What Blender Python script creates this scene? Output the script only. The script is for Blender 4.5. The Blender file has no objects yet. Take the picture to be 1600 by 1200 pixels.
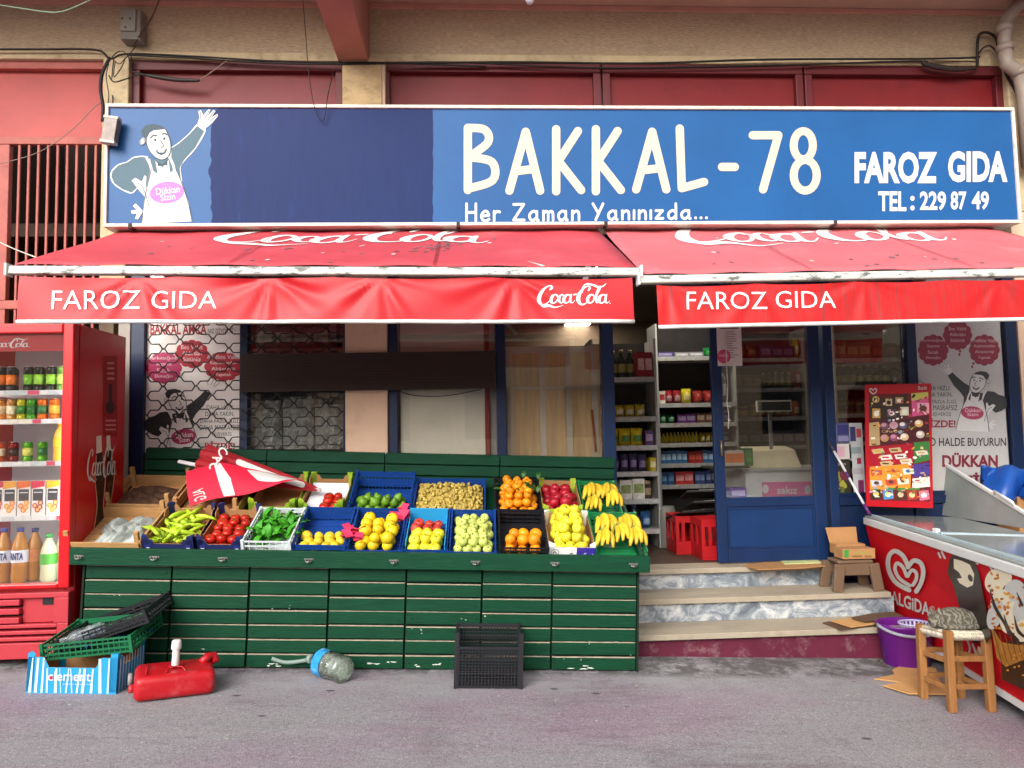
import bpy, bmesh, math, random
from mathutils import Vector, Matrix
from math import radians, sin, cos, pi, atan2, sqrt
random.seed(7)
sc = bpy.context.scene
COL = sc.collection

# ------------------------------------------------------------------ camera
FPX = 1150.0
def _cam():
    y, p, r = radians(3.0), radians(3.96), radians(1.10)
    Rz = Matrix(((cos(y), sin(y), 0), (-sin(y), cos(y), 0), (0, 0, 1)))
    Rx = Matrix(((1, 0, 0), (0, cos(p), -sin(p)), (0, sin(p), cos(p))))
    Ry = Matrix(((cos(r), 0, sin(r)), (0, 1, 0), (-sin(r), 0, cos(r))))
    return Rz @ Rx @ Ry
CM = _cam()
CP = Vector((0, -5.2, 1.32))
cd = bpy.data.cameras.new('camera')
cd.sensor_width = 36; cd.lens = FPX/1600*36; cd.clip_start = .05; cd.clip_end = 400
cam = bpy.data.objects.new('camera', cd); COL.objects.link(cam)
rx, ry, rz = CM.col[0], CM.col[2], -CM.col[1]
cam.matrix_world = Matrix(((rx[0], ry[0], rz[0], CP[0]), (rx[1], ry[1], rz[1], CP[1]), (rx[2], ry[2], rz[2], CP[2]), (0, 0, 0, 1)))
sc.camera = cam

# ------------------------------------------------------------------ light
SUN_EL, SUN_AZ = radians(30), radians(206)      # from behind the camera, a little to its left
world = bpy.data.worlds.new('World'); sc.world = world; world.use_nodes = True
nt = world.node_tree; nt.nodes.clear()
wo = nt.nodes.new('ShaderNodeOutputWorld'); bg = nt.nodes.new('ShaderNodeBackground')
sky = nt.nodes.new('ShaderNodeTexSky'); sky.sky_type = 'NISHITA'; sky.sun_disc = False
sky.sun_elevation = SUN_EL; sky.sun_rotation = SUN_AZ; sky.dust_density = 6.0; sky.air_density = 1.0; sky.ozone_density = 1.0
hs = nt.nodes.new('ShaderNodeHueSaturation'); hs.inputs['Saturation'].default_value = .22
nt.links.new(sky.outputs[0], hs.inputs['Color']); nt.links.new(hs.outputs[0], bg.inputs[0])
bg.inputs[1].default_value = .15
nt.links.new(bg.outputs[0], wo.inputs[0])
sl = bpy.data.lights.new('sun', 'SUN'); sl.energy = 1.2; sl.angle = radians(45); sl.color = (1, .96, .9)
so = bpy.data.objects.new('sun', sl); COL.objects.link(so)
so.rotation_euler = Vector((-.5, -1, .66)).to_track_quat('Z', 'Y').to_euler()
sc.view_settings.view_transform = 'Standard'; sc.view_settings.look = 'None'
sc.view_settings.exposure = 0.6; sc.view_settings.gamma = 1

# ------------------------------------------------------------------ pixel -> place helpers (1600x1200 survey of the photo)
def ray(px, py): return CM @ Vector(((px-800)/FPX, 1, -(py-600)/FPX))
def P(px, py, Y):
    r = ray(px, py); return CP + r*((Y-CP.y)/r.y)
SL = 0.042                                         # the street falls to the right
def gz(x): return -SL*x
def GG(px, py, dz=0):
    r = ray(px, py); t = (dz - SL*CP.x - CP.z)/(r.z + SL*r.x); return CP + r*t
def ONP(p0, n):
    def f(px, py):
        r = ray(px, py); return CP + r*((p0-CP).dot(n)/r.dot(n))
    return f
def lin(h, k=1.0):
    h = h.lstrip('#'); o = []
    for i in (0, 2, 4):
        c = int(h[i:i+2], 16)/255
        o.append((c/12.92 if c <= .04045 else ((c+.055)/1.055)**2.4)*k)
    return tuple(o)+(1,)

# ------------------------------------------------------------------ materials
MATS = {}
def M(name, col=None, rough=.6, metal=0.0, var=.12, scale=6.0, bump=0.0, bscale=80.0, spec=.4, dirt=None, damt=.35, dscale=3.0,
      stretch=(1, 1, 1), rnd=0.0, emit=None, dth=.52):
    if name in MATS: return MATS[name]
    m = bpy.data.materials.new(name); m.use_nodes = True; MATS[name] = m
    n = m.node_tree.nodes; l = m.node_tree.links; b = n['Principled BSDF']
    if isinstance(col, str): col = lin(col)
    b.inputs['Roughness'].default_value = rough; b.inputs['Metallic'].default_value = metal
    b.inputs['Specular IOR Level'].default_value = spec
    if emit:
        b.inputs['Emission Color'].default_value = col; b.inputs['Emission Strength'].default_value = emit
    tc = n.new('ShaderNodeTexCoord'); mp = n.new('ShaderNodeMapping'); mp.inputs['Scale'].default_value = stretch
    l.new(tc.outputs['Object'], mp.inputs[0])
    nz = n.new('ShaderNodeTexNoise'); nz.inputs['Scale'].default_value = scale; nz.inputs['Detail'].default_value = 5; nz.inputs['Roughness'].default_value = .65
    l.new(mp.outputs[0], nz.inputs['Vector'])
    mr = n.new('ShaderNodeMapRange'); mr.inputs[1].default_value = .3; mr.inputs[2].default_value = .7
    mr.inputs[3].default_value = 1-var; mr.inputs[4].default_value = 1+var
    l.new(nz.outputs['Fac'], mr.inputs[0])
    mx = n.new('ShaderNodeVectorMath'); mx.operation = 'SCALE'; mx.inputs[0].default_value = col[:3]
    last = mr.outputs[0]
    if rnd:
        oi = n.new('ShaderNodeObjectInfo'); m2 = n.new('ShaderNodeMapRange'); m2.inputs[3].default_value = 1-rnd; m2.inputs[4].default_value = 1+rnd
        l.new(oi.outputs['Random'], m2.inputs[0]); mm = n.new('ShaderNodeMath'); mm.operation = 'MULTIPLY'
        l.new(last, mm.inputs[0]); l.new(m2.outputs[0], mm.inputs[1]); last = mm.outputs[0]
    l.new(last, mx.inputs['Scale'])
    out = mx.outputs[0]
    if dirt:
        if isinstance(dirt, str): dirt = lin(dirt)
        nd = n.new('ShaderNodeTexNoise'); nd.inputs['Scale'].default_value = dscale; nd.inputs['Detail'].default_value = 8; nd.inputs['Roughness'].default_value = .75
        l.new(mp.outputs[0], nd.inputs['Vector'])
        dr = n.new('ShaderNodeMapRange'); dr.inputs[1].default_value = dth; dr.inputs[2].default_value = min(.9, dth+(.2 if dth <= .53 else .06)); dr.inputs[3].default_value = 0; dr.inputs[4].default_value = damt
        l.new(nd.outputs['Fac'], dr.inputs[0])
        mc = n.new('ShaderNodeMix'); mc.data_type = 'RGBA'; l.new(dr.outputs[0], mc.inputs[0]); l.new(out, mc.inputs[6]); mc.inputs[7].default_value = dirt
        out = mc.outputs[2]
    l.new(out, b.inputs['Base Color'])
    if bump:
        nb = n.new('ShaderNodeTexNoise'); nb.inputs['Scale'].default_value = bscale; nb.inputs['Detail'].default_value = 6
        l.new(mp.outputs[0], nb.inputs['Vector'])
        bp = n.new('ShaderNodeBump'); bp.inputs['Strength'].default_value = bump; bp.inputs['Distance'].default_value = .01
        l.new(nb.outputs['Fac'], bp.inputs['Height']); l.new(bp.outputs[0], b.inputs['Normal'])
    return m
def glass(name, tint=(1, 1, 1, 1), base=.06, rough=.02):
    if name in MATS: return MATS[name]
    m = bpy.data.materials.new(name); m.use_nodes = True; MATS[name] = m
    n = m.node_tree.nodes; l = m.node_tree.links; n.clear()
    o = n.new('ShaderNodeOutputMaterial'); mx = n.new('ShaderNodeMixShader'); t = n.new('ShaderNodeBsdfTransparent'); g = n.new('ShaderNodeBsdfGlossy')
    t.inputs[0].default_value = tint; g.inputs['Roughness'].default_value = rough
    lw = n.new('ShaderNodeFresnel'); lw.inputs[0].default_value = 1.5
    mr = n.new('ShaderNodeMath'); mr.operation = 'ADD'; mr.inputs[1].default_value = base; mr.use_clamp = True
    l.new(lw.outputs[0], mr.inputs[0]); l.new(mr.outputs[0], mx.inputs[0]); l.new(t.outputs[0], mx.inputs[1]); l.new(g.outputs[0], mx.inputs[2]); l.new(mx.outputs[0], o.inputs[0])
    return m
def pet_mat(name, tint, solid, bump=.8):
    if name in MATS: return MATS[name]
    m = M(name, solid, rough=.08, var=.2, scale=14, spec=.9, bump=bump, bscale=18); n = m.node_tree.nodes; l = m.node_tree.links
    b = n['Principled BSDF']; t = n.new('ShaderNodeBsdfTransparent'); t.inputs[0].default_value = tint; x = n.new('ShaderNodeMixShader')
    z = n.new('ShaderNodeTexNoise'); z.inputs['Scale'].default_value = 16; z.inputs['Detail'].default_value = 5; tc = n.new('ShaderNodeTexCoord'); l.new(tc.outputs['Object'], z.inputs['Vector'])
    r = n.new('ShaderNodeMapRange'); r.inputs[1].default_value = .35; r.inputs[2].default_value = .65; r.inputs[3].default_value = .08; r.inputs[4].default_value = .42; l.new(z.outputs['Fac'], r.inputs[0])
    l.new(r.outputs[0], x.inputs[0]); l.new(t.outputs[0], x.inputs[1]); l.new(b.outputs[0], x.inputs[2]); l.new(x.outputs[0], n['Material Output'].inputs[0]); return m
def flat(hexs, rough=.55, k=1.0, var=.04):
    return M('print_%s_%d' % (hexs.lstrip('#'), int(rough*100)) + ('' if k == 1 else '_%d' % int(k*100)), lin(hexs, k), rough=rough, var=var, scale=20)

# ------------------------------------------------------------------ mesh builder
class MB:
    def __init__(s): s.v = []; s.f = []; s.m = []; s.mi = 0; s.sm = []; s.smooth = False
    def add(s, vs, fs, T=None):
        k = len(s.v)
        for p in vs:
            p = Vector(p); s.v.append(T @ p if T is not None else p)
        for f in fs: s.f.append([i+k for i in f]); s.m.append(s.mi); s.sm.append(s.smooth)
        return s
    def mat(s, i): s.mi = i; return s
    def box(s, a, b, T=None):
        x0, y0, z0 = a; x1, y1, z1 = b
        x0, x1 = min(x0, x1), max(x0, x1); y0, y1 = min(y0, y1), max(y0, y1); z0, z1 = min(z0, z1), max(z0, z1)
        return s.add([(x0, y0, z0), (x1, y0, z0), (x1, y1, z0), (x0, y1, z0), (x0, y0, z1), (x1, y0, z1), (x1, y1, z1), (x0, y1, z1)],
                     [(0, 3, 2, 1), (4, 5, 6, 7), (0, 1, 5, 4), (1, 2, 6, 5), (2, 3, 7, 6), (3, 0, 4, 7)], T)
    def hexa(s, lo, hi):
        """lo, hi: four points each, same winding"""
        return s.add(list(lo)+list(hi), [(0, 3, 2, 1), (4, 5, 6, 7), (0, 1, 5, 4), (1, 2, 6, 5), (2, 3, 7, 6), (3, 0, 4, 7)])
    def quad(s, *p): return s.add(p, [tuple(range(len(p)))])
    def slab(s, quad, n, t):
        """a quad given thickness t along -n"""
        n = Vector(n).normalized()*t
        a = [Vector(p) for p in quad]; return s.hexa([p-n for p in a], a)
    def tube(s, pts, r, n=8, caps=True, T=None):
        pts = [Vector(p) for p in pts]
        rs = r if isinstance(r, (list, tuple)) else [r]*len(pts)
        vs = []; fs = []; pn = None
        for i, p in enumerate(pts):
            d = (pts[min(i+1, len(pts)-1)]-pts[max(i-1, 0)]).normalized()
            if pn is None: pn = d.orthogonal().normalized()
            pn = (pn - d*pn.dot(d)); pn = pn.normalized() if pn.length > 1e-6 else d.orthogonal().normalized()
            q = d.cross(pn)
            for k in range(n):
                a = 2*pi*k/n; vs.append(p+(pn*cos(a)+q*sin(a))*rs[i])
        for i in range(len(pts)-1):
            for k in range(n): fs.append((i*n+k, i*n+(k+1) % n, (i+1)*n+(k+1) % n, (i+1)*n+k))
        if caps: fs.append(tuple(range(n-1, -1, -1))); fs.append(tuple((len(pts)-1)*n+k for k in range(n)))
        o = s.smooth; s.smooth = True; s.add(vs, fs, T); s.smooth = o
        return s
    def bar(s, a, b, w, h, up=(0, 0, 1)):
        a, b = Vector(a), Vector(b); d = (b-a).normalized(); u = Vector(up); x = d.cross(u).normalized()*w/2; u = x.cross(d).normalized()*h/2
        return s.hexa([a-x-u, a+x-u, a+x+u, a-x+u], [b-x-u, b+x-u, b+x+u, b-x+u])
    def lathe(s, prof, n=16, T=None, caps=True):
        vs = []; fs = []
        for r, z in prof:
            for k in range(n): a = 2*pi*k/n; vs.append((r*cos(a), r*sin(a), z))
        for i in range(len(prof)-1):
            for k in range(n): fs.append((i*n+k, i*n+(k+1) % n, (i+1)*n+(k+1) % n, (i+1)*n+k))
        if caps: fs.append(tuple(range(n-1, -1, -1))); fs.append(tuple((len(prof)-1)*n+k for k in range(n)))
        o = s.smooth; s.smooth = True; s.add(vs, fs, T); s.smooth = o
        return s
    def grid(s, fn, nu, nv, smooth=True, T=None):
        vs = [fn(i/nu, j/nv) for j in range(nv+1) for i in range(nu+1)]
        fs = [(j*(nu+1)+i, j*(nu+1)+i+1, (j+1)*(nu+1)+i+1, (j+1)*(nu+1)+i) for j in range(nv) for i in range(nu)]
        o = s.smooth; s.smooth = smooth; s.add(vs, fs, T); s.smooth = o
        return s
def wm(o):
    m = o.matrix_basis.copy()
    while o.parent: o = o.parent; m = o.matrix_basis @ m
    return m
def tag(o, label=None, cat=None, group=None, kind=None):
    if label: o['label'] = label
    if cat: o['category'] = cat
    if group: o['group'] = group
    if kind: o['kind'] = kind
    return o
def base_of(vs):
    xs = [p.x for p in vs]; ys = [p.y for p in vs]; zs = [p.z for p in vs]
    return Vector(((min(xs)+max(xs))/2, (min(ys)+max(ys))/2, min(zs)))
def obj(name, mb, mats, parent=None, label=None, cat=None, group=None, kind=None, bevel=0, local=False, sub=0, seg=2, fixn=True):
    """link a builder's geometry (world coordinates unless local) as ONE mesh object"""
    me = bpy.data.meshes.new(name)
    vs = mb.v; o = bpy.data.objects.new(name, me); COL.objects.link(o)
    if parent: o.parent = parent
    if not local:
        if parent: inv = wm(parent).inverted(); vs = [inv @ p for p in vs]
        else:
            b = base_of(vs); vs = [p-b for p in vs]; o.location = b
    me.from_pydata([tuple(p) for p in vs], [], mb.f)
    if not isinstance(mats, (list, tuple)): mats = [mats]
    for m in mats: me.materials.append(m)
    me.polygons.foreach_set('material_index', mb.m); me.polygons.foreach_set('use_smooth', mb.sm)
    me.update()
    if bevel:
        bv = o.modifiers.new('bevel', 'BEVEL'); bv.width = bevel; bv.segments = seg; bv.limit_method = 'ANGLE'; bv.angle_limit = radians(40)
    if sub:
        sb = o.modifiers.new('smooth', 'SUBSURF'); sb.levels = sub; sb.render_levels = sub
    return tag(o, label, cat, group, kind)
def thing(name, label, cat, loc=(0, 0, 0), rot=(0, 0, 0), group=None, kind=None):
    o = bpy.data.objects.new(name, None); COL.objects.link(o); o.location = loc; o.rotation_euler = rot; o.empty_display_size = .1
    return tag(o, label, cat, group, kind)
def kids(o): return [c for c in COL.objects if c.parent == o]
def copy_tree(o, parent=None, ch=None):
    c = o.copy(); COL.objects.link(c)
    if parent: c.parent = parent
    for k in (ch if ch is not None else list(o.children)): copy_tree(k, c)
    return c

# ------------------------------------------------------------------ flat artwork (prints, lettering) drawn in 2-D and laid on a real surface
_tc = {}
def text2d(s):
    if s in _tc: return _tc[s]
    cu = bpy.data.curves.new('t', 'FONT'); cu.body = s; cu.size = 1; cu.resolution_u = 3
    o = bpy.data.objects.new('t', cu); COL.objects.link(o)
    bpy.context.view_layer.update()
    me = bpy.data.meshes.new_from_object(o.evaluated_get(bpy.context.evaluated_depsgraph_get()))
    vs = [(v.co.x, v.co.y) for v in me.vertices]; fs = [tuple(p.vertices) for p in me.polygons]
    bpy.data.objects.remove(o); bpy.data.curves.remove(cu); bpy.data.meshes.remove(me)
    _tc[s] = (vs, fs); return _tc[s]
_tb = {}
def text2d_bold(s, off):
    k = (s, off)
    if k in _tb: return _tb[k]
    cu = bpy.data.curves.new('t', 'FONT'); cu.body = s; cu.size = 1; cu.resolution_u = 3; cu.offset = off
    o = bpy.data.objects.new('t', cu); COL.objects.link(o)
    bpy.context.view_layer.update()
    me = bpy.data.meshes.new_from_object(o.evaluated_get(bpy.context.evaluated_depsgraph_get()))
    vs = [(v.co.x, v.co.y) for v in me.vertices]; fs = [tuple(p.vertices) for p in me.polygons]
    bpy.data.objects.remove(o); bpy.data.curves.remove(cu); bpy.data.meshes.remove(me)
    _tb[k] = (vs, fs); return _tb[k]
def smooth_pts(pts, k=6):
    if len(pts) < 3: return [tuple(p) for p in pts]
    o = []; n = len(pts)
    for i in range(n-1):
        p0, p1, p2, p3 = pts[max(i-1, 0)], pts[i], pts[i+1], pts[min(i+2, n-1)]
        for j in range(k):
            t = j/k
            o.append(tuple(.5*((2*p1[a])+(-p0[a]+p2[a])*t+(2*p0[a]-5*p1[a]+4*p2[a]-p3[a])*t*t+(-p0[a]+3*p1[a]-3*p2[a]+p3[a])*t**3) for a in range(len(p1))))
    o.append(tuple(pts[-1])); return o
class Flat:
    def __init__(s): s.items = []; s.lay = 1
    def poly(s, pts, mat, lay=None):
        s.items.append(([tuple(p) for p in pts], [tuple(range(len(pts)))], mat, lay if lay is not None else s.lay)); return s
    def rect(s, x0, y0, x1, y1, mat, lay=None): return s.poly([(x0, y0), (x1, y0), (x1, y1), (x0, y1)], mat, lay)
    def ell(s, cx, cy, rx, ry, mat, lay=None, n=22, rot=0, a0=0, a1=2*pi):
        c, q = cos(rot), sin(rot); pts = []
        for k in range(n):
            a = a0+(a1-a0)*k/n; x, y = rx*cos(a), ry*sin(a); pts.append((cx+x*c-y*q, cy+x*q+y*c))
        return s.poly(pts, mat, lay)
    def ring(s, cx, cy, rx, ry, w, mat, lay=None, n=26, rot=0):
        c, q = cos(rot), sin(rot); vs = []; fs = []
        for k in range(n):
            a = 2*pi*k/n
            for d in (-w/2, w/2):
                x, y = (rx+d)*cos(a), (ry+d)*sin(a); vs.append((cx+x*c-y*q, cy+x*q+y*c))
        for k in range(n): j = (k+1) % n; fs.append((2*k, 2*k+1, 2*j+1, 2*j))
        s.items.append((vs, fs, mat, lay if lay is not None else s.lay)); return s
    def stroke(s, pts, w, mat, lay=None, round=True, smooth=True):
        """ribbon along pts; w a width or a per-point third coordinate is used when present"""
        if len(pts[0]) == 2: pts = [(p[0], p[1], w) for p in pts]
        else: pts = [(p[0], p[1], p[2]*w) for p in pts]
        if smooth: pts = smooth_pts(pts)
        vs = []; fs = []; n = len(pts); d0 = None
        if round:
            p, q = pts[0], pts[1]; a = atan2(p[1]-q[1], p[0]-q[0]); r = p[2]/2
            cap0 = [(p[0]+r*cos(a+t), p[1]+r*sin(a+t)) for t in (-1.2, -.8, -.4, 0, .4, .8, 1.2)]
            p, q = pts[-1], pts[-2]; a = atan2(p[1]-q[1], p[0]-q[0]); r = p[2]/2
            cap1 = [(p[0]+r*cos(a+t), p[1]+r*sin(a+t)) for t in (-1.2, -.8, -.4, 0, .4, .8, 1.2)]
        for i, p in enumerate(pts):
            a, b = pts[max(i-1, 0)], pts[min(i+1, n-1)]
            dx, dy = b[0]-a[0], b[1]-a[1]; L = math.hypot(dx, dy) or 1; nx, ny = -dy/L, dx/L
            vs += [(p[0]+nx*p[2]/2, p[1]+ny*p[2]/2), (p[0]-nx*p[2]/2, p[1]-ny*p[2]/2)]
        for i in range(n-1): fs.append((2*i, 2*i+1, 2*i+3, 2*i+2))
        if round:
            k = len(vs); vs += cap0; fs.append((0,)+tuple(range(k+6, k-1, -1))+(1,)) if False else fs.append(tuple([0]+[k+j for j in range(7)]+[1]))
            k = len(vs); vs += cap1; fs.append(tuple([2*n-1]+[k+j for j in range(7)]+[2*n-2]))
        s.items.append((vs, fs, mat, lay if lay is not None else s.lay)); return s
    def text(s, t, x0, y0, x1, y1, mat, lay=None, bold=0.0, shear=0.0, up=-1, rot=0.0):
        """fit the words into the box; y0 is the box's upper edge (up=-1: y grows downwards, as in the photo)"""
        vs, fs = text2d_bold(t, bold) if bold else text2d(t)
        ax = min(p[0] for p in vs); bx = max(p[0] for p in vs); ay = min(p[1] for p in vs); by = max(p[1] for p in vs)
        cx, cy = (x0+x1)/2, (y0+y1)/2; out = []
        for x, y in vs:
            u = (x-ax)/(bx-ax); v = (y-ay)/(by-ay)
            X = x0+u*(x1-x0)+shear*(v-.5)*abs(y1-y0); Y = y1+(y0-y1)*v
            if rot: dx, dy = X-cx, Y-cy; X, Y = cx+dx*cos(rot)-dy*sin(rot), cy+dx*sin(rot)+dy*cos(rot)
            out.append((X, Y))
        s.items.append((out, fs, mat, lay if lay is not None else s.lay)); return s
    def art(s, other, fn):
        """merge another Flat through a 2-D map"""
        for vs, fs, m, lay in other.items: s.items.append(([fn(*p) for p in vs], fs, m, lay+s.lay-1))
        return s
    def build(s, name, parent, mapfn, nrm, step=.0006, base=.001, cut=0, **kw):
        mats = []; bm = bmesh.new(); nrm_f = nrm if callable(nrm) else None
        if not nrm_f: nv = Vector(nrm).normalized()
        sub = {}
        for idx, (vs, fs, m, lay) in enumerate(s.items):
            if m not in mats: mats.append(m)
            sub[lay] = sub.get(lay, 0)+1
            off = base+step*lay+step*.9*(sub[lay] % 97)/97
            bv = [bm.verts.new((p[0], p[1], off)) for p in vs]
            for f in fs:
                try: nf = bm.faces.new([bv[i] for i in f]); nf.material_index = mats.index(m)
                except ValueError: pass
        if cut:
            bmesh.ops.triangulate(bm, faces=bm.faces[:])
            for _ in range(5):
                ed = [e for e in bm.edges if (e.verts[0].co-e.verts[1].co).length > cut]
                if not ed: break
                bmesh.ops.subdivide_edges(bm, edges=ed, cuts=1)
                bmesh.ops.triangulate(bm, faces=[f for f in bm.faces if len(f.verts) > 3])
        for v in bm.verts:
            w = mapfn(v.co.x, v.co.y); v.co = w+(nrm_f(v.co.x, v.co.y) if nrm_f else nv)*v.co.z
        want = nv if not nrm_f else None
        bm.normal_update()
        mb = MB(); bm.verts.index_update()
        mb.v = [v.co.copy() for v in bm.verts]
        for f in bm.faces:
            ii = [v.index for v in f.verts]
            if want is not None and f.normal.dot(want) < 0: ii.reverse()
            mb.f.append(ii); mb.m.append(f.material_index); mb.sm.append(False)
        bm.free()
        return obj(name, mb, mats, parent, **kw)

# rounded hand-lettering, stroke by stroke (unit height)
GL = {'B': [[(0, 0), (0, 1)], [(0, 1), (.42, .97), (.5, .77), (.03, .53)], [(.03, .53), (.6, .45), (.62, .16), (0, 0.02)]],
 'A': [[(0, 0), (.36, 1)], [(.36, 1), (.68, 0)], [(.13, .33), (.56, .37)]], 'K': [[(0, 0), (0, 1)], [(.54, .97), (.04, .47)], [(.04, .5), (.62, .02)]],
 'L': [[(0, 1), (.05, .04)], [(.05, .04), (.6, .14)]], '7': [[(0, .95), (.62, .95)], [(.62, .95), (.25, 0)]], '-': [[(0, 0), (1, 0)]],
 'H': [[(0, 0), (0, 1)], [(.55, 1), (.55, 0)], [(0, .5), (.55, .5)]], 'e': [[(.05, .28), (.46, .32)], [(.47, .36), (.36, .54), (.2, .55), (.03, .33), (.1, .07), (.3, 0), (.48, .1)]],
 'r': [[(0, 0), (0, .55)], [(0, .36), (.14, .54), (.33, .52)]], 'Z': [[(0, .96), (.6, .97)], [(.6, .97), (0, .03)], [(0, .03), (.62, .03)]],
 'a': [[(.44, .46), (.25, .55), (.03, .35), (.06, .08), (.24, 0), (.44, .18)], [(.45, .54), (.46, .06), (.54, 0)]],
 'm': [[(0, 0), (0, .55)], [(0, .38), (.15, .54), (.27, .45), (.28, 0)], [(.28, .4), (.43, .54), (.55, .45), (.57, 0)]],
 'n': [[(0, 0), (0, .55)], [(0, .36), (.2, .54), (.37, .45), (.39, 0)]], 'Y': [[(0, 1), (.28, .48)], [(.6, 1), (.17, 0)]], 'ı': [[(0, 0), (0, .55)]],
 'z': [[(0, .54), (.4, .54)], [(.4, .54), (0, .03)], [(0, .03), (.42, .03)]], 'd': [[(.44, .44), (.25, .55), (.03, .35), (.06, .08), (.24, 0), (.44, .18)], [(.46, 1), (.47, 0)]],
 '.': [[(0, .03), (.02, .03)]]}
GW = {'B': .62, 'A': .68, 'K': .62, 'L': .6, '7': .62, '-': 1, 'H': .55, 'e': .48, 'r': .33, 'Z': .62, 'a': .54, 'm': .57, 'n': .39, 'Y': .6, 'ı': 0, 'z': .42, 'd': .48, '.': .02}
def glyph(F, ch, x0, y0, x1, y1, w, mat):
    g = GL[ch]; gw = GW[ch] or 1
    for st in g:
        F.stroke([(x0+(p[0]/gw)*(x1-x0), y1+(y0-y1)*p[1]) for p in st], w, mat)
def script_logo():
    """a flowing ribbon-like script, drawn stroke by stroke in a 10 x 3.8 box (y up)"""
    F = Flat(); m = None
    S = lambda pts: F.stroke(pts, 1.0, m, round=True)
    S([(1.75, 2.75, .22), (2.0, 3.1, .3), (1.75, 3.4, .14), (1.1, 3.0, .26), (.5, 2.1, .44), (.3, 1.2, .5), (.6, .5, .3), (1.2, .55, .14), (1.8, 1.15, .08)])
    S([(.45, .55, .1), (.9, .22, .34), (1.6, .28, .36), (2.3, .0, .2), (2.9, .1, .1), (3.4, .3, .05)])
    def o(cx, cy, rx=.42, ry=.66):
        n = 13; pts = []
        for k in range(n):
            a = pi*.55+2*pi*k/(n-1)*.97; pts.append((cx+rx*cos(a)+.22*ry*sin(a), cy+ry*sin(a), .12+.2*max(0, -cos(a))+.06))
        S(pts)
    o(2.3, 1.3)
    S([(2.55, 1.75, .1), (2.8, 1.55, .06)])
    S([(3.5, 1.75, .24), (3.3, 2.0, .12), (2.95, 1.6, .28), (2.9, .95, .28), (3.2, .65, .16), (3.55, 1.0, .07)])
    o(3.95, 1.3); S([(4.5, 1.95, .2), (4.35, 1.2, .28), (4.4, .75, .22), (4.65, .68, .1), (4.95, 1.05, .06)])
    S([(4.85, 1.95, .2), (5.15, 2.02, .2)])
    S([(6.75, 2.6, .2), (6.95, 3.05, .26), (6.7, 3.3, .14), (6.1, 2.9, .26), (5.55, 2.0, .44), (5.4, 1.1, .5), (5.7, .45, .3), (6.25, .5, .14), (6.8, 1.1, .07)])
    S([(6.0, 2.3, .08), (5.95, 2.95, .12), (6.5, 3.6, .2), (7.4, 3.45, .3), (8.1, 3.15, .26), (8.7, 3.3, .16), (9.1, 3.75, .06)])
    o(7.05, 1.3)
    S([(7.45, 1.2, .07), (8.0, 2.2, .1), (8.35, 3.1, .14), (8.15, 3.2, .12), (7.85, 2.2, .26), (7.7, 1.2, .28), (7.8, .72, .2), (8.05, .8, .1), (8.2, 1.1, .06)])
    o(8.55, 1.3); S([(9.1, 1.95, .2), (8.95, 1.2, .28), (9.0, .75, .22), (9.25, .68, .1), (9.5, 1.0, .06)])
    F.ell(9.55, .62, .07, .07, None)
    return F
LOGO = script_logo()
def put_logo(F, mat, x0, y0, x1, y1):
    """y0 = top in the target's own y-down drawing"""
    k = Flat()
    for vs, fs, m, lay in LOGO.items: k.items.append((vs, fs, mat, lay))
    F.art(k, lambda x, y: (x0+(x/9.6)*(x1-x0), y1+(y0-y1)*(y/3.8)))
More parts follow.
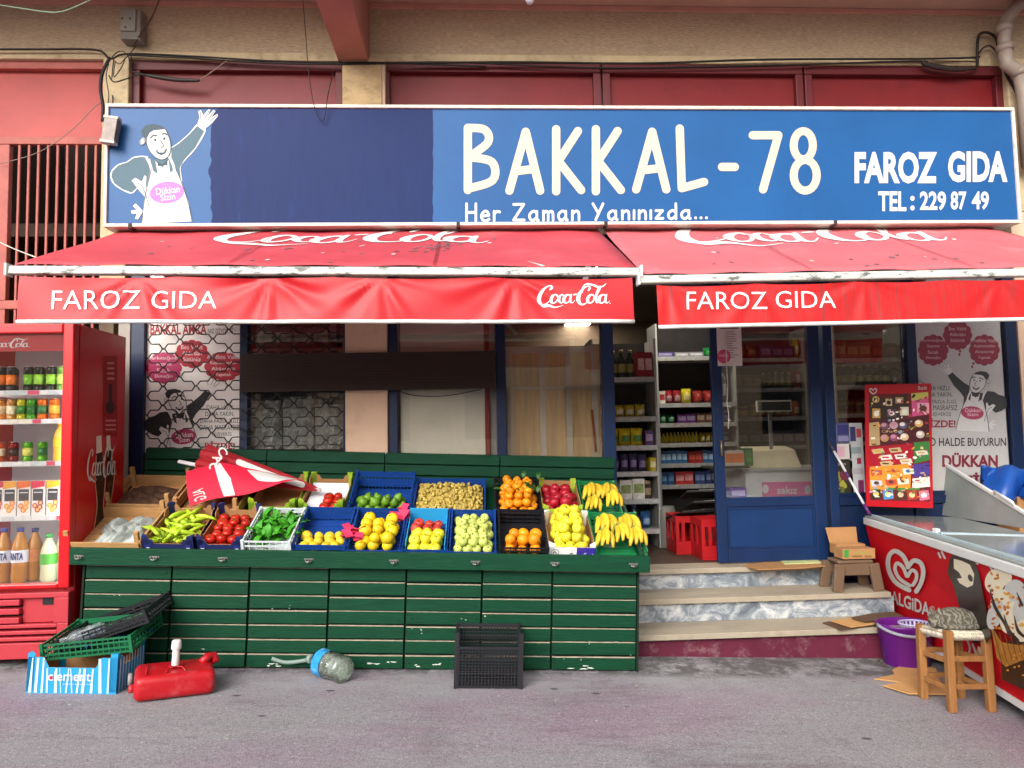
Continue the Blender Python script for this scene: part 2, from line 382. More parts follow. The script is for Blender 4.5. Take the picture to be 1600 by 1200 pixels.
# ================================================================== SETTING
def ground_mat():
    m = bpy.data.materials.new('worn_asphalt'); m.use_nodes = True; n = m.node_tree.nodes; l = m.node_tree.links; b = n['Principled BSDF']
    b.inputs['Roughness'].default_value = .85; b.inputs['Specular IOR Level'].default_value = .25
    tc = n.new('ShaderNodeTexCoord')
    def noise(sc_, det=6, ro=.6, st=(1, 1, 1)):
        mp = n.new('ShaderNodeMapping'); mp.inputs['Scale'].default_value = st; l.new(tc.outputs['Object'], mp.inputs[0])
        z = n.new('ShaderNodeTexNoise'); z.inputs['Scale'].default_value = sc_; z.inputs['Detail'].default_value = det; z.inputs['Roughness'].default_value = ro
        l.new(mp.outputs[0], z.inputs['Vector']); return z.outputs['Fac']
    def rng(x, a, bb, c, d):
        r = n.new('ShaderNodeMapRange'); r.inputs[1].default_value = a; r.inputs[2].default_value = bb; r.inputs[3].default_value = c; r.inputs[4].default_value = d
        l.new(x, r.inputs[0]); return r.outputs[0]
    def mix(f, a, c):
        x = n.new('ShaderNodeMix'); x.data_type = 'RGBA'; l.new(f, x.inputs[0])
        for i, v in ((6, a), (7, c)):
            if isinstance(v, tuple): x.inputs[i].default_value = v
            else: l.new(v, x.inputs[i])
        return x.outputs[2]
    c = mix(rng(noise(.9, 5, .6, (1, 1.6, 1)), .42, .6, 0, 1), (.275, .262, .278, 1), (.275, .212, .255, 1))
    c = mix(rng(noise(2.3, 6, .7), .5, .72, 0, .75), c, (.27, .26, .262, 1))
    c = mix(rng(noise(1.5, 6, .7, (1.3, 1, 1)), .55, .75, 0, .6), c, (.16, .145, .155, 1))
    c = mix(rng(noise(7, 8, .8), .60, .72, 0, .55), c, (.12, .11, .115, 1))
    c = mix(rng(noise(3.2, 9, .75, (.35, 1.5, 1)), .5, .66, 0, .75), c, (.31, .295, .305, 1))
    c = mix(rng(noise(2.6, 9, .75, (.3, 1.3, 1)), .54, .68, 0, .7), c, (.155, .115, .137, 1))
    # fine mineral grain
    g = noise(210, 2, .5); gm = n.new('ShaderNodeVectorMath'); gm.operation = 'SCALE'; l.new(c, gm.inputs[0]); l.new(rng(g, .32, .68, .62, 1.38), gm.inputs['Scale']); c = gm.outputs[0]
    g = noise(60, 3, .6); gm = n.new('ShaderNodeVectorMath'); gm.operation = 'SCALE'; l.new(c, gm.inputs[0]); l.new(rng(g, .3, .7, .82, 1.18), gm.inputs['Scale']); c = gm.outputs[0]
    # light dusty band worn along the foot of the stall, darker mottling closer in
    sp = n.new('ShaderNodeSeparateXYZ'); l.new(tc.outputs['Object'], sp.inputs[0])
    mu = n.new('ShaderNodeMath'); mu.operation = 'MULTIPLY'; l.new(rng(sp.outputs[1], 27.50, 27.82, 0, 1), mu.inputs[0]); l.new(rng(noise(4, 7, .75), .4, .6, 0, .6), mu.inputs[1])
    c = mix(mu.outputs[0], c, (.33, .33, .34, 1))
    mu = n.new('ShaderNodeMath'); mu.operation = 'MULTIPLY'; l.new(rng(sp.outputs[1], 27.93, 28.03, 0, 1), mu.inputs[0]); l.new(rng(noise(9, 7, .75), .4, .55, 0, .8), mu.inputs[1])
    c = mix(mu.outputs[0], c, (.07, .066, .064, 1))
    # light specks and small oil drops
    v = n.new('ShaderNodeTexVoronoi'); v.inputs['Scale'].default_value = 7.5; v.inputs['Randomness'].default_value = 1; l.new(tc.outputs['Object'], v.inputs['Vector'])
    c = mix(rng(v.outputs['Distance'], .03, .055, .75, 0), c, (.55, .53, .5, 1))
    mp = n.new('ShaderNodeMapping'); mp.inputs['Scale'].default_value = (1, 1.8, 1); mp.inputs['Location'].default_value = (3.3, 1.7, 0); l.new(tc.outputs['Object'], mp.inputs[0])
    v2 = n.new('ShaderNodeTexVoronoi'); v2.inputs['Scale'].default_value = 2.6; l.new(mp.outputs[0], v2.inputs['Vector'])
    c = mix(rng(v2.outputs['Distance'], .045, .075, .85, 0), c, (.05, .047, .05, 1))
    l.new(c, b.inputs['Base Color'])
    bp = n.new('ShaderNodeBump'); bp.inputs['Strength'].default_value = .5; bp.inputs['Distance'].default_value = .006
    l.new(noise(150, 4, .7), bp.inputs['Height']); l.new(bp.outputs[0], b.inputs['Normal'])
    return m
g = MB(); NX = 24
g.grid(lambda u, v: ((u-.5)*90, -60+62*v, gz((u-.5)*90)), NX, 8, smooth=False)
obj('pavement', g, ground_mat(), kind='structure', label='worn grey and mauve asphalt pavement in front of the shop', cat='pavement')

m_stucco = M('brushed_stucco', '#b29c80', rough=.9, var=.24, scale=32, bump=1.0, bscale=34, stretch=(.8, 1, 3.4), dirt='#8d7a62', damt=.6, dscale=1.6)
m_cream = M('cream_plaster', '#c0ab88', rough=.85, var=.15, scale=7, bump=.4, bscale=40, dirt='#4e4436', damt=.6, dscale=5)
m_pinkcol = M('pale_pink_plaster', '#d8b79c', rough=.8, var=.07, scale=5, bump=.2, bscale=60, dirt='#8a7566', damt=.3, dscale=7)
m_soffit = M('rose_soffit_paint', '#a98a78', rough=.85, var=.12, scale=2, bump=.2, bscale=30)
m_xbeam = M('dull_red_beam_paint', '#9c6a5c', rough=.8, var=.14, scale=3, bump=.2, bscale=30, dirt='#6e5044', damt=.4)
m_maroon = M('maroon_gloss_paint', '#741a1e', rough=.45, var=.16, scale=2.2, dirt='#4c1014', damt=.6, dscale=2.2, spec=.3)
m_maroonf = M('maroon_frame_paint', '#5c161c', rough=.5, var=.1, scale=4)
m_gate = M('faded_red_gate_paint', '#b04540', rough=.55, var=.12, scale=2.0, dirt='#8d3030', damt=.4)
m_gatebar = M('faded_red_bar_paint', '#a8584e', rough=.6, var=.15, scale=8)
m_navy = M('navy_gloss_paint', '#0b2042', rough=.35, var=.15, scale=5, dirt='#0b2040', damt=.5, dscale=6)
m_navychip = M('chipped_navy_paint', '#0c2850', rough=.4, var=.15, scale=5, dirt='#b0ac9e', damt=.85, dscale=16, stretch=(1, 1, .4), dth=.655)
m_dark = M('dark_void_paint', '#1a1513', rough=.9, var=.2)
m_int = M('dim_interior_plaster', '#7b6a58', rough=.9, var=.1)
m_glass = glass('shop_glass', base=.10)
m_glassw = glass('shop_glass_clear', base=.02)
m_white = M('white_metal_paint', '#dcdcd8', rough=.45, var=.05, dirt='#5b5a52', damt=.55, dscale=6, stretch=(1, 1, 1))
m_black = M('black_rubber', '#17171a', rough=.6, var=.15)
X = lambda px, py=600, Y=0: P(px, py, Y).x
Z = lambda px, py, Y=0: P(px, py, Y).z

bld = thing('shop_building', 'beige stuccoed building with maroon panels and a blue framed shopfront', 'building', (0.7, 0, 0))
BZ, TZ = 4.04, 4.47
obj('beam', MB().box((-7, 0, BZ+.05), (8, .4, TZ)), m_stucco, bld)
obj('beam_lip', MB().box((-7, -.012, BZ-.005), (8, .38, BZ+.05)), m_cream, bld)
obj('soffit', MB().box((-7, -1.0, TZ+.0), (8, .45, TZ+.22)), m_soffit, bld)
obj('soffit_trim', MB().box((-7, -.02, TZ-.035), (8, -.001, TZ-.004)), M('pale_rose_trim', '#bd8a78', rough=.8), bld)
cx0, cx1 = X(530, 95), X(578, 95)
obj('cross_beam', MB().box((cx0, -.99, BZ-.03), (cx1, -.014, TZ-.004)), m_xbeam, bld, bevel=.01)
c0, c1 = X(541, 640), X(607, 640)
obj('column', MB().box((c0, -.05, -.1), (c1, .36, BZ-.01)), m_pinkcol, bld, bevel=.008)
m_colup = M('stained_cream_plaster', '#bfa47c', rough=.9, var=.2, scale=6, bump=.6, bscale=40, stretch=(1, 1, 2), dirt='#59482f', damt=.65, dscale=4)
u0, u1 = X(535, 130, -.06), X(596, 130, -.06)
obj('column_head', MB().box((u0, -.062, 3.35), (u1, -.051, BZ-.012)), m_colup, bld)
l0, l1 = X(166, 130), X(206, 130)
obj('column', MB().box((l0, -.05, 2.2), (l1, .36, BZ-.01)), m_cream, bld, bevel=.008)
obj('column', MB().box((X(188, 600), -.04, -.1), (X(206, 600), .36, 2.2)), M('grey_plaster', '#a59d94', rough=.85, var=.1, dirt='#5d564e', damt=.5), bld)
r0 = X(1567, 130)
obj('column', MB().box((r0, -.05, 2.9), (r0+1.2, .36, BZ-.01)), m_cream, bld, bevel=.008)
obj('column', MB().box((X(1590, 600), -.04, -.3), (r0+1.5, .36, 2.9)), m_pinkcol, bld)
# maroon transom panels with frames
def transom(a, b):
    pan = obj('transom_panel', MB().box((a, .05, 3.0), (b, .09, BZ-.01)), m_maroon, bld)
    f = MB(); w = .055
    f.box((a, .0, BZ-.075), (b, .048, BZ-.008)); f.box((a, .0, 3.0), (a+w, .048, BZ-.077)); f.box((b-w, .0, 3.0), (b, .048, BZ-.077))
    obj('transom_frame', f, m_maroonf, pan, bevel=.004)
for a, b in ((206, 536), (597, 939), (942, 1255), (1258, 1567)): transom(X(a, 130), X(b, 130))
obj('fascia_wall', MB().box((l1, .1, 2.64), (r0, .3, 3.2)), m_dark, bld)

# gate on the left
gt = thing('metal_gate', 'faded red iron gate with upright bars and a plain top panel', 'gate', (-4.2, .05, 0))
gx1 = l0-.004
zt, zb = Z(80, 100, .05), Z(80, 218, .05)
obj('top_panel', MB().box((-7, .07, zb), (gx1, .1, zt)), m_gate, gt)
f = MB(); f.box((-7, .02, zt-.05), (gx1, .068, zt+.04)); f.box((-7, .02, zb-.045), (gx1, .068, zb+.01)); zc = Z(80, 470, .05)
f.box((gx1-.035, .02, zb+.012), (gx1, .066, zt-.052)); f.box((-7, .02, zc-.06), (gx1, .068, zc)); f.box((-7, .02, .2), (gx1, .068, .3)); xk = X(8, 330, .05)
f.box((xk-.05, .022, .31), (xk+.035, .067, zc-.062)); f.box((xk-.05, .022, zc+.002), (xk+.035, .067, zb-.047)); f.box((gx1-.03, .022, zc+.002), (gx1, .066, zb-.047))
obj('frame', f, m_gatebar, gt, bevel=.004)
bars = MB(); x = gx1-.075
while x > -6.5:
    if abs(x-xk) > .06: bars.box((x-.007, .03, zc+.001), (x+.007, .044, zb-.046)); bars.box((x-.007, .03, .31), (x+.007, .044, zc-.061))
    x -= .0655
obj('bars', bars, m_gatebar, gt)
obj('passage_wall', MB().box((-7, 1.4, 0), (-2.6, 1.5, 4.0)), M('dark_passage_plaster', '#3a2a22', rough=.9), bld)
sh = MB(); sh.box((-7, .5, 2.9), (-2.6, 1.2, 3.0)); sh.box((-7, .5, 1.9), (-2.6, 1.2, 2.0)); sh.box((-5.0, .5, .3), (-4.9, 1.2, 3.9)); sh.box((-3.6, .5, .3), (-3.5, 1.2, 3.9))
obj('passage_beam', sh, M('dim_timber', '#3d2b20', rough=.8), bld)

# ------------------------------------------------------------------ shopfront
FL = .385; TOP = 2.64
def post(a, b, z0, z1=TOP, y0=-.03, y1=.05, m=None): return obj('post', MB().box((a, y0, z0), (b, y1, z1)), m or m_navy, bld, bevel=.005)
WS = .95                                            # sill height behind the stall
post(X(205), X(228), .0)
post(X(537), c0-.003, WS); post(c1+.003, X(622), WS); post(X(775), X(790), WS); post(X(940), X(959), FL, m=m_navychip)
post(X(1286), X(1300), .3, m=m_navychip); post(X(1416), X(1432), .3); post(X(1572), X(1590)-.003, .3)
post(X(376), X(389), WS)
bw = MB(); bw.box((X(228)+.003, -.02, -.2), (c0-.004, .12, WS-.004)); bw.box((c1+.004, -.02, -.2), (X(940)-.003, .12, WS-.004))
obj('stall_riser_wall', bw, m_navy, bld)
zl = Z(1340, 776)
for a, b in ((1300, 1416), (1432, 1572)):
    q = MB(); q.box((X(a)+.002, -.01, .25), (X(b)-.002, .05, zl-.06)); q.box((X(a)+.002, -.03, zl-.058), (X(b)-.002, .05, zl))
    obj('sill_panel', q, m_navy, bld, bevel=.004)
def window(a, b, z0):
    w = obj('window', MB().box((a+.003, .01, z0+.002), (b-.003, .018, TOP-.05)), m_glass, bld)
    f = MB(); f.box((a+.002, -.012, z0+.001), (b-.002, .008, z0+.03)); f.box((a+.002, -.012, TOP-.049), (b-.002, .05, TOP))
    obj('frame', f, m_navy, w)
    return w
window(X(228), X(376), WS); window(X(389), X(537), WS); window(X(622), X(775), WS); window(X(790), X(940), WS); window(X(1300), X(1416), zl); window(X(1432), X(1572), zl)
tr = MB(); tr.box((X(959)+.003, -.02, TOP-.25), (X(1286)-.003, .05, TOP)); obj('door_head', tr, m_navy, bld)
# door leaf, standing in front of the right half of the opening
dr = thing('door', None, None, (0, 0, 0)); del dr
def door_part(name, px0, px1, py0, py1, y0, y1, m, parent, bevel=.004):
    """upright piece whose four corners follow the leaf"""
    a, b, c, d = P(px0, py1, y0), P(px1, py1, y0), P(px1, py0, y0), P(px0, py0, y0)
    return a, b, c, d
DX0, DX1 = X(1113, 640, -.04), X(1284, 640, -.04); DZ0 = FL+.012
DM = Z(1200, 784, -.04)
door = obj('door', MB().box((DX0, -.05, DZ0), (DX0+.075, -.012, TOP-.26)).box((DX1-.085, -.05, DZ0), (DX1, -.012, TOP-.26)).box((DX0+.0755, -.049, DM-.03), (DX1-.0855, -.013, DM+.035)).box((DX0+.0755, -.049, DZ0), (DX1-.0855, -.013, DZ0+.09)).box((DX0+.0755, -.049, TOP-.35), (DX1-.0855, -.013, TOP-.261)), m_navychip, bld, bevel=.004)
obj('lower_panel', MB().box((DX0+.076, -.038, DZ0+.091), (DX1-.086, -.022, DM-.031)), M('blue_door_panel_paint', '#0d315f', rough=.4, var=.12, scale=4, dirt='#c0beb2', damt=.6, dscale=14, dth=.70), door)
bead = MB(); a, b, z0, z1 = DX0+.077, DX1-.087, DZ0+.092, DM-.032
for q in (((a, -.046, z0), (b, -.0385, z0+.016)), ((a, -.046, z1-.016), (b, -.0385, z1)), ((a, -.046, z0+.0165), (a+.016, -.0385, z1-.0165)), ((b-.016, -.046, z0+.0165), (b, -.0385, z1-.0165))): bead.box(*q)
obj('panel_moulding', bead, m_navychip, door)
obj('glass_pane', MB().box((DX0+.076, -.034, DM+.036), (DX1-.086, -.028, TOP-.351)), m_glass, door)
obj('door_handle', MB().tube([(DX0+.04, -.05, 1.25), (DX0+.04, -.085, 1.25), (DX0+.04, -.085, 1.15), (DX0+.04, -.05, 1.15)], .008), M('worn_brass', '#9a8a66', rough=.35, metal=.8), door)
# interior shell
iw = MB(); iw.box((-2.55, 4.6, FL), (4.4, 4.7, 2.8)); iw.box((-2.65, .13, FL), (-2.55, 4.6, 2.8)); iw.box((4.4, .13, FL), (4.5, 4.6, 2.8)); iw.box((-2.65, .13, 2.8), (4.5, 4.7, 2.9))
obj('interior_wall', iw, m_int, bld)
m_floor = M('dark_plank_floor', '#4a3a30', rough=.6, var=.25, scale=9, stretch=(6, 1, 1), bump=.2)
obj('shop_floor', MB().box((-2.55, .06, FL-.1), (4.4, 4.6, FL-.002)), m_floor, kind='structure', label='dark plank floor inside the shop', cat='floor')

# ------------------------------------------------------------------ steps
def marble():
    m = bpy.data.materials.new('veined_marble'); m.use_nodes = True; n = m.node_tree.nodes; l = m.node_tree.links; b = n['Principled BSDF']
    tc = n.new('ShaderNodeTexCoord'); mp = n.new('ShaderNodeMapping'); mp.inputs['Rotation'].default_value = (0, .6, 0); mp.inputs['Scale'].default_value = (1.4, 1, 2.2); l.new(tc.outputs['Object'], mp.inputs[0])
    z = n.new('ShaderNodeTexNoise'); z.inputs['Scale'].default_value = 4.5; z.inputs['Detail'].default_value = 9; z.inputs['Roughness'].default_value = .75; z.inputs['Distortion'].default_value = 1.3; l.new(mp.outputs[0], z.inputs['Vector'])
    r = n.new('ShaderNodeValToRGB'); e = r.color_ramp.elements
    e[0].position = .34; e[0].color = lin('#5a626a'); e[1].position = .66; e[1].color = lin('#cfcfca')
    e.new(.46).color = lin('#7d868e'); e.new(.54).color = lin('#a9adb0')
    l.new(z.outputs['Fac'], r.inputs[0]); l.new(r.outputs[0], b.inputs['Base Color']); b.inputs['Roughness'].default_value = .4
    return m
m_marble = marble()
m_tread = M('worn_travertine', '#a39885', rough=.6, var=.2, scale=4, bump=.15, bscale=50, stretch=(1, 3, 1), dirt='#75654f', damt=.6, dscale=4)
m_plum = M('plum_wall_paint', '#5c1730', rough=.7, var=.2, scale=6, dirt='#a58d8d', damt=.45, dscale=9)
st = thing('entrance_steps', 'worn travertine steps with marble risers on a plum base', 'steps', (1.75, -.4, 0))
SX0, SX1 = .86, 2.68
T1, T2 = .092, .246
obj('base', MB().box((SX0, -.655, -.25), (SX1+.1, -.3, T1-.036)), m_plum, st)
obj('tread', MB().box((SX0, -.69, T1-.035), (SX1+.06, -.395, T1)), m_tread, st, bevel=.004)
obj('riser', MB().box((SX0, -.40, T1+.001), (SX1+.06, -.2, T2-.036)), m_marble, st)
obj('tread', MB().box((SX0, -.43, T2-.035), (SX1+.03, -.115, T2)), m_tread, st, bevel=.004)
obj('riser', MB().box((SX0, -.13, T2+.001), (X(1300, 890, -.15)+.05, .02, FL-.036)), m_marble, st)
obj('tread', MB().box((SX0, -.16, FL-.035), (X(1300, 890, -.15)+.08, .05, FL)), m_tread, st, bevel=.004)
obj('plinth', MB().box((X(1300, 890, -.15)+.085, -.1, -.3), (4.2, .05, FL-.14)), m_navy, bld)

# opposite side of the street (only seen mirrored in the panes)
ob = thing('opposite_building', 'plain beige apartment house across the street', 'building', (0, -19, 0))
w = MB(); w.box((-16, -22, -1), (16, -19, 5.2)); obj('wall', w, M('beige_render', '#b7a284', rough=.9, var=.1), ob)
for r_ in range(1):
    for k in range(9):
        x = -13.5+k*3.3; obj('window', MB().box((x, -18.99, 1.2+r_*3.1), (x+1.5, -18.97, 2.9+r_*3.1)), M('dark_window_glass', '#1c2024', rough=.15), ob)
# ================================================================== SIGN
sg = thing('shop_sign', 'long blue sign board reading BAKKAL-78 above the awnings', 'sign', (.72, -.2, 2.74))
SY = -.30
a, b, c, d = P(163, 357, SY), P(1596, 347, SY), P(1583, 169, SY), P(165, 162, SY)
sx0, sx1, sz0, sz1 = (a.x+d.x)/2, (b.x+c.x)/2, (a.z+b.z)/2, (c.z+d.z)/2
m_sign = M('sign_blue_vinyl', '#1c548c', rough=.4, var=.1, scale=1.3, dirt='#1b497c', damt=.4, dscale=1.0, spec=.25)
obj('face', MB().box((sx0+.02, SY+.004, sz0+.02), (sx1-.02, -.07, sz1-.02)), m_sign, sg)
f = MB(); f.box((sx0, SY-.012, sz0), (sx1, -.07, sz0+.022)); f.box((sx0, SY-.012, sz1-.022), (sx1, -.07, sz1)); f.box((sx0, SY-.012, sz0+.0225), (sx0+.02, -.07, sz1-.0225)); f.box((sx1-.02, SY-.012, sz0+.0225), (sx1, -.07, sz1-.0225))
obj('frame', f, M('cream_sign_frame', '#d9cfbf', rough=.5, var=.1, dirt='#6c4a3c', damt=.5, dscale=8), sg, bevel=.003)
Sm = lambda x, y: P(x, y, SY+.003)
NY = (0, -1, 0)
cream = flat('#cdc2ac'); wht = flat('#cfceca')
# painted-over patch with brush edges
F = Flat()
rnd = random.Random(3)
pts = []
for k in range(46): pts.append((343+k*7.4, 167+rnd.random()*2.2+(2 if k % 7 == 0 else 0)))
for k in range(24): pts.append((676+rnd.uniform(-.8, .8), 170+k*7.7))
for k in range(46): pts.append((672-k*7.3, 352-rnd.random()*2))
for k in range(24): pts.append((338-(k*.4 if k < 12 else (24-k)*.3)+rnd.uniform(-2.4, 2.4)-6, 347-k*7.5))
m_patch = M('navy_brush_paint', '#112558', rough=.55, var=.1, scale=6, stretch=(5, 1, .6), dirt='#1a3c86', damt=.45, dscale=2.0, dth=.6, spec=.2)
F.poly(pts, m_patch)
F.build('paint_patch', sg, Sm, NY)
# hand lettering
F = Flat(); bx = {'B': [(729, 197, 770, 300)], }
for ch, x0, y0, x1, y1 in (('B', 731, 200, 770, 297), ('A', 796, 206, 844, 298), ('K', 869, 202, 908, 299), ('K', 931, 202, 970, 299), ('A', 994, 206, 1041, 296), ('L', 1062, 201, 1100, 298), ('-', 1128, 262, 1148, 261), ('7', 1176, 207, 1216, 296)):
    glyph(F, ch, x0, y0, x1, y1, 13, cream)
F.ring(1255, 227, 15, 22, 12.5, cream); F.ring(1258, 274, 18, 24, 12.5, cream)
F.build('shop_name_lettering', sg, Sm, NY)
F = Flat(); x = 729; h = 27
for ch in 'Her Zaman Yanınızda...':
    if ch == ' ': x += 15; continue
    w = GW[ch]*h*1.06
    glyph(F, ch, x, 320-.0*x, x+w, 347-(x-729)*.011, 4.3, wht); x += w+8.6
FX = x-8.6
F.build('slogan_lettering', sg, lambda x, y: Sm(729+(x-729)*(1104-729)/(FX-729), y-1.5), NY)
F = Flat(); F.text('FAROZ', 1335, 237, 1464, 287, wht, bold=.042); F.text('GIDA', 1481, 236, 1574, 285, wht, bold=.042)
F.text('TEL', 1372, 299, 1416, 330, wht, bold=.03); F.text(':', 1422, 306, 1429, 329, wht, bold=.03); F.text('229', 1437, 299, 1478, 329, wht, bold=.03); F.text('87', 1485, 299, 1510, 328, wht, bold=.03); F.text('49', 1518, 299, 1545, 328, wht, bold=.03)
F.build('contact_lettering', sg, Sm, NY)
# waving shopkeeper picture: jacket, apron with a pink badge, raised arm
pk = flat('#e070b4'); ink = flat('#27404c')
def shopkeeper(F, fn, jk, ik, white, badge, outline=True, txt=None):
    G = Flat()
    arm_l = [(233, 247), (222, 245), (209, 247), (199, 254), (186, 258), (176, 267), (174, 276), (179, 287), (192, 296), (206, 301), (216, 292), (228, 296), (236, 280)]
    arm_r = [(268, 232), (280, 224), (296, 210), (311, 194), (320, 204), (305, 231), (288, 250), (281, 262), (283, 284), (276, 270), (268, 252)]
    if outline:
        for pl in (arm_l, arm_r): G.stroke(pl+[pl[0]], 3.2, white, 1)
    G.poly(arm_l, jk, 2); G.poly(arm_r, jk, 2); G.poly([(236, 250), (262, 246), (272, 262), (275, 280), (238, 282)], jk, 2)
    G.poly([(221, 350), (224, 318), (231, 284), (236, 264), (246, 272), (262, 273), (274, 264), (284, 283), (295, 316), (301, 346)], white, 3)
    G.stroke([(238, 272), (235, 258), (229, 246)], 4, white, 3); G.stroke([(273, 268), (270, 256), (265, 246)], 4, white, 3)
    G.poly([(243, 252), (254, 262), (264, 250), (266, 272), (247, 273)], white, 4); G.poly([(246, 252), (254, 257), (262, 250), (262, 258), (254, 259), (247, 260)], ik, 5)
    G.poly([(231, 205), (240, 198), (254, 199), (262, 207), (266, 222), (267, 236), (262, 246), (253, 250), (243, 246), (234, 236), (229, 222)], white, 5)
    G.ell(223, 221, 4.5, 6, white, 5, rot=.2); G.ring(223, 221, 3.6, 5, 1.1, ik, 6)
    G.poly([(231, 214), (227, 216), (223, 212), (221, 204), (228, 196), (242, 194), (253, 197), (259, 202), (250, 203), (240, 204), (234, 208)], ik, 6)
    G.stroke([(231, 205), (229, 222), (234, 236), (243, 246), (253, 250), (262, 246), (267, 236), (266, 220), (260, 204)], 1.5, ik, 6)
    G.stroke([(236, 216), (240, 212), (245, 212)], 2.2, ik, 7); G.stroke([(254, 210), (258, 209), (261, 211)], 2.2, ik, 7)
    G.ell(243, 219, 1.9, 2.3, ik, 7, n=10); G.ell(257, 217, 1.9, 2.3, ik, 7, n=10)
    G.stroke([(251, 220), (256, 228), (252, 231)], 1.4, ik, 7); G.poly([(243, 234), (252, 237), (262, 232), (259, 240), (252, 243), (246, 240)], ik, 7); G.poly([(246, 235.6), (252, 237.6), (259, 234.6), (256, 238.5), (249, 238.6)], white, 8)
    G.poly([(309, 192), (312, 184), (310, 174), (314, 172), (318, 180), (326, 171), (329, 172), (325, 181), (334, 172), (337, 174), (330, 184), (340, 178), (341, 181), (332, 192), (324, 199), (316, 201)], white, 4)
    for a_, b_ in (((320, 186), (327, 173)), ((325, 188), (335, 174)), ((328, 190), (340, 180)), ((314, 186), (313, 175))): G.stroke([a_, b_], 1.0, ik, 5)
    G.stroke([(310, 196), (319, 203)], 3.4, white, 4)
    G.poly([(206, 282), (212, 278), (222, 284), (226, 274), (229, 276), (228, 290), (232, 300), (236, 320), (232, 324), (225, 306), (216, 296)], white, 4); G.stroke([(215, 286), (224, 294), (233, 322)], 1.1, ik, 5)
    G.poly([(224, 330), (212, 318), (208, 322), (214, 328), (205, 329), (206, 334), (214, 334), (211, 342), (216, 343)], white, 4)
    G.ell(261, 301, 27, 17, badge, 5, rot=-.12)
    F.art(G, fn)
    k = Flat(); k.text('Dükkan', 244, 292, 281, 303, txt or white, 1, bold=.01, rot=-.12); k.text('Sizin', 251, 303, 274, 313, txt or white, 1, bold=.01, rot=-.12)
    return k
F = Flat(); k_ = shopkeeper(F, lambda x, y: (x, y), flat('#41606e'), ink, wht, pk)
for it in k_.items: F.items.append((it[0], it[1], it[2], 7))
F.stroke([(222, 349), (225, 318), (232, 284), (237, 265)], 1.2, ink, 6); F.stroke([(300, 345), (294, 316), (283, 283), (275, 265)], 1.2, ink, 6)
F.build('shopkeeper_picture', sg, Sm, NY, step=.0004)
for px in (203, 716, 947, 1306):
    q = P(px, 357, SY-.014); cl = MB(); cl.box((q.x-.012, SY-.016, sz0-.012), (q.x+.012, SY+.05, sz0+.02)); obj('clip', cl, M('rusty_steel', '#3a2c26', rough=.8, var=.3), sg)

# ================================================================== AWNINGS
def awning(label, x0, x1, zf0, zf1, m_can, m_val, drop, vx0, vx1, seams, amp):
    aw = thing('awning', label, 'awning', ((x0+x1)/2, -.1, 2.7), group='red shop awnings')
    YF, YB, ZB = -1.3, -.04, 2.81
    n = Vector((0, -(ZB-zf0), (YB-YF))); n = Vector((0, -(ZB-(zf0+.03)), YB-YF)).normalized()
    def can(u, v):
        zf = zf0+(zf1-zf0)*u+.028
        return Vector((x0+(x1-x0)*u, YF+(YB-YF)*v, zf+(ZB-zf)*v-.012*sin(pi*v)*(.6+.4*sin(u*19)))) + Vector((0, 0, .004*sin(u*43+v*7)))
    c = MB(); c.grid(can, 40, 10)
    o = obj('canopy', c, m_can, aw); sd = o.modifiers.new('thick', 'SOLIDIFY'); sd.thickness = .003
    r = MB(); A, B = Vector((x0-.02, YF, zf0)), Vector((x1+.02, YF, zf1))
    r.hexa([A+Vector((0, -.024, -.027)), A+Vector((0, .03, -.027)), A+Vector((0, .03, .018)), A+Vector((0, -.018, .018))], [B+Vector((0, -.024, -.027)), B+Vector((0, .03, -.027)), B+Vector((0, .03, .018)), B+Vector((0, -.018, .018))])
    obj('front_rail', r, M('grimy_white_rail', '#bcbdb6', rough=.45, var=.06, dirt='#3f4139', damt=.85, dscale=4, stretch=(2, 1, 7), dth=.535), aw, bevel=.008)
    obj('end_cap', MB().box((x0-.035, YF-.03, zf0-.036), (x0-.021, YF+.032, zf0+.03)), m_white, aw, bevel=.004); obj('end_cap', MB().box((x1+.021, YF-.03, zf1-.036), (x1+.035, YF+.032, zf1+.03)), m_white, aw, bevel=.004)
    def val(u, v):                                   # u along, v downwards
        w = 0.0
        for s_ in seams:
            dx_ = (u-s_)*(x1-x0); dz_ = v*drop+.012; rr_ = math.hypot(dx_, dz_); th = math.atan2(dx_, dz_)
            w += amp*(.55*math.cos(th*8+s_*9)+.35*math.cos(th*13-s_*5))*min(1, rr_/.1)*math.exp(-(rr_/.42)**2)
        w += amp*.5*sin(u*17+2*v)*v + amp*.25*sin(u*41-3*v)
        xx = vx0+(vx1-vx0)*u; zf = zf0+(zf1-zf0)*u
        sag = .012*(abs(sin(u*pi*len(seams)))**.7)
        return Vector((xx, YF-.004-.018*v+w, zf-.034-sag*(1-v)-drop*v))
    vm = MB(); vm.grid(val, 150, 14)
    o = obj('valance', vm, m_val, aw)
    bb = MB(); bb.tube([val(u_, 1.0)+Vector((0, 0, -.008)) for u_ in [k/24 for k in range(25)]], .011, 8)
    obj('valance_bar', bb, m_white, aw)
    for ax in (x0+.5, x1-.5): obj('folding_arm', MB().tube([(ax, -.05, ZB-.12), (ax+(.35 if ax < (x0+x1)/2 else -.35), -.62, zf0+.26), (ax, YF+.02, zf0-.01)], .018, 8), m_white, aw)
    obj('roller', MB().tube([(x0, YB+.01, ZB-.02), (x1, YB+.01, ZB-.02)], .04, 12), m_white, aw)
    return aw, can, val, n
m_can1 = M('red_tarp_faded', '#b9434d', rough=.65, var=.1, scale=3, bump=.25, bscale=5, dirt='#cf7078', damt=.6, dscale=1.6, spec=.35)
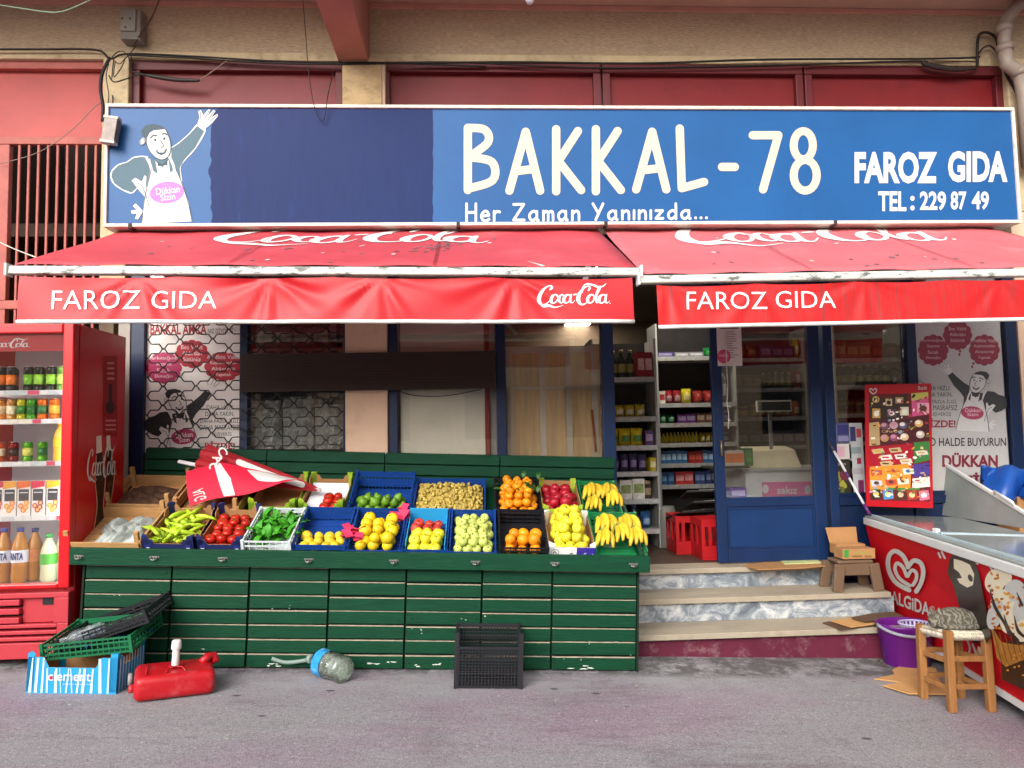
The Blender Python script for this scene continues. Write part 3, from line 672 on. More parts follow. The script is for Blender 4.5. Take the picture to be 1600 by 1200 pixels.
m_can2 = M('red_tarp_pinked', '#c4646b', rough=.65, var=.09, scale=3, bump=.25, bscale=5, dirt='#d9989a', damt=.65, dscale=1.6, spec=.35)
m_val1 = M('red_valance_vinyl', '#b9151f', rough=.45, var=.05, scale=3, spec=.4)
m_val2 = M('red_valance_streaked', '#bd1618', rough=.5, var=.07, scale=4, stretch=(9, 1, .4), dirt='#5c3836', damt=.85, dscale=3.2, spec=.4, dth=.5)
A1, B1 = P(22, 421, -1.3), P(993, 424, -1.3)
aw1, can1, val1, nc = awning('left red awning with lettering at both ends of its wrinkled valance', A1.x, B1.x, A1.z, B1.z, m_can1, m_val1, .235, A1.x+.03, B1.x-.02, (.19, .40, .58, .8), .013)
A2 = P(1005, 436, -1.3); B2 = P(1600, 425, -1.3); sl_ = (B2.z-A2.z)/(B2.x-A2.x); X2 = 3.75
aw2, can2, val2, nc = awning('right pinkish faded awning with a grimy streaked valance', A2.x, X2, A2.z, A2.z+sl_*(X2-A2.x), m_can2, m_val2, .225, A2.x+.07, X2, (.02, .2, .42, .7, .95), .007)
vw = flat('#f2eeee')
def on_val(val, x0, x1):
    def f(px, py):
        p = P(px, py, -1.325); u = (p.x-x0)/(x1-x0)
        top, bot = val(u, 0), val(u, 1); v = (top.z-p.z)/(top.z-bot.z)
        return val(u, v)
    return f
F = Flat(); F.text('FAROZ', 79, 453, 218, 483, vw, bold=-.004); F.text('GIDA', 235, 454, 338, 482, vw, bold=-.004)
F.build('shop_name_lettering', aw1, on_val(val1, A1.x+.03, B1.x-.02), NY, cut=10, base=.004)
F = Flat(); put_logo(F, vw, 839, 441, 954, 480); F.build('brand_lettering', aw1, on_val(val1, A1.x+.03, B1.x-.02), NY, cut=8, base=.004)
F = Flat(); F.text('FAROZ', 1074, 455, 1199, 483, vw, bold=-.004); F.text('GIDA', 1213, 454, 1307, 481, vw, bold=-.004)
F.build('shop_name_lettering', aw2, on_val(val2, A2.x+.07, X2), NY, cut=10, base=.004)
def on_can(can, x0, x1):
    return lambda u, v: can((u-x0)/(x1-x0), v)
fw = flat('#e6e2e0')
# big script on each canopy: its upper half runs up behind the sign
def canv(px, py, x0, x1, zf):                        # where a survey ray meets the canopy: (x, v)
    n_ = Vector((0, -(2.81-zf), 1.26)).normalized(); q = ONP(Vector((0, -1.3, zf)), n_)(px, py); return q.x, (q.y+1.3)/1.26
xa, va = canv(318, 379, A1.x, B1.x, A1.z+.028); xb, vb = canv(768, 379, A1.x, B1.x, A1.z+.028)
F = Flat(); put_logo(F, fw, xa, va+.46, xb, va-.03); F.build('brand_lettering', aw1, on_can(can1, A1.x, B1.x), nc, cut=.09, base=.004)
xa, va = canv(1068, 382, A2.x, X2, A2.z+.028); xb, vb = canv(1512, 382, A2.x, X2, A2.z+.028)
F = Flat(); put_logo(F, fw, xa, va+.50, xb, va-.03); F.build('brand_lettering', aw2, on_can(can2, A2.x, X2), nc, cut=.09, base=.004)

# stitched seams, stains and droppings on the canopies
rr = random.Random(51)
for aw_, can_, xl, xr, seam_c, n_ in ((aw1, can1, A1.x, B1.x, '#8a222c', 30), (aw2, can2, A2.x, X2, '#a04048', 22)):
    F = Flat(); sm_ = flat(seam_c, .7); st_ = flat('#7c6468', .8); wt_ = flat('#d8c4c4', .8)
    for k in range(1, 3): x = xl+(xr-xl)*k/3; F.stroke([(x-.006, .01), (x-.006, .99)], .004, sm_, smooth=False, round=False); F.stroke([(x+.006, .01), (x+.006, .99)], .004, sm_, smooth=False, round=False)
    for k in range(n_): x = rr.uniform(xl+.1, xr-.6); v = rr.uniform(.05, .7); F.ell(x, v, rr.uniform(.004, .016), rr.uniform(.006, .02), rr.choice((st_, wt_, st_)), n=8, rot=rr.uniform(0, 3))
    if aw_ is aw1:
        for k in range(60): a = rr.gauss(0, .09); F.ell(xr-1.15+a+.1*rr.random(), .42+.9*a*.5+rr.gauss(0, .05), rr.uniform(.003, .014), rr.uniform(.005, .016), st_, n=7, rot=rr.uniform(0, 3))
    F.build('stains', aw_, on_can(can_, xl, xr), nc, base=.003, kind='stuff')
# ================================================================== GREENGROCER STALL
m_green = M('green_board_paint', '#083c26', rough=.6, spec=.18, var=.2, scale=9, dirt='#9fb3a0', damt=.5, dscale=20, stretch=(.7, 1, 4), bump=.25, bscale=22, dth=.69)
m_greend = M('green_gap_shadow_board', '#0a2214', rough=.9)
m_chrome = M('dull_chrome', '#8f8d88', rough=.4, metal=.8, var=.3, scale=40)
SX = -.643
stall = thing('market_stall', 'green plank greengrocer stall with a sloping display in front of the shop', 'market stall', (SX, -.95, gz(SX)), (0, math.atan(SL), 0))
SM = wm(stall); SI = SM.inverted()
def LS(*p): return SM @ Vector(p)
def lx(px, py, Y): return (SI @ P(px, py, Y)).x
HB = 1.555
seams = [-HB+.012]+[lx(px, 960, -.95) for px in (265, 387, 512, 633, 752, 862)]+[HB-.012]
rnd = random.Random(11)
m_edge = M('pale_plank_edge', '#b9a994', rough=.8, var=.3, scale=14, stretch=(1, 1, 1))  # pale strip along the top edge of each front plank
for i in range(7):
    a, b = seams[i]+.006, seams[i+1]-.006
    mb = MB(); ed = MB()
    for k in range(7):
        z0 = .012+k*.0795; j = rnd.uniform(-.003, .003); y = rnd.uniform(-.004, .003)
        mb.box((a, y, z0+j), (b, y+.02, z0+.066+j))
        mb.mat(1); mb.box((a+.001, y-.0008, z0+.0662+j), (b-.001, y+.019, z0+.0685+j)); mb.mat(0)
    mb.v = [SM @ p for p in mb.v]
    obj('front_panel', mb, [m_green, m_edge], stall)
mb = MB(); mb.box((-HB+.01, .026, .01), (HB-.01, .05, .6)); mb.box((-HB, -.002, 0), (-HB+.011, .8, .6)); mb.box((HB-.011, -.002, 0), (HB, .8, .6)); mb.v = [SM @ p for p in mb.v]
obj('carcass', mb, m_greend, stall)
mb = MB(); mb.box((-1.605, -.055, .565), (1.605, -.028, .658)); mb.box((-1.605, -.027, .6), (1.605, .012, .652)); mb.v = [SM @ p for p in mb.v]
obj('front_lip', mb, m_green, stall, bevel=.004)
mb = MB(); mb.hexa([Vector(p) for p in ((-HB, .013, .58), (HB, .013, .58), (HB, .86, .955), (-HB, .86, .955))], [Vector(p) for p in ((-HB, .013, .603), (HB, .013, .603), (HB, .86, .978), (-HB, .86, .978))]); mb.v = [SM @ p for p in mb.v]
obj('display_board', mb, m_green, stall)
# back boards
bl_, br_ = lx(229, 706, -.09), lx(960, 712, -.09)
cuts = [bl_]+[lx(px, 720, -.09) for px in (418, 602, 781)]+[br_]
for i in range(4):
    mb = MB()
    for k in range(5):
        z0 = .815+k*.0755; mb.box((cuts[i]+.003, .835+rnd.uniform(-.003, .003), z0), (cuts[i+1]-.003, .86, z0+.067))
    mb.box((cuts[i]+.003, .862, .8), (cuts[i+1]-.003, .875, 1.19)); mb.v = [SM @ p for p in mb.v]
    obj('back_panel', mb, m_green, stall, bevel=.003)
for s in (-1, 1):
    mb = MB(); xa, xb = (HB+.001, HB+.024) if s > 0 else (-HB-.024, -HB-.001)
    q = [(.0, .60), (.84, .95), (.84, 1.035), (.0, .66)] if s > 0 else [(.0, .575), (.84, .93), (.84, .98), (.0, .612)]
    mb.hexa([Vector((xa, y, z)) for y, z in q], [Vector((xb, y, z)) for y, z in q]); mb.v = [SM @ p for p in mb.v]
    obj('side_board', mb, m_green, stall, bevel=.003)
for px in (122, 240, 347, 482, 615, 743, 867, 990):
    x = lx(px, 883, -1.01); mb = MB()
    mb.tube([(x-.018, -.056, .615), (x-.014, -.072, .604), (x, -.076, .60), (x+.014, -.072, .604), (x+.018, -.056, .615)], .0035, 6); mb.box((x-.026, -.058, .609), (x+.026, -.0555, .619)); mb.tube([(x, -.058, .614), (x, -.07, .598)], .003, 5); mb.v = [SM @ p for p in mb.v]
    obj('hook', mb, m_chrome, stall)

F = Flat(); rr = random.Random(41); sc_m = flat('#c9cfc4', .8)
for x0_, x1_, y_ in ((412, 462, 1040), (566, 625, 1037), (630, 706, 1040), (880, 918, 1044), (300, 330, 1036), (905, 985, 1005), (640, 660, 985), (720, 790, 965), (420, 470, 950), (250, 320, 1010), (860, 990, 1026), (150, 230, 930)):
    for k in range(5 if y_ > 1030 else 4):
        x = rr.uniform(x0_, x1_); y = y_+rr.uniform(-4, 5 if y_ < 1030 else 2); l_ = rr.uniform(2, 13) if y_ > 1030 else rr.uniform(.6, 2.4); kk = 1 if y_ > 1030 else .5; F.stroke([(x, y, kk*rr.uniform(.6, 1.6)), (x+l_*.5, y+rr.uniform(-1, 1), kk*rr.uniform(.8, 2.2)), (x+l_, y+rr.uniform(-1, 1), .5)], 1.0, sc_m)
F.build('paint_scuffs', stall, lambda x, y: P(x, y, -.9535), (0, -1, 0), step=.0002, kind='stuff')
mb = MB()
for i in range(7):
    for k in range(7):
        for x in (seams[i]+.03, seams[i+1]-.03): mb.lathe([(.0035, 0), (.0028, .0015)], 6, SM @ Matrix.Translation((x+rr.uniform(-.006, .006), -.0035, .045+k*.0795+rr.uniform(-.008, .008))) @ Matrix.Rotation(pi/2, 4, 'X'))
obj('nail_heads', mb, M('rusty_nail', '#2c2620', rough=.7, var=.3), stall, kind='stuff')
TILT = math.atan2(.375, .847)
DMX = SM @ Matrix.Translation((0, .013, .605)) @ Matrix.Rotation(TILT, 4, 'X')
DI = DMX.inverted()
def DP(px, py, n=0.0):
    o, d = DI @ CP, DI.to_3x3() @ ray(px, py); t = (n-o.z)/d.z; q = o+d*t; return q.x, q.y

# ---- containers (local frame: x across, y up the slope from the front edge, z off the board)
def lattice(mb, a, b, h, nv, rows, t=.006, solid=None, z0=0.0):
    a, b = Vector(a), Vector(b); L = (b-a).length
    for z in rows: mb.bar(a+Vector((0, 0, z0+z)), b+Vector((0, 0, z0+z)), t, t*1.5)
    for k in range(nv+1):
        p = a+(b-a)*(k/nv); mb.bar(p+Vector((0, 0, z0)), p+Vector((0, 0, z0+h)), t*.8, t*.7, up=(0, 1, 0.001) if abs((b-a).x) > abs((b-a).y) else (1, 0, 0.001))
    if solid:
        n = (b-a).normalized()
        for s0, s1 in solid:
            mb.bar(a+Vector((0, 0, z0+(s0+s1)/2)), b+Vector((0, 0, z0+(s0+s1)/2)), t*.6, (s1-s0))
def crate_mesh(w, d, h, back=None, hf=None, dense=18, band=True):
    """open plastic crate: mesh walls, rims and corner posts; hf = height of a cut-down front"""
    mb = MB(); hb = back or h; x = w/2; hf = hf or h
    mb.box((-x+.004, .004, 0), (x-.004, d-.004, .005))
    for k in range(1, 6): mb.bar((-x, d*k/6, .008), (x, d*k/6, .008), .01, .006)
    nv = max(6, int(w/.4*dense))
    lattice(mb, (-x, 0, 0), (x, 0, 0), hf, nv, [.006, hf*.35, hf*.68, hf-.006], solid=[(hf-.02, hf)] if band else None)
    lattice(mb, (-x, d, 0), (x, d, 0), hb, nv, [.006, hb*.25, hb*.5, hb*.75, hb-.006], solid=[(hb-.035, hb), (hb*.3, hb*.62)] if band else [(hb-.02, hb)])
    for sx in (-x, x):
        lattice(mb, (sx, 0, 0), (sx, d, 0), min(h, hf+.03), 10, [.006, h*.35, h*.7], solid=None)
        mb.hexa([Vector((sx-.004, 0, hf-.012)), Vector((sx+.004, 0, hf-.012)), Vector((sx+.004, 0, hf)), Vector((sx-.004, 0, hf))], [Vector((sx-.004, d, hb-.012)), Vector((sx+.004, d, hb-.012)), Vector((sx+.004, d, hb)), Vector((sx-.004, d, hb))])
        for k in range(1, 11):
            y = d*k/11; mb.bar((sx, y, h*.6), (sx, y, hf+(hb-hf)*k/11-.01), .005, .005, up=(1, 0, .001))
    for sx, sy, hh in ((-x, 0, hf), (x, 0, hf), (-x, d, hb), (x, d, hb)): mb.box((sx-.008, sy-.008, 0), (sx+.008, sy+.008, hh+.004))
    return mb
def carton_mesh(w, d, h, notch=False):
    """cardboard tray: slot 0 printed outside, slot 1 inside, with raised folded corners"""
    mb = MB(); x = w/2; t = .004
    mb.mat(1); mb.box((-x+t, t, 0), (x-t, d-t, .004))
    for (a, b) in (((-x, 0), (x, 0)), ((x, 0), (x, d)), ((x, d), (-x, d)), ((-x, d), (-x, 0))):
        a, b = Vector((*a, 0)), Vector((*b, 0)); n = Vector((0, 0, 1)).cross(b-a).normalized()
        L = (b-a).length; prof = [(0, h), (.18, h), (.24, h*.72), (.76, h*.72), (.82, h), (1, h)] if notch else [(0, h), (1, h)]
        top = [a+(b-a)*s+Vector((0, 0, z)) for s, z in prof]
        mb.mat(0); vs = [a, b]+top[::-1]; mb.add(vs, [tuple(range(len(vs)))])
        mb.mat(1); vi = [p+n*t for p in vs]; mb.add(vi, [tuple(range(len(vi)-1, -1, -1))])
        for i in range(len(top)-1): mb.add([top[i], top[i+1], top[i+1]+n*t, top[i]+n*t], [(0, 1, 2, 3)])
    mb.mat(0)
    for sx in (-x, x):
        for sy in (0, d):
            a = .035*(1 if sx < 0 else -1); b = .03*(1 if sy == 0 else -1)
            mb.hexa([Vector(p) for p in ((sx, sy, .01), (sx+a, sy, .01), (sx, sy+b, .01), (sx, sy+b*.9, .01))], [Vector(p) for p in ((sx, sy, h+.02), (sx+a, sy, h+.02), (sx, sy+b, h+.02), (sx, sy+b*.9, h+.02))])
    return mb
def wood_mesh(w, d, h):
    mb = MB(); x = w/2
    for k in range(6): mb.box((-x+.01, d*(k+.04)/6, .004), (x-.01, d*(k+.94)/6, .01))
    for y0, y1 in ((-.004, .006), (d-.006, d+.004)): mb.box((-x+.004, y0, .012), (x-.004, y1, h*.72))
    for sx in (-x, x): mb.box((sx-.005, .007, .02), (sx+.005, d-.007, h*.42)); mb.box((sx-.005, .007, h*.5), (sx+.005, d-.007, h*.85))
    for sx, s in ((-x, 1), (x, -1)):
        for sy in (.008, d-.03): mb.box((sx+s*.006, sy, .0), (sx+s*.03, sy+.022, h+.035))
    return mb
def place(o, u, v, n=0.0, rz=0.0, extra=None):
    o.matrix_basis = DMX @ Matrix.Translation((u, v, n)) @ Matrix.Rotation(rz, 4, 'Z') @ (extra or Matrix())
CR = {}
m_blue = M('blue_crate_plastic', '#153f88', rough=.4, var=.08, spec=.5)
m_bk = M('black_crate_plastic', '#1d1d22', rough=.45, var=.1, spec=.5)
m_whc = M('white_crate_plastic', '#cfd6d8', rough=.45, var=.06)
m_grc = M('green_crate_plastic', '#1b7a48', rough=.45, var=.08)
m_wood = M('pale_crate_wood', '#b98d5a', rough=.8, var=.22, scale=10, stretch=(1, 6, 6), dirt='#7b5833', damt=.4, dscale=5)
m_card = M('brown_corrugated_card', '#a97c4f', rough=.85, var=.1, scale=8)
m_navcard = M('navy_printed_card', '#232a5c', rough=.55, var=.06)
def crate(key, kind, pxl, pxr, py, v0, v1, h, m, label, cat, rz=0.0, **kw):
    ua, ub = DP(pxl, py)[0], DP(pxr, py)[0]; w = abs(ub-ua)-.008; d = v1-v0
    mb = {'plastic': crate_mesh, 'carton': carton_mesh, 'wood': wood_mesh}[kind](w, d, h, **kw)
    nm = {'plastic': 'plastic_crate', 'carton': 'carton_tray', 'wood': 'wooden_crate'}[kind]
    o = obj(nm, mb, m, None, label, cat, group={'plastic': 'plastic crates on the stall', 'carton': 'carton trays on the stall', 'wood': 'wooden crates on the stall'}[kind], local=True)
    place(o, (ua+ub)/2, v0, .002, rz); CR[key] = (o, w, d, h); return o
FV = (.015, .405); BV = (.435, .82)
m_lime = M('green_yellow_printed_card', '#8fb32a', rough=.6, var=.3, scale=9)
crate('F1', 'wood', 126, 244, 838, *FV, .10, m_wood, 'wooden crate holding a crumpled grey bag at the left front of the stall', 'crate')
crate('F2', 'carton', 246, 325, 838, *FV, .10, [m_navcard, m_card], 'navy carton tray of long pale green peppers', 'crate', notch=True)
crate('F3', 'carton', 328, 398, 838, *FV, .10, [m_navcard, m_card], 'navy carton tray of red tomatoes', 'crate', notch=True)
crate('F4', 'plastic', 398, 470, 838, .0, .37, .11, m_whc, 'white plastic crate of green herbs on the stall', 'crate', band=False, dense=12)
crate('F5', 'plastic', 472, 550, 838, *FV, .10, m_blue, 'blue plastic crate with a few yellow lemons low inside', 'crate', hf=.08)
crate('F6', 'plastic', 553, 632, 838, *FV, .10, m_blue, 'blue plastic crate of big yellow quinces and pink paper', 'crate', hf=.05)
crate('F7', 'plastic', 634, 702, 838, *FV, .10, m_blue, 'blue plastic crate of red and yellow apples before a light blue liner', 'crate', hf=.06)
crate('F8', 'plastic', 704, 774, 838, *FV, .10, m_blue, 'blue plastic crate of pale green apples', 'crate', hf=.05)
crate('F9', 'plastic', 778, 850, 838, *FV, .11, m_bk, 'black plastic crate with a single layer of oranges at the front', 'crate', hf=.085, band=False, dense=14)
crate('B1', 'wood', 186, 288, 782, *BV, .11, m_wood, 'wooden crate lined with crumpled brown paper beside the drinks fridge', 'crate')
crate('B2', 'wood', 284, 386, 792, .41, .78, .10, m_wood, 'wooden crate half covered by the folded red parasol', 'crate')
crate('B3', 'carton', 400, 473, 790, *BV, .11, [m_lime, m_card], 'empty brown carton with a green and yellow rim behind the herbs', 'crate', notch=True)
crate('B4', 'carton', 476, 545, 790, *BV, .11, [m_lime, m_card], 'brown carton with green rim holding a white tray of red tomatoes', 'crate', notch=True)
crate('B5', 'plastic', 551, 645, 788, *BV, .11, m_blue, 'tall backed blue plastic crate of green avocados', 'crate', back=.14, hf=.08)
crate('B6', 'plastic', 648, 758, 788, *BV, .10, m_blue, 'blue plastic crate heaped with small tan jujubes', 'crate', hf=.07)
crate('B7', 'plastic', 772, 842, 788,   .43, .82, .11, m_bk, 'black plastic crate heaped with leafy mandarins', 'crate', hf=.085, band=False, dense=14)
crate('B8', 'carton', 842, 902, 788, *BV, .10, [M('yellow_green_printed_card', '#a8bf3a', rough=.6, var=.3, scale=8), m_card], 'yellow green carton tray of dark red apples', 'crate')
crate('B9', 'plastic', 905, 962, 788, *BV, .10, m_grc, 'green plastic crate of bananas at the back right of the stall', 'crate', hf=.03, band=False)
crate('F11', 'plastic', 920, 996, 838, *FV, .10, m_grc, 'green plastic crate of bananas at the front right of the stall', 'crate', hf=.03, band=False)
# white lettered fruit carton
o = crate('F10', 'carton', 850, 920, 838, *FV, .09, [flat('#e9e9e6'), m_card], 'white lettered carton tray heaped with yellow apples', 'crate')
w = CR['F10'][1]
F = Flat(); F.rect(-w/2+.16, .0, w/2, .09, flat('#3a2f9a'), 1); F.text('Golden', -.02, .055, .075, .012, flat('#4a4a4a'), 2, bold=.004, shear=.2, up=1)
F.ring(-.1, .055, .022, .022, .003, flat('#6a6a6a'), 2); F.stroke([(-.11, .05), (-.1, .062), (-.09, .05)], .006, flat('#6a6a6a'), 2)
F.text('Fruit', .066, .055, .13, .018, wht, 2, bold=.01, shear=.2, up=1); F.text('Tarim', .03, .08, .075, .068, flat('#7a4a8a'), 2)
def oncr(o, f):
    m = o.matrix_basis; return lambda x, y: m @ Vector(f(x, y))
F.build('printed_front', o, oncr(o, lambda x, y: (x, -.001, y)), (o.matrix_basis.to_3x3() @ Vector((0, -1, 0))))
F = Flat(); F.rect(-.012, .03, .012, .055, wht)
for k in ('F2', 'F3'):
    o, w, d, h = CR[k]
    F = Flat()
    for sx in (-1, 1): F.rect(sx*(w/2-.03)-.016, .02, sx*(w/2-.03)+.016, .07, flat('#27307a'), 1); F.rect(sx*(w/2-.03)-.009, .03, sx*(w/2-.03)+.009, .05, wht, 2)
    F.build('printed_front', o, oncr(o, lambda x, y: (x, -.001, y)), (o.matrix_basis.to_3x3() @ Vector((0, -1, 0))))
m_lblue = M('light_blue_card', '#2f9fd6', rough=.5, var=.06)
o, w, d, h = CR['F7']; mb = MB(); mb.box((-w/2+.012, d-.03, .012), (w/2-.012, d-.024, .12)); mb.box((-w/2+.012, .02, .012), (-w/2+.017, d-.031, .08)); mb.box((w/2-.017, .02, .012), (w/2-.012, d-.031, .08)); mb.v = [o.matrix_basis @ p for p in mb.v]
obj('liner', mb, m_lblue, o)
o, w, d, h = CR['B4']; mb = MB(); mb.box((-w/2+.02, .02, .03), (w/2-.02, d-.05, .038)); mb.box((-w/2+.02, d-.055, .0385), (w/2-.02, d-.05, .075)); mb.v = [o.matrix_basis @ p for p in mb.v]
obj('white_tray', mb, flat('#e8ecf0'), o)

# ---- fruit
def me_of(name, mb, mats):
    me = bpy.data.meshes.new(name); me.from_pydata([tuple(p) for p in mb.v], [], mb.f)
    for m in mats: me.materials.append(m)
    me.polygons.foreach_set('material_index', mb.m); me.polygons.foreach_set('use_smooth', mb.sm); me.update(); return me
def round_fruit(name, prof, r, mats, stem=True, calyx=False, n=14):
    mb = MB(); mb.lathe([(a*r, z*r) for a, z in prof], n, caps=True)
    if stem: mb.mat(1); mb.tube([(0, 0, prof[-1][1]*r-.002), (.003, .001, prof[-1][1]*r+.014)], .0022, 5)
    if calyx:
        mb.mat(1)
        for k in range(5):
            a = 2*pi*k/5; z = prof[-1][1]*r
            mb.add([(0, 0, z+.004), (.5*r*cos(a-.25), .5*r*sin(a-.25), z+.003), (.85*r*cos(a), .85*r*sin(a), z-.004), (.5*r*cos(a+.25), .5*r*sin(a+.25), z+.003)], [(0, 1, 2, 3)])
    return me_of(name, mb, mats)
APP = [(.12, -.80), (.35, -.9), (.62, -.78), (.85, -.45), (1.0, 0), (.97, .35), (.8, .68), (.5, .86), (.25, .80), (.06, .62)]
SPH = [(.1, -.98), (.4, -.91), (.72, -.69), (.93, -.36), (1, 0), (.93, .36), (.72, .69), (.4, .91), (.1, .97)]
TOM = [(.1, -.8), (.5, -.76), (.83, -.5), (1, -.05), (.95, .35), (.7, .65), (.4, .74), (.12, .66)]
QUI = [(.1, -.95), (.45, -.9), (.8, -.62), (1, -.1), (.95, .3), (.72, .65), (.42, .88), (.2, .95), (.1, .9)]
AVO = [(.1, -1.0), (.5, -.9), (.85, -.55), (.98, -.05), (.8, .45), (.5, .85), (.3, 1.15), (.1, 1.25)]
m_stem = M('fruit_stem', '#5a4526', rough=.8)
m_leaf = M('fruit_leaf', '#2f5a22', rough=.5, var=.3)
fm = lambda n, c, d=None, r=.42, **k: M(n, c, rough=r, var=.16, scale=24, spec=.4, rnd=.2, dirt=d, damt=.55, dscale=14, **k)
PR = {'yellow apple': round_fruit('apple', APP, .036, [fm('yellow_apple_skin', '#d8cc2e', '#bcc23a'), m_stem]),
      'pale apple': round_fruit('apple', APP, .0295, [fm('pale_green_apple_skin', '#bcc863', '#d3d07e'), m_stem]),
      'red apple': round_fruit('apple', APP, .036, [fm('red_apple_skin', '#9c1226', '#c03a30'), m_stem]),
      'blush apple': round_fruit('apple', APP, .0315, [fm('blush_apple_skin', '#b8382c', '#d6922f'), m_stem]),
      'quince': round_fruit('quince', QUI, .0365, [fm('quince_skin', '#e4c31c', '#d0ba2c'), m_stem]),
      'lemon': round_fruit('lemon', QUI, .031, [fm('lemon_skin', '#e0c02a', '#dcc850'), m_stem], stem=False),
      'orange': round_fruit('orange', SPH, .035, [fm('orange_skin', '#ef9010', '#f0a52a', bump=.2, bscale=250), m_stem], stem=False),
      'mandarin': round_fruit('mandarin', TOM, .030, [fm('mandarin_skin', '#ee8c0c', '#e2a218', bump=.2, bscale=250), m_leaf]),
      'tomato': round_fruit('tomato', TOM, .0315, [fm('tomato_skin', '#c01f12', '#d23c1e', r=.22), m_leaf], stem=False, calyx=True),
      'avocado': round_fruit('avocado', AVO, .030, [fm('green_avocado_skin', '#5f8a1e', '#86a83a'), m_stem], stem=False),
      'jujube': round_fruit('jujube', AVO, .0115, [fm('jujube_skin', '#b8a04e', '#cfc284', r=.6), m_stem], stem=False, n=8)}
NAME = {'yellow apple': 'apple', 'pale apple': 'apple', 'red apple': 'apple', 'blush apple': 'apple'}
def fruit(kind, M4, label, group):
    nm = NAME.get(kind, kind); o = bpy.data.objects.new(nm, PR[kind]); COL.objects.link(o); o.matrix_basis = M4
    return tag(o, label, nm, group)
def heap(key, kind, r, label, group, layers=2, y0=0.0, y1=None, zb=.012, seed=1, mixf=None, upright=False, x0=None, x1=None, skip=0.0):
    o, w, d, h = CR[key]; rr = random.Random(seed); y1 = y1 or d; B = o.matrix_basis
    X0, X1 = (-w/2+.012 if x0 is None else x0), (w/2-.012 if x1 is None else x1); out = []
    for L in range(layers):
        inset = r*(1.0+.62*L); st = r*1.93; yy = y0+.012+inset; row = 0
        while yy <= y1-.012-inset+.012:
            span = (X1-X0)-2*inset; n = max(1, int(span/st)+1); off = (span-(n-1)*st)/2 if n > 1 else span/2
            for i in range(n):
                if rr.random() < skip: continue
                x = X0+inset+off+i*st+(r*.5 if row % 2 else -r*.3)*(1 if n > 1 else 0)*.5+rr.uniform(-.22, .22)*r
                z = zb+r*.92+L*r*1.35+rr.uniform(-.12, .12)*r
                sc_ = rr.uniform(.84, 1.08); Rm = Matrix.Rotation(rr.uniform(0, 6.28), 4, 'Z') @ Matrix.Rotation(rr.uniform(.1, .9) if not upright else rr.uniform(0, .35), 4, 'X') @ Matrix.Rotation(rr.uniform(0, 6.28), 4, 'Z')
                kd = mixf(x, yy, L, rr) if mixf else (kind, label, group)
                fruit(kd[0], B @ Matrix.Translation((x, yy+rr.uniform(-.25, .25)*r, z)) @ Rm @ Matrix.Scale(sc_, 4), kd[1], kd[2])
            yy += st*.93; row += 1
heap('F3', 'tomato', .0315, 'red tomato with green calyx in the navy carton tray', 'tomatoes in the navy tray', 2, upright=True, seed=2, zb=.0)
heap('F5', 'lemon', .031, 'yellow lemon low in the blue crate with a tall mesh front', 'lemons in the blue crate', 1, y1=.2, seed=3)
heap('F6', 'quince', .037, 'big yellow quince in the blue crate with pink paper', 'quinces in the blue crate', 2, seed=4, skip=.06)
def mixap(x, y, L, rr):
    return ('blush apple', 'red blushed apple in the back half of the light blue lined crate', 'red apples in the lined crate') if y > .17 else ('yellow apple', 'yellow apple in the front half of the light blue lined crate', 'yellow apples in the lined crate')
heap('F7', 'yellow apple', .032, '', '', 2, y1=.33, seed=5, mixf=mixap)
heap('F8', 'pale apple', .0295, 'pale green apple in the blue plastic crate beside the black crate', 'pale green apples', 2, seed=6)
heap('F9', 'orange', .035, 'orange at the front of the low black crate', 'oranges in the black crate', 2, y1=.2, seed=7)
heap('F10', 'yellow apple', .0365, 'yellow apple heaped in the white lettered carton', 'yellow apples in the white carton', 3, seed=8, y1=.42, zb=.03)
heap('B4', 'tomato', .032, 'red tomato on the white tray in the brown carton', 'tomatoes on the white tray', 1, y1=.2, zb=.038, seed=9, upright=True, x0=-.02)
heap('B5', 'avocado', .033, 'green avocado in the tall backed blue crate', 'avocados in the blue crate', 2, y1=.22, seed=10)
heap('B7', 'mandarin', .031, 'bright orange mandarin heaped in the upper black crate', 'mandarins in the black crate', 3, seed=11, zb=.035)
heap('B8', 'red apple', .037, 'dark red apple in the yellow green carton tray', 'red apples in the carton', 2, seed=12, zb=.02)
o, w, d, h = CR['B6']; rr = random.Random(13); B = o.matrix_basis
def mound(x, y): return .045+.05*max(0, 1-((x/(w*.52))**2))*max(0, 1-((y-d*.5)/(d*.62))**2)+.006*sin(x*60)*sin(y*55)
mb = MB(); mb.grid(lambda u, v: Vector((-w/2+.012+(w-.024)*u, .012+(d-.024)*v, mound(-w/2+w*u, d*v)-.006+.004*sin(u*190)*sin(v*170))), 60, 46, T=B)
obj('jujube_heap', mb, fm('jujube_skin', '#b8a04e', '#cfc284', r=.6), None, 'mass of small tan jujubes filling the wide blue crate', 'jujubes', kind='stuff')
n = 0
while n < 292:
    x, y = rr.uniform(-w/2+.02, w/2-.02), .02+(d-.04)*rr.random()
    fruit('jujube', B @ Matrix.Translation((x, y, mound(x, y)+rr.uniform(.0, .010))) @ Matrix.Rotation(rr.uniform(0, 6.28), 4, 'Z') @ Matrix.Rotation(rr.uniform(0, 1.6), 4, 'X') @ Matrix.Scale(rr.uniform(.8, 1.15), 4), 'small tan jujube lying on top of the heap in the wide blue crate', 'jujubes in the blue crate'); n += 1
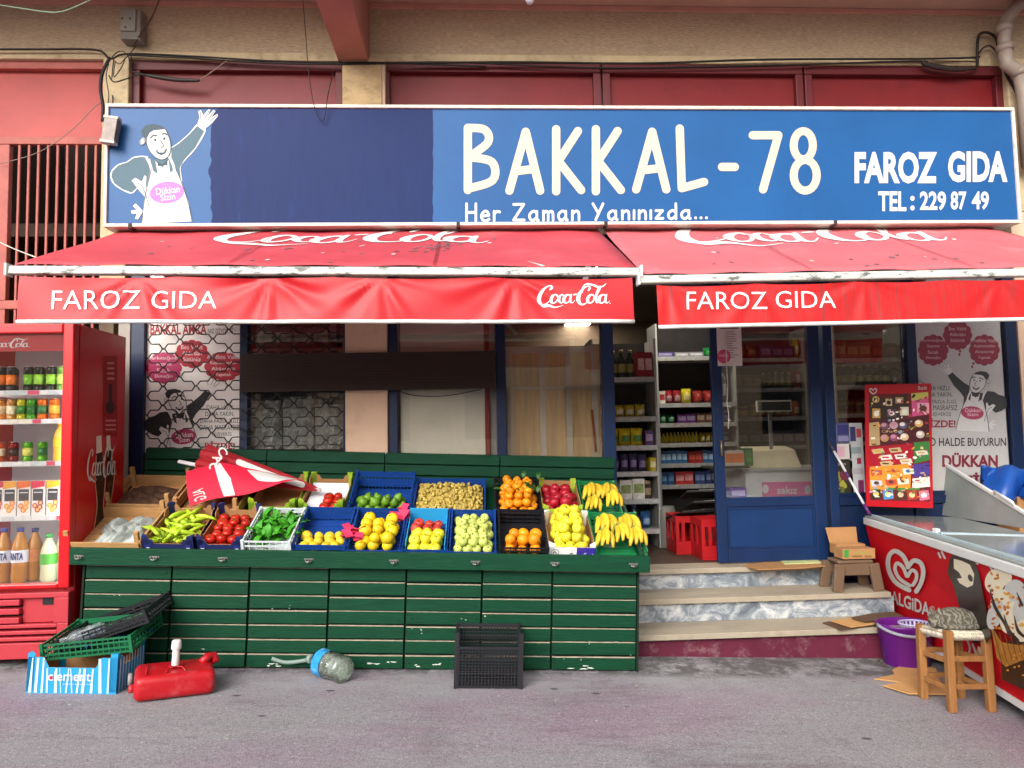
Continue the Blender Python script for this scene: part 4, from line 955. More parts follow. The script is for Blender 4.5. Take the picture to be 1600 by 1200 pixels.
# mandarin leaves, parts of one picked twig each
def leaf_mesh(L=.06, w=.016):
    mb = MB()
    mb.grid(lambda u, v: (w*(v-.5)*2*sin(pi*min(.98, u*.9+.06)), L*u, .012*sin(pi*u)-.006*abs(v-.5)), 6, 4); return mb
lm = me_of('leaf', leaf_mesh(), [m_leaf])
rr = random.Random(5); o, w, d, h = CR['B7']
for k in range(9):
    q = bpy.data.objects.new('leaf', lm); COL.objects.link(q)
    q.matrix_basis = o.matrix_basis @ Matrix.Translation((rr.uniform(-w/2, w/2), rr.uniform(.12, d-.03), .15+rr.uniform(-.02, .02))) @ Matrix.Rotation(rr.uniform(0, 6.28), 4, 'Z') @ Matrix.Rotation(rr.uniform(-.2, .9), 4, 'X')
    tag(q, 'dark green citrus leaf lying among the mandarins', 'leaf', 'leaves among the mandarins')
# long peppers
mb = MB(); mb.tube([(0, 0, 0), (0, .025, .004), (.004, .06, .006), (.01, .1, .002), (.02, .135, -.006)], [.008, .014, .0135, .010, .002], 8); mb.mat(1); mb.tube([(0, 0, 0), (-.002, -.016, .003)], .003, 5)
pm = me_of('pepper', mb, [fm('long_pepper_skin', '#a9c62a', '#c3d24a', r=.28), M('pepper_stem', '#5c8a2a', rough=.6)])
o, w, d, h = CR['F2']; rr = random.Random(21)
for k in range(44):
    q = bpy.data.objects.new('pepper', pm); COL.objects.link(q); L = k//16
    q.matrix_basis = o.matrix_basis @ Matrix.Translation((rr.uniform(-w/2+.05, w/2-.05), .05+rr.random()*(d-.17), .03+.026*L+rr.uniform(0, .016))) @ Matrix.Rotation(rr.uniform(-1.5, 1.5), 4, 'Z') @ Matrix.Rotation(rr.uniform(-.3, .3), 4, 'X') @ Matrix.Scale(rr.uniform(.85, 1.15), 4)
    tag(q, 'long pale green pepper in the navy carton tray', 'pepper', 'peppers in the navy tray')
# herbs / leafy greens in and behind the white crate
m_herb = M('leafy_herb', '#3f9420', rough=.5, var=.4, scale=15)
lm2 = me_of('herb_leaf', leaf_mesh(.075, .02), [m_herb])
def greens(key, n, zb, y0, y1, label, seed):
    o, w, d, h = CR[key]; rr = random.Random(seed); mb = MB()
    for k in range(n):
        T = Matrix.Translation((rr.uniform(-w/2+.02, w/2-.02), rr.uniform(y0, y1), zb+rr.uniform(0, .06))) @ Matrix.Rotation(rr.uniform(0, 6.28), 4, 'Z') @ Matrix.Rotation(rr.uniform(-.3, 1.1), 4, 'X')
        mb.grid(lambda u, v: Vector((.02*(v-.5)*2*sin(pi*min(.98, u*.9+.06)), .085*u, .014*sin(pi*u)+.006*sin(v*9+u*5))), 5, 3, T=o.matrix_basis @ T)
    obj('herb_bunch', mb, m_herb, None, label, 'herbs')
greens('F4', 95, .012, .1, .32, 'heap of loose green herb leaves in the white crate', 4)
# bananas
m_ban = fm('banana_skin', '#dcb42a', '#a9ad34', r=.45); m_bantip = M('banana_tip', '#3d3420', rough=.8); m_banstem = M('banana_stem', '#8f9a34', rough=.6)
def banana_me():
    mb = MB(); pts = []; rs = []
    for k in range(9):
        t = k/8; pts.append((.012*sin(pi*t), -.02-.175*t, .052*sin(pi*(t*.85+.08)))); rs.append(.0045+.0140*min(1, t*3.6)*(1 if t < .8 else max(.25, (1-t)*5)))
    mb.tube(pts, rs, 6); mb.mat(1); mb.tube([pts[-1], Vector(pts[-1])+Vector((0, -.006, -.004))], .0045, 5); mb.mat(2); mb.tube([(0, .0, .006), pts[0], pts[1], pts[2], Vector(pts[2]).lerp(Vector(pts[3]), .5)], [.0066, .0066, .0118, .0186, .0184], 6)
    return me_of('banana', mb, [m_ban, m_bantip, m_banstem])
bme = banana_me(); sme = me_of('stalk', MB().tube([(-.012, .0, .004), (0, .022, .01), (.012, .0, .004)], [.009, .012, .009], 7), [m_banstem])
def bunch(key, x, y, z, n, rot, label, sc_=1.0):
    o = CR[key][0]; t = thing('banana_bunch', label, 'bananas', group='banana bunches on the stall')
    t.matrix_basis = o.matrix_basis @ Matrix.Translation((x, y, z)) @ Matrix.Rotation(rot, 4, 'Z') @ Matrix.Scale(sc_, 4)
    s = bpy.data.objects.new('stalk', sme); COL.objects.link(s); s.parent = t
    for k in range(n):
        a = (k-(n-1)/2)*.145; b = bpy.data.objects.new('banana', bme); COL.objects.link(b); b.parent = t
        b.matrix_basis = Matrix.Translation((.008*(k-(n-1)/2), 0, .012*((k*7) % 3))) @ Matrix.Rotation(a, 4, 'Z') @ Matrix.Rotation(.1*((k % 2)-.5), 4, 'Y')
w = CR['B9'][1]; q = w/2
bunch('B9', -q*.45, .38, .05, 5, .08, 'greenish banana bunch at the top left of the upper green crate', .92)
bunch('B9', q*.5, .38, .05, 5, -.05, 'yellow banana bunch at the top right of the upper green crate', .92)
bunch('B9', q*.45, .22, .085, 4, .12, 'yellow banana bunch lowest in the upper green crate', .88)
bunch('B9', -q*.45, .2, .06, 4, -.08, 'yellow banana bunch low at the left of the upper green crate', .85)
q = CR['F11'][1]/2
bunch('F11', -q*.5, .39, .05, 5, .12, 'banana bunch at the top left of the lower green crate', .95)
bunch('F11', q*.45, .39, .05, 5, .1, 'banana bunch at the top right of the lower green crate', .95)
bunch('F11', .0, .23, .085, 4, .15, 'banana bunch in the middle of the lower green crate', .9)
bunch('F11', q*.55, .2, .08, 4, .1, 'banana bunch at the bottom right of the lower green crate', .9)
bunch('F11', -q*.6, .21, .06, 4, -.05, 'banana bunch at the bottom left of the lower green crate', .9)
# crumpled things in the wooden crates
def crumple(key, m, name, label, cat, x0, x1, y0, y1, zb, amp, seed, n=26, fr=1.0):
    o, w, d, h = CR[key]; rr = random.Random(seed); ph = [rr.uniform(0, 6.28) for _ in range(12)]
    def f(u, v):
        e = min(1, 6*min(u, 1-u))*min(1, 6*min(v, 1-v))
        z = sum(abs(sin(u*(5+3*k)*fr+v*(7-4*k)*fr+ph[k]))*(.5 if k > 2 else 1) for k in range(6))/4
        return Vector((x0+(x1-x0)*u+.02*sin(v*9+ph[7]), y0+(y1-y0)*v+.02*sin(u*8+ph[8]), zb+amp*z*e))
    mb = MB(); mb.grid(f, n, n, smooth=False, T=o.matrix_basis); return obj(name, mb, m, None, label, cat)
crumple('F1', M('grey_plastic_bag', '#9aa19c', rough=.4, var=.15), 'plastic_bag', 'crumpled grey plastic bag lying in the wooden crate', 'bag', -.1, .18, .05, .34, .015, .06, 3)
crumple('B1', M('brown_crumpled_paper', '#5b4030', rough=.85, var=.35, scale=14), 'packing_paper', 'crumpled brown packing paper lining the wooden crate by the fridge', 'paper', -.19, .19, .02, .35, .012, .035, 4, fr=1.7)
crumple('B2', M('tan_crumpled_paper', '#a8774d', rough=.85, var=.3, scale=12), 'packing_paper', 'crumpled tan packing paper in the crate under the red parasol', 'paper', -.17, .17, .02, .33, .012, .03, 5, fr=1.7)
o, w, d, h = CR['F6']; mbp = MB(); rr = random.Random(8)
for k in range(26):
    s = (-1, 1)[k % 2]; bx_ = (-.13 if s < 0 else .12)+rr.uniform(-.05, .05); by = (.1 if s < 0 else .32)+rr.uniform(-.05, .06)
    c_ = Vector((bx_, by, .085+rr.uniform(-.02, .035))); a = rr.uniform(0, 6.28)
    mbp.add([c_+Vector((.035*cos(a+q*1.57), .035*sin(a+q*1.57), rr.uniform(-.02, .03))) for q in range(4)], [(0, 1, 2), (0, 2, 3)], T=o.matrix_basis)
obj('tissue_paper', mbp, M('pink_tissue', '#e0345e', rough=.7, var=.1), None, 'crinkled pink tissue paper tucked round the quinces', 'paper')

# ---- folded red parasol lying across the back left crates
par = thing('folded_parasol', 'folded red and white parasol lying across the crates', 'parasol', P(390, 765, -.42))
pa, pb = P(279, 721, -.33), P(497, 765, -.40)
obj('pole', MB().tube([pa+(pa-pb)*.0, pb+(pb-pa)*.02], .012, 10), flat('#e9e4e6', .4), par)
m_pr = M('dull_red_parasol_cloth', '#a01a24', rough=.75, var=.12, scale=5); m_pb = M('bright_red_parasol_cloth', '#d01236', rough=.7, var=.06)
ax = (pb-pa).normalized(); up = Vector((0, -.35, 1)); up = (up-ax*up.dot(ax)).normalized(); sd = ax.cross(up)
s0 = P(318, 722, -.35)
def fold(u, v):
    a = 2*pi*u; q = s0+(pb-s0)*v; pl = .72+.28*abs(sin(a*4+.5*sin(5*v)))
    r = (.105*(1-v)**.8+.012)*pl*(1+.15*sin(3*a+2)); return q+up*(cos(a)*r*.8+.01*(1-v))+sd*(sin(a)*r*1.1)
mb = MB(); mb.grid(fold, 64, 14, smooth=False); obj('folded_canopy', mb, m_pr, par)
Q = [P(291, 737, -.47), P(297, 791, -.60), P(438, 757, -.60), P(472, 750, -.5), P(345, 722, -.45)]
def flap(u, v):
    t = Q[0].lerp(Q[4], min(1, u*1.6)) if u < .55 else Q[4].lerp(Q[3], (u-.55)/.45)
    t = Q[0].lerp(Q[4], u/.45) if u < .45 else Q[4].lerp(Q[3], (u-.45)/.55)
    b = Q[1].lerp(Q[2], u/.8) if u < .8 else Q[2].lerp(Q[3], (u-.8)/.2*.9)
    p = t.lerp(b, v); return p+Vector((0, -.02*sin(pi*v)-.008*sin(u*14)*v, .01*sin(u*9)*v))
mb = MB(); mb.grid(flap, 40, 12); obj('loose_panel', mb, m_pb, par)
F = Flat(); F.poly([(.36, .02), (.44, .02), (.46, .5), (.40, .98), (.30, .98)], wht); F.poly([(.62, .1), (.75, .05), (.97, .2), (.97, .6), (.8, .86), (.66, .6)], wht)
F.text('ALG', .06, .52, .26, .62, wht, rot=0)
for i_, (vs, fs, m, l_) in enumerate(F.items):
    if i_ == 2: F.items[i_] = ([(.05+(y-.52)*1.1, .62+(x-.06)*1.6) for x, y in vs], fs, m, l_)
fn_ = (Q[1]-Q[0]).cross(Q[3]-Q[0]).normalized(); fn_ = fn_ if fn_.y < 0 else -fn_
F.build('printed_pattern', par, flap, fn_, cut=.06, base=.003)
F = Flat()
for t_, x_, y_ in (('G', 333, 730), ('C', 347, 706), ('A', 340, 718)): F.text(t_, x_-7, y_-7, x_+7, y_+7, wht, rot=1.2, bold=.02)
F.stroke([(372, 722), (430, 745), (470, 757)], 9, wht)
nf = (CP-s0).normalized()
def onfold(px, py):
    p = P(px, py, -.36); v = max(0, min(.98, (p-s0).dot(ax)/(pb-s0).length)); q = s0+(pb-s0)*v
    return p+nf*((.105*(1-v)**.8+.012)*1.12-(p-q).dot(nf))
F.build('printed_lettering', par, onfold, nf, cut=9, base=.004)
# ================================================================== DRINKS FRIDGE
m_red = M('fridge_red_enamel', '#c40d18', rough=.28, var=.05, spec=.5)
m_redp = M('fridge_red_plastic', '#b3303a', rough=.5, var=.08, dirt='#7c4044', damt=.4, dscale=5)
m_grey = M('grey_fridge_liner', '#b9bcb8', rough=.5, var=.04)
FX1 = -2.243; FX0 = FX1-.72; FY = -.93; FYB = -.34; FZ0 = gz(-2.4)+.045
fr = thing('drinks_fridge', 'tall red glass door drinks fridge beside the green stall', 'fridge', (FX0+.36, FY, FZ0-.045))
zf = lambda py, px=50, Y=-.95: P(px, py, Y).z
ZT = zf(506, 60, -.93)
body = MB(); t = .05; zb_ = zf(922)
body.box((FX1-t, FY+.03, FZ0), (FX1, FYB, ZT)); body.box((FX0, FY+.03, FZ0), (FX0+t, FYB, ZT)); body.box((FX0+t, FYB-.03, FZ0), (FX1-t, FYB-.001, ZT-.001)); body.box((FX0+t, FY+.03, ZT-.06), (FX1-t, FYB-.031, ZT-.001)); body.box((FX0+t, FY+.03, FZ0), (FX1-t, FYB-.031, zb_))
obj('cabinet', body, m_red, fr, bevel=.006)
ln = MB(); ln.box((FX0+t+.001, FYB-.04, zb_+.001), (FX1-t-.001, FYB-.031, ZT-.061)); ln.box((FX1-t-.008, FY+.035, zb_+.001), (FX1-t-.001, FYB-.041, ZT-.061)); ln.box((FX0+t+.009, FY+.04, zb_+.001), (FX1-t-.009, FYB-.041, zb_+.012))
obj('liner', ln, m_grey, fr)
dz0, dz1 = zf(920), ZT; gl0, gl1 = zf(912), zf(521)
d = MB(); sx = .062
d.box((FX1-sx, FY-.03, dz0), (FX1, FY+.025, dz1)); d.box((FX0, FY-.03, dz0), (FX0+sx, FY+.025, dz1)); d.box((FX0+sx, FY-.03, gl1), (FX1-sx, FY+.025, dz1)); d.box((FX0+sx, FY-.03, dz0), (FX1-sx, FY+.025, gl0))
fd = obj('door', d, m_red, fr, bevel=.008)
obj('glass_pane', MB().box((FX0+sx, FY-.012, gl0), (FX1-sx, FY-.006, gl1)), glass('fridge_glass', base=.05), fd)
hd = obj('header_panel', MB().box((FX0+sx, FY+.0, zf(548)), (FX1-sx, FY+.012, gl1-.004)), M('header_red_print', '#a8242c', rough=.5, var=.05), fr)
F = Flat(); put_logo(F, wht, -22, 528, 47, 545); F.build('brand_lettering', hd, lambda x, y: P(x, y, FY), NY)
lp = MB(); lz1 = zf(926); x1 = FX1-.004
hz = lambda py: zf(py, 40, FY-.03)
lp.box((FX0, FY-.03, hz(935)), (FX1, FY+.028, lz1)); lp.box((FX0, FY-.03, FZ0+.005), (FX1, FY+.028, hz(1005))); rx0, rx1 = P(30, 950, FY-.03).x, P(84, 950, FY-.03).x
lp.box((rx1, FY-.03, hz(975)), (FX1, FY+.028, hz(935)-.0005)); lp.box((rx0+.001, FY+.0, hz(975)), (rx1-.001, FY+.028, hz(935)-.0005)); 
for k in range(3): a, b_ = hz(937+k*14), hz(946+k*14); lp.box((FX0, FY-.03, b_), (rx0, FY+.028, a))
for k in range(3):
    a, b_ = hz(976+k*10), hz(982+k*10); lp.box((FX0, FY-.028, b_), (P(88, 980, FY-.03).x, FY+.028, a))
lp.box((P(88, 980, FY-.03).x+.0005, FY-.03, hz(1004)), (FX1, FY+.028, hz(975)-.0005))
obj('lower_grille', lp, m_redp, fr, bevel=.004)
obj('grille_backing', MB().box((FX0+.005, FY+.0285, FZ0+.01), (FX1-.005, FY+.0298, lz1-.01)), m_black, fr)
cpn = MB(); q0, q1 = P(67, 945, FY), P(84, 933, FY); cpn.box((q0.x, FY-.004, q0.z), (q1.x-.002, FY-.0005, q1.z)); obj('thermostat', cpn, m_black, fr)
for fx in (FX0+.08, FX1-.08):
    obj('foot', MB().lathe([(.022, 0), (.022, .05)], 10, Matrix.Translation((fx, FY+.06, gz(fx)))), m_black, fr); obj('foot', MB().lathe([(.022, 0), (.022, .05)], 10, Matrix.Translation((fx, FYB-.08, gz(fx)))), m_black, fr)
tl_ = obj('light_tube', MB().tube([(FX1-t-.035, FY+.05, zb_+.05), (FX1-t-.035, FY+.05, zf(552))], .011, 8), M('lit_fridge_tube', '#f4f8ff', emit=11.0), fr); obj('light_tube', MB().tube([(FX0+t+.035, FY+.05, zb_+.05), (FX0+t+.035, FY+.05, zf(552))], .011, 8), M('lit_fridge_tube', '#f4f8ff'), fr)
# side artwork
SD = ONP(Vector((FX1+.0005, 0, 0)), Vector((1, 0, 0)))
F = Flat(); 
F.items.append(([(0, 0)], [], wht, 1)); F.items.pop()
k_ = Flat(); put_logo(k_, wht, 0, 0, 1, 1)
F.art(k_, lambda u, v: (135+47*u, 697+v*56+u*(-3)))
dk = flat('#4a1a14', .3); 
F.lay = 0
F.poly([(151, 682), (158, 680), (160, 712), (164, 745), (160, 790), (163, 830), (158, 862), (143, 870), (146, 830), (151, 790), (149, 745), (150, 712)], M('bottle_print_brown', '#2c0a08', rough=.4, var=.5, scale=16, dirt='#a8604a', damt=.7, dscale=12), 0)
F.poly([(166, 681), (172, 680), (174, 710), (178, 742), (172, 790), (170, 815), (164, 800), (166, 745)], M('bottle_print_brown'), 0)
F.poly([(150, 682), (158, 680), (159, 706), (150, 709)], flat('#e6d9cc'), 1); F.poly([(166, 681), (171.5, 680), (173, 703), (166, 705)], flat('#e6d9cc'), 1)
F.rect(161, 556, 183, 682, flat('#a00c16'), 0)
F.ell(172, 636, 7, 11, flat('#3a0d0d'), 1); F.rect(169, 600, 175, 626, flat('#3a0d0d'), 1)
for y0 in (566, 574, 582, 590): F.rect(167, y0, 178, y0+3, flat('#d98a8a'), 1)
for y0 in (656, 663, 670): F.rect(164, y0, 181, y0+2.4, flat('#d98a8a'), 1)
F.stroke([(150, 712), (148, 748), (151, 790), (146, 830), (143, 868)], 1.2, flat('#d8a890'), 2); F.stroke([(160, 712), (164, 745), (161, 790), (164, 828), (159, 862)], 1.0, flat('#d8a890'), 2); F.stroke([(174, 710), (178, 742), (172, 790), (170, 814)], 1.0, flat('#d8a890'), 2)
F.build('side_print', fr, SD, (1, 0, 0))
# shelves and drinks
def shelf(py): return P(50, py, FY+.06).z
SH = {1: shelf(612), 2: shelf(657), 3: shelf(723), 4: shelf(808), 5: zb_+.013}
for k in (1, 2, 3, 4):
    s_ = MB(); z = SH[k]
    for q in range(9): y = FY+.07+q*.055; s_.box((FX0+t+.01, y, z-.008), (FX1-t-.01, y+.008, z))
    s_ = obj('shelf', s_, m_white, fr)
    mb = MB(); mb.box((FX0+t+.01, FY+.05, z-.02), (FX1-t-.01, FY+.056, z+.008)); obj('price_rail', mb, flat('#d8dcda'), s_)
    F = Flat(); rr = random.Random(k)
    x = -6
    while x < 100:
        w_ = rr.uniform(12, 24); F.rect(x, 0, x+w_-2, 1, flat(rr.choice(['#e8e8e4', '#d8506a', '#f0e6d0', '#c8d0d0', '#e8e8e4']))); x += w_
    F.build('price_tags', s_, lambda x, y, z=z: Vector((P(x, 600, FY+.05).x, FY+.0495, z+.006-y*.023)), NY)
m_lid = M('drink_can_lid', '#c4c6c6', rough=.3, metal=.9)
def can(px, k, c1, c2, lab, grp, r=.0275, h=.135, Y=-.80):
    key = ('can', c1, c2, h)
    if key not in CANS:
        mb = MB(); mb.lathe([(r*.85, .0), (r, .008), (r, h*.3)], 14); mb.mat(1); mb.lathe([(r, h*.3), (r, h*.68)], 14); mb.mat(0); mb.lathe([(r, h*.68), (r, h-.014), (r*.82, h-.003)], 14); mb.mat(2); mb.lathe([(r*.82, h-.003), (r*.82, h)], 14)
        CANS[key] = me_of('drink_can', mb, [M('can_'+c1, c1, rough=.3, var=.2, scale=25, metal=.3), M('can_'+c2, c2, rough=.3, var=.3, scale=40), m_lid])
    o = bpy.data.objects.new('drink_can', CANS[key]); COL.objects.link(o); o.location = (P(px, 600, Y).x, Y, SH[k]+.001); o.rotation_euler.z = px
    return tag(o, lab, 'drink can', grp)
CANS = {}
SHN = {1: 'top', 2: 'second', 3: 'third', 4: 'fourth', 5: 'bottom'}
for px, c1, c2, nm in ((2, '#1c1a1a', '#d9701e', 'black can with an orange flame'), (18, '#1c1a1a', '#d9701e', 'black can with an orange flame'), (45, '#141a14', '#6fae2e', 'black can with green claw marks'), (61, '#141a14', '#8cc43a', 'black can with lime stripe'), (80, '#20241c', '#8cc43a', 'black can with lime stripe'), (97, '#5f8f3a', '#a9cf5a', 'green tall can')):
    can(px, 1, c1, c2, nm+' on the top fridge shelf', 'drink cans in the fridge', h=.15)
    can(px+3, 1, c1, c2, nm+' behind others on the top fridge shelf', 'drink cans in the fridge', h=.15, Y=-.72)
for px, c1, c2, nm in ((4, '#c77a2a', '#d6b98a', 'orange can'), (20, '#b98a4a', '#e6d9b0', 'tan can'), (36, '#b8b02a', '#3a7a2a', 'yellow can'), (51, '#4f9a2a', '#2a6a2a', 'green can'), (68, '#d2661e', '#3a6a3a', 'orange can with a green band'), (86, '#d2661e', '#e6a23a', 'orange can with yellow band')):
    can(px, 2, c1, c2, nm+' on the second fridge shelf', 'drink cans in the fridge', h=.128)
for px, c1, c2, nm in ((3, '#d2561e', '#e6d9b0', 'orange can'), (24, '#7a1e1a', '#3a2020', 'dark red can'), (46, '#5fae2a', '#d9e06a', 'lime green can'), (69, '#5fae2a', '#2f7a3a', 'green can with darker band')):
    can(px, 3, c1, c2, nm+' at the back of the third fridge shelf', 'drink cans in the fridge', h=.12, Y=-.62)
def bottle(px, k, c, cap, lbl, lab, h, r, Y=-.79, word=None):
    t_ = thing('drink_bottle', lab, 'drink bottle', (P(px, 800, Y).x, Y, SH[k]+.001), group='drink bottles in the fridge')
    mb = MB(); mb.lathe([(r*.8, 0), (r, .02), (r*.94, h*.3), (r, h*.36), (r, h*.6), (r*.85, h*.72), (r*.35, h*.9), (r*.33, h*.93)], 16); obj('body', mb, M('drink_'+c, c, rough=.2, var=.12, spec=.4), t_, local=True)
    mb = MB(); mb.lathe([(r*.42, h*.93), (r*.42, h), (r*.3, h+.002)], 12); obj('cap', mb, M('cap_'+cap, cap, rough=.4), t_, local=True)
    mb = MB(); mb.lathe([(r+.001, h*.38), (r+.001, h*.6)], 16, caps=False); lb = obj('label', mb, M('label_'+lbl, lbl, rough=.35, var=.25, scale=18), t_, local=True)
    if word:
        F = Flat(); F.text(word, -.9, h*.56, .9, h*.43, flat('#1c3a7a'), 1, bold=.04, up=1, shear=.03)
        B = wm(t_); F.build('label_lettering', lb, lambda a, z: B @ Vector(((r+.002)*sin(a), -(r+.002)*cos(a), z)), lambda a, z: Vector((0, -1, 0)), cut=.12)
bottle(8, 5, '#bd7c00', '#1f3a8a', '#e8ecf2', 'orange soda bottle with blue cap at the far left of the fridge floor', .31, .044, word='FANTA')
bottle(33, 5, '#bd7c00', '#1f3a8a', '#e8ecf2', 'orange soda bottle with blue cap second on the fridge floor', .31, .044, word='FANTA')
bottle(56, 5, '#bd7a08', '#22306a', '#d9823a', 'orange soda bottle with dark cap and orange label', .30, .042, Y=-.74)
bottle(78, 5, '#cfd2a8', '#2f9a3a', '#4fae2e', 'pale bottle with green cap and green label on the fridge floor', .27, .044)
bottle(97, 5, '#c9cfb0', '#d24a2a', '#4fae2e', 'pale bottle with red cap behind the green label bottle', .27, .042, Y=-.72)
bottle(91, 3, '#dba23a', '#e0a030', '#c9b02a', 'yellow juice bottle standing alone on the third fridge shelf', .225, .034)
for px, c, fr_, nm in ((0, '#b8283a', '#c93a3a', 'red topped juice carton with berries'), (20, '#d9982a', '#e07a3a', 'yellow topped juice carton with peaches'), (42, '#d96a2a', '#e8a03a', 'orange topped juice carton with oranges'), (64, '#c93a4a', '#9a2a3a', 'red topped juice carton with cherries'), (87, '#e0b02a', '#c96a3a', 'yellow topped juice carton with mixed fruit')):
    Y = -.80; x = P(px, 780, Y).x; z = SH[4]+.001; hw = .036; h = .2
    t_ = thing('juice_carton', nm+' on the fourth fridge shelf', 'juice carton', (x, Y, z), group='juice cartons in the fridge')
    bx = obj('box', MB().box((-hw, -.03, 0), (hw, .03, h)), flat('#e6e2da', .4), t_, local=True, bevel=.003)
    B = wm(t_); F = Flat()
    F.poly([(-hw, h*.78), (hw, h*.84), (hw, h), (-hw, h)], flat(c, .4), 1); F.rect(-hw*.75, h*.44, hw*.8, h*.77, flat('#3a3632', .4), 2); F.rect(-hw*.6, h*.66, hw*.65, h*.69, wht, 3)
    for q, (fx_, fy_) in enumerate(((-.4, .3), (.35, .26), (.0, .18), (.45, .38))): F.ell(hw*fx_, h*fy_, hw*.42, hw*.42, flat(fr_ if q % 2 else c, .4), 2); F.ell(hw*fx_, h*fy_, hw*.24, hw*.24, flat('#efc070', .4), 3)
    F.build('front_print', bx, lambda a, b: B @ Vector((a, -.0302, b)), NY)

# ================================================================== ICE CREAM FREEZER
FA, FB_ = Vector((2.741, -.09, .705)), Vector((2.236, -2.75, .726))
FC, FD = Vector((2.872, -.10, -.02)), Vector((2.43, -2.75, .0))
fz = thing('ice_cream_freezer', 'red chest freezer with a white heart logo and ice cream pictures', 'freezer', (2.75, -1.6, -.1))
W = Vector((.62, -.115, -.02)); UPZ = Vector((0, 0, 1))
obj('body', MB().hexa([FC, FC+W, FD+W, FD], [FA-UPZ*.06, FA+W-UPZ*.06, FB_+W-UPZ*.06, FB_-UPZ*.06]), M('freezer_red_wrap', '#cc0f1e', rough=.6, var=.05, spec=.15), fz)
def edge(a, b, w_, h_, name, m, off=Vector((0, 0, 0))):
    return obj(name, MB().bar(a+off, b+off, w_, h_), m, fz, bevel=.006)
m_rim = M('freezer_white_rim', '#d9dad8', rough=.4, var=.06, dirt='#8a8a84', damt=.4)
m_gr = M('freezer_grey_trim', '#8f9492', rough=.4, var=.08)
obj('top_rim', MB().hexa([FA-UPZ*.06-W*.02, FA+W*1.02-UPZ*.06, FB_+W*1.02-UPZ*.06, FB_-UPZ*.06-W*.02], [FA-UPZ*.012-W*.02, FA+W*1.02-UPZ*.012, FB_+W*1.02-UPZ*.012, FB_-UPZ*.012-W*.02]), m_rim, fz, bevel=.006)
obj('top_frame', MB().hexa([FA-UPZ*.0118, FA+W-UPZ*.0118, FB_+W-UPZ*.0118, FB_-UPZ*.0118], [FA, FA+W, FB_+W, FB_]), m_gr, fz, bevel=.003)
ux = (FB_-FA)
g0 = FA+W*.07+ux*.02+UPZ*.002; 
def topq(a, b, s0, s1, z): return [FA+W*a+ux*s0+UPZ*z, FA+W*b+ux*s0+UPZ*z, FA+W*b+ux*s1+UPZ*z, FA+W*a+ux*s1+UPZ*z]
lid = obj('sliding_lid', MB().hexa(topq(.07, .93, .015, .40, .001), topq(.07, .93, .015, .40, .010)), M('frosted_lid_glass', '#7f8684', rough=.12, var=.12, scale=4, spec=.8), fz, bevel=.002)
obj('sliding_lid', MB().hexa(topq(.07, .93, .42, .97, .0105), topq(.07, .93, .42, .97, .018)), M('frosted_lid_glass', '#7f8684'), fz, bevel=.002)
fr2 = MB(); fr2.hexa(topq(.07, .93, .40, .418, .001), topq(.07, .93, .40, .418, .022)); fr2.hexa(topq(.05, .068, .015, .97, .001), topq(.05, .068, .015, .97, .014)); obj('lid_frame', fr2, M('pale_blue_lid_frame', '#b8cbd2', rough=.4), fz)
hb = MB(); c_ = FA+W*.09+ux*.38; hb.box(tuple(c_+Vector((-.012, -.02, .005))), tuple(c_+Vector((.012, .02, .035)))); obj('lid_handle', hb, m_rim, fz, bevel=.004)
TPN = ONP(FA, (W.cross(ux)).normalized())
q1, q3 = TPN(1467, 804), TPN(1650, 834); q2 = P(1476, 725, q1.y); q4 = q3+Vector((0, 0, .01))
nn = (q3-q1).cross(q2-q1).normalized()
pan = MB(); pan.hexa([q1, q3, q4, q2], [p-nn*.02*(1 if nn.x < 0 else -1) for p in (q1, q3, q4, q2)])
rl = obj('raised_lid', pan, M('brushed_steel_lid', '#8d9290', rough=.35, var=.12, metal=.2), fz)
obj('lid_edge', MB().bar(q2, q4, .022, .024), m_rim, rl, bevel=.005); obj('lid_edge', MB().bar(q1, q2, .016, .016), m_rim, rl, bevel=.004)
qa, qb = q2.lerp(q4, .52), q2.lerp(q4, .68); obj('lid_grip', MB().tube([qa, qa+Vector((-.02, -.01, .03)), qb+Vector((-.02, -.01, .03)), qb], .009, 8), m_rim, rl)
s1 = P(1572, 788, q1.y-.3); s2 = TPN(1566, 816); obj('prop', MB().bar(s2, Vector((s2.x, s2.y, s2.z+.1)), .012, .012, up=(0, 1, 0)), m_rim, rl)
obj('base_strip', MB().bar(FC.lerp(FC, 0)-UPZ*.012, FD-UPZ*.012, .02, .035), m_rim, fz)
for s_ in (.05, .9):
    c_ = FC.lerp(FD, s_)+W*.15; obj('castor', MB().lathe([(.035, -.015), (.035, .015)], 14, Matrix.Translation((c_.x, c_.y, gz(c_.x)+.035)) @ Matrix.Rotation(pi/2, 4, 'Y')), m_black, fz)
obj('underside', MB().hexa([FC+W*.06-UPZ*.05, FC+W*.95-UPZ*.05, FD+W*.95-UPZ*.05, FD+W*.06-UPZ*.05], [FC+W*.06-UPZ*.002, FC+W*.95-UPZ*.002, FD+W*.95-UPZ*.002, FD+W*.06-UPZ*.002]), m_black, fz)
fn = (FB_-FA).cross(FC-FA).normalized(); fn = fn if fn.x < 0 else -fn
ON = ONP(FA-UPZ*.06 + (FC-FA)*0, fn)
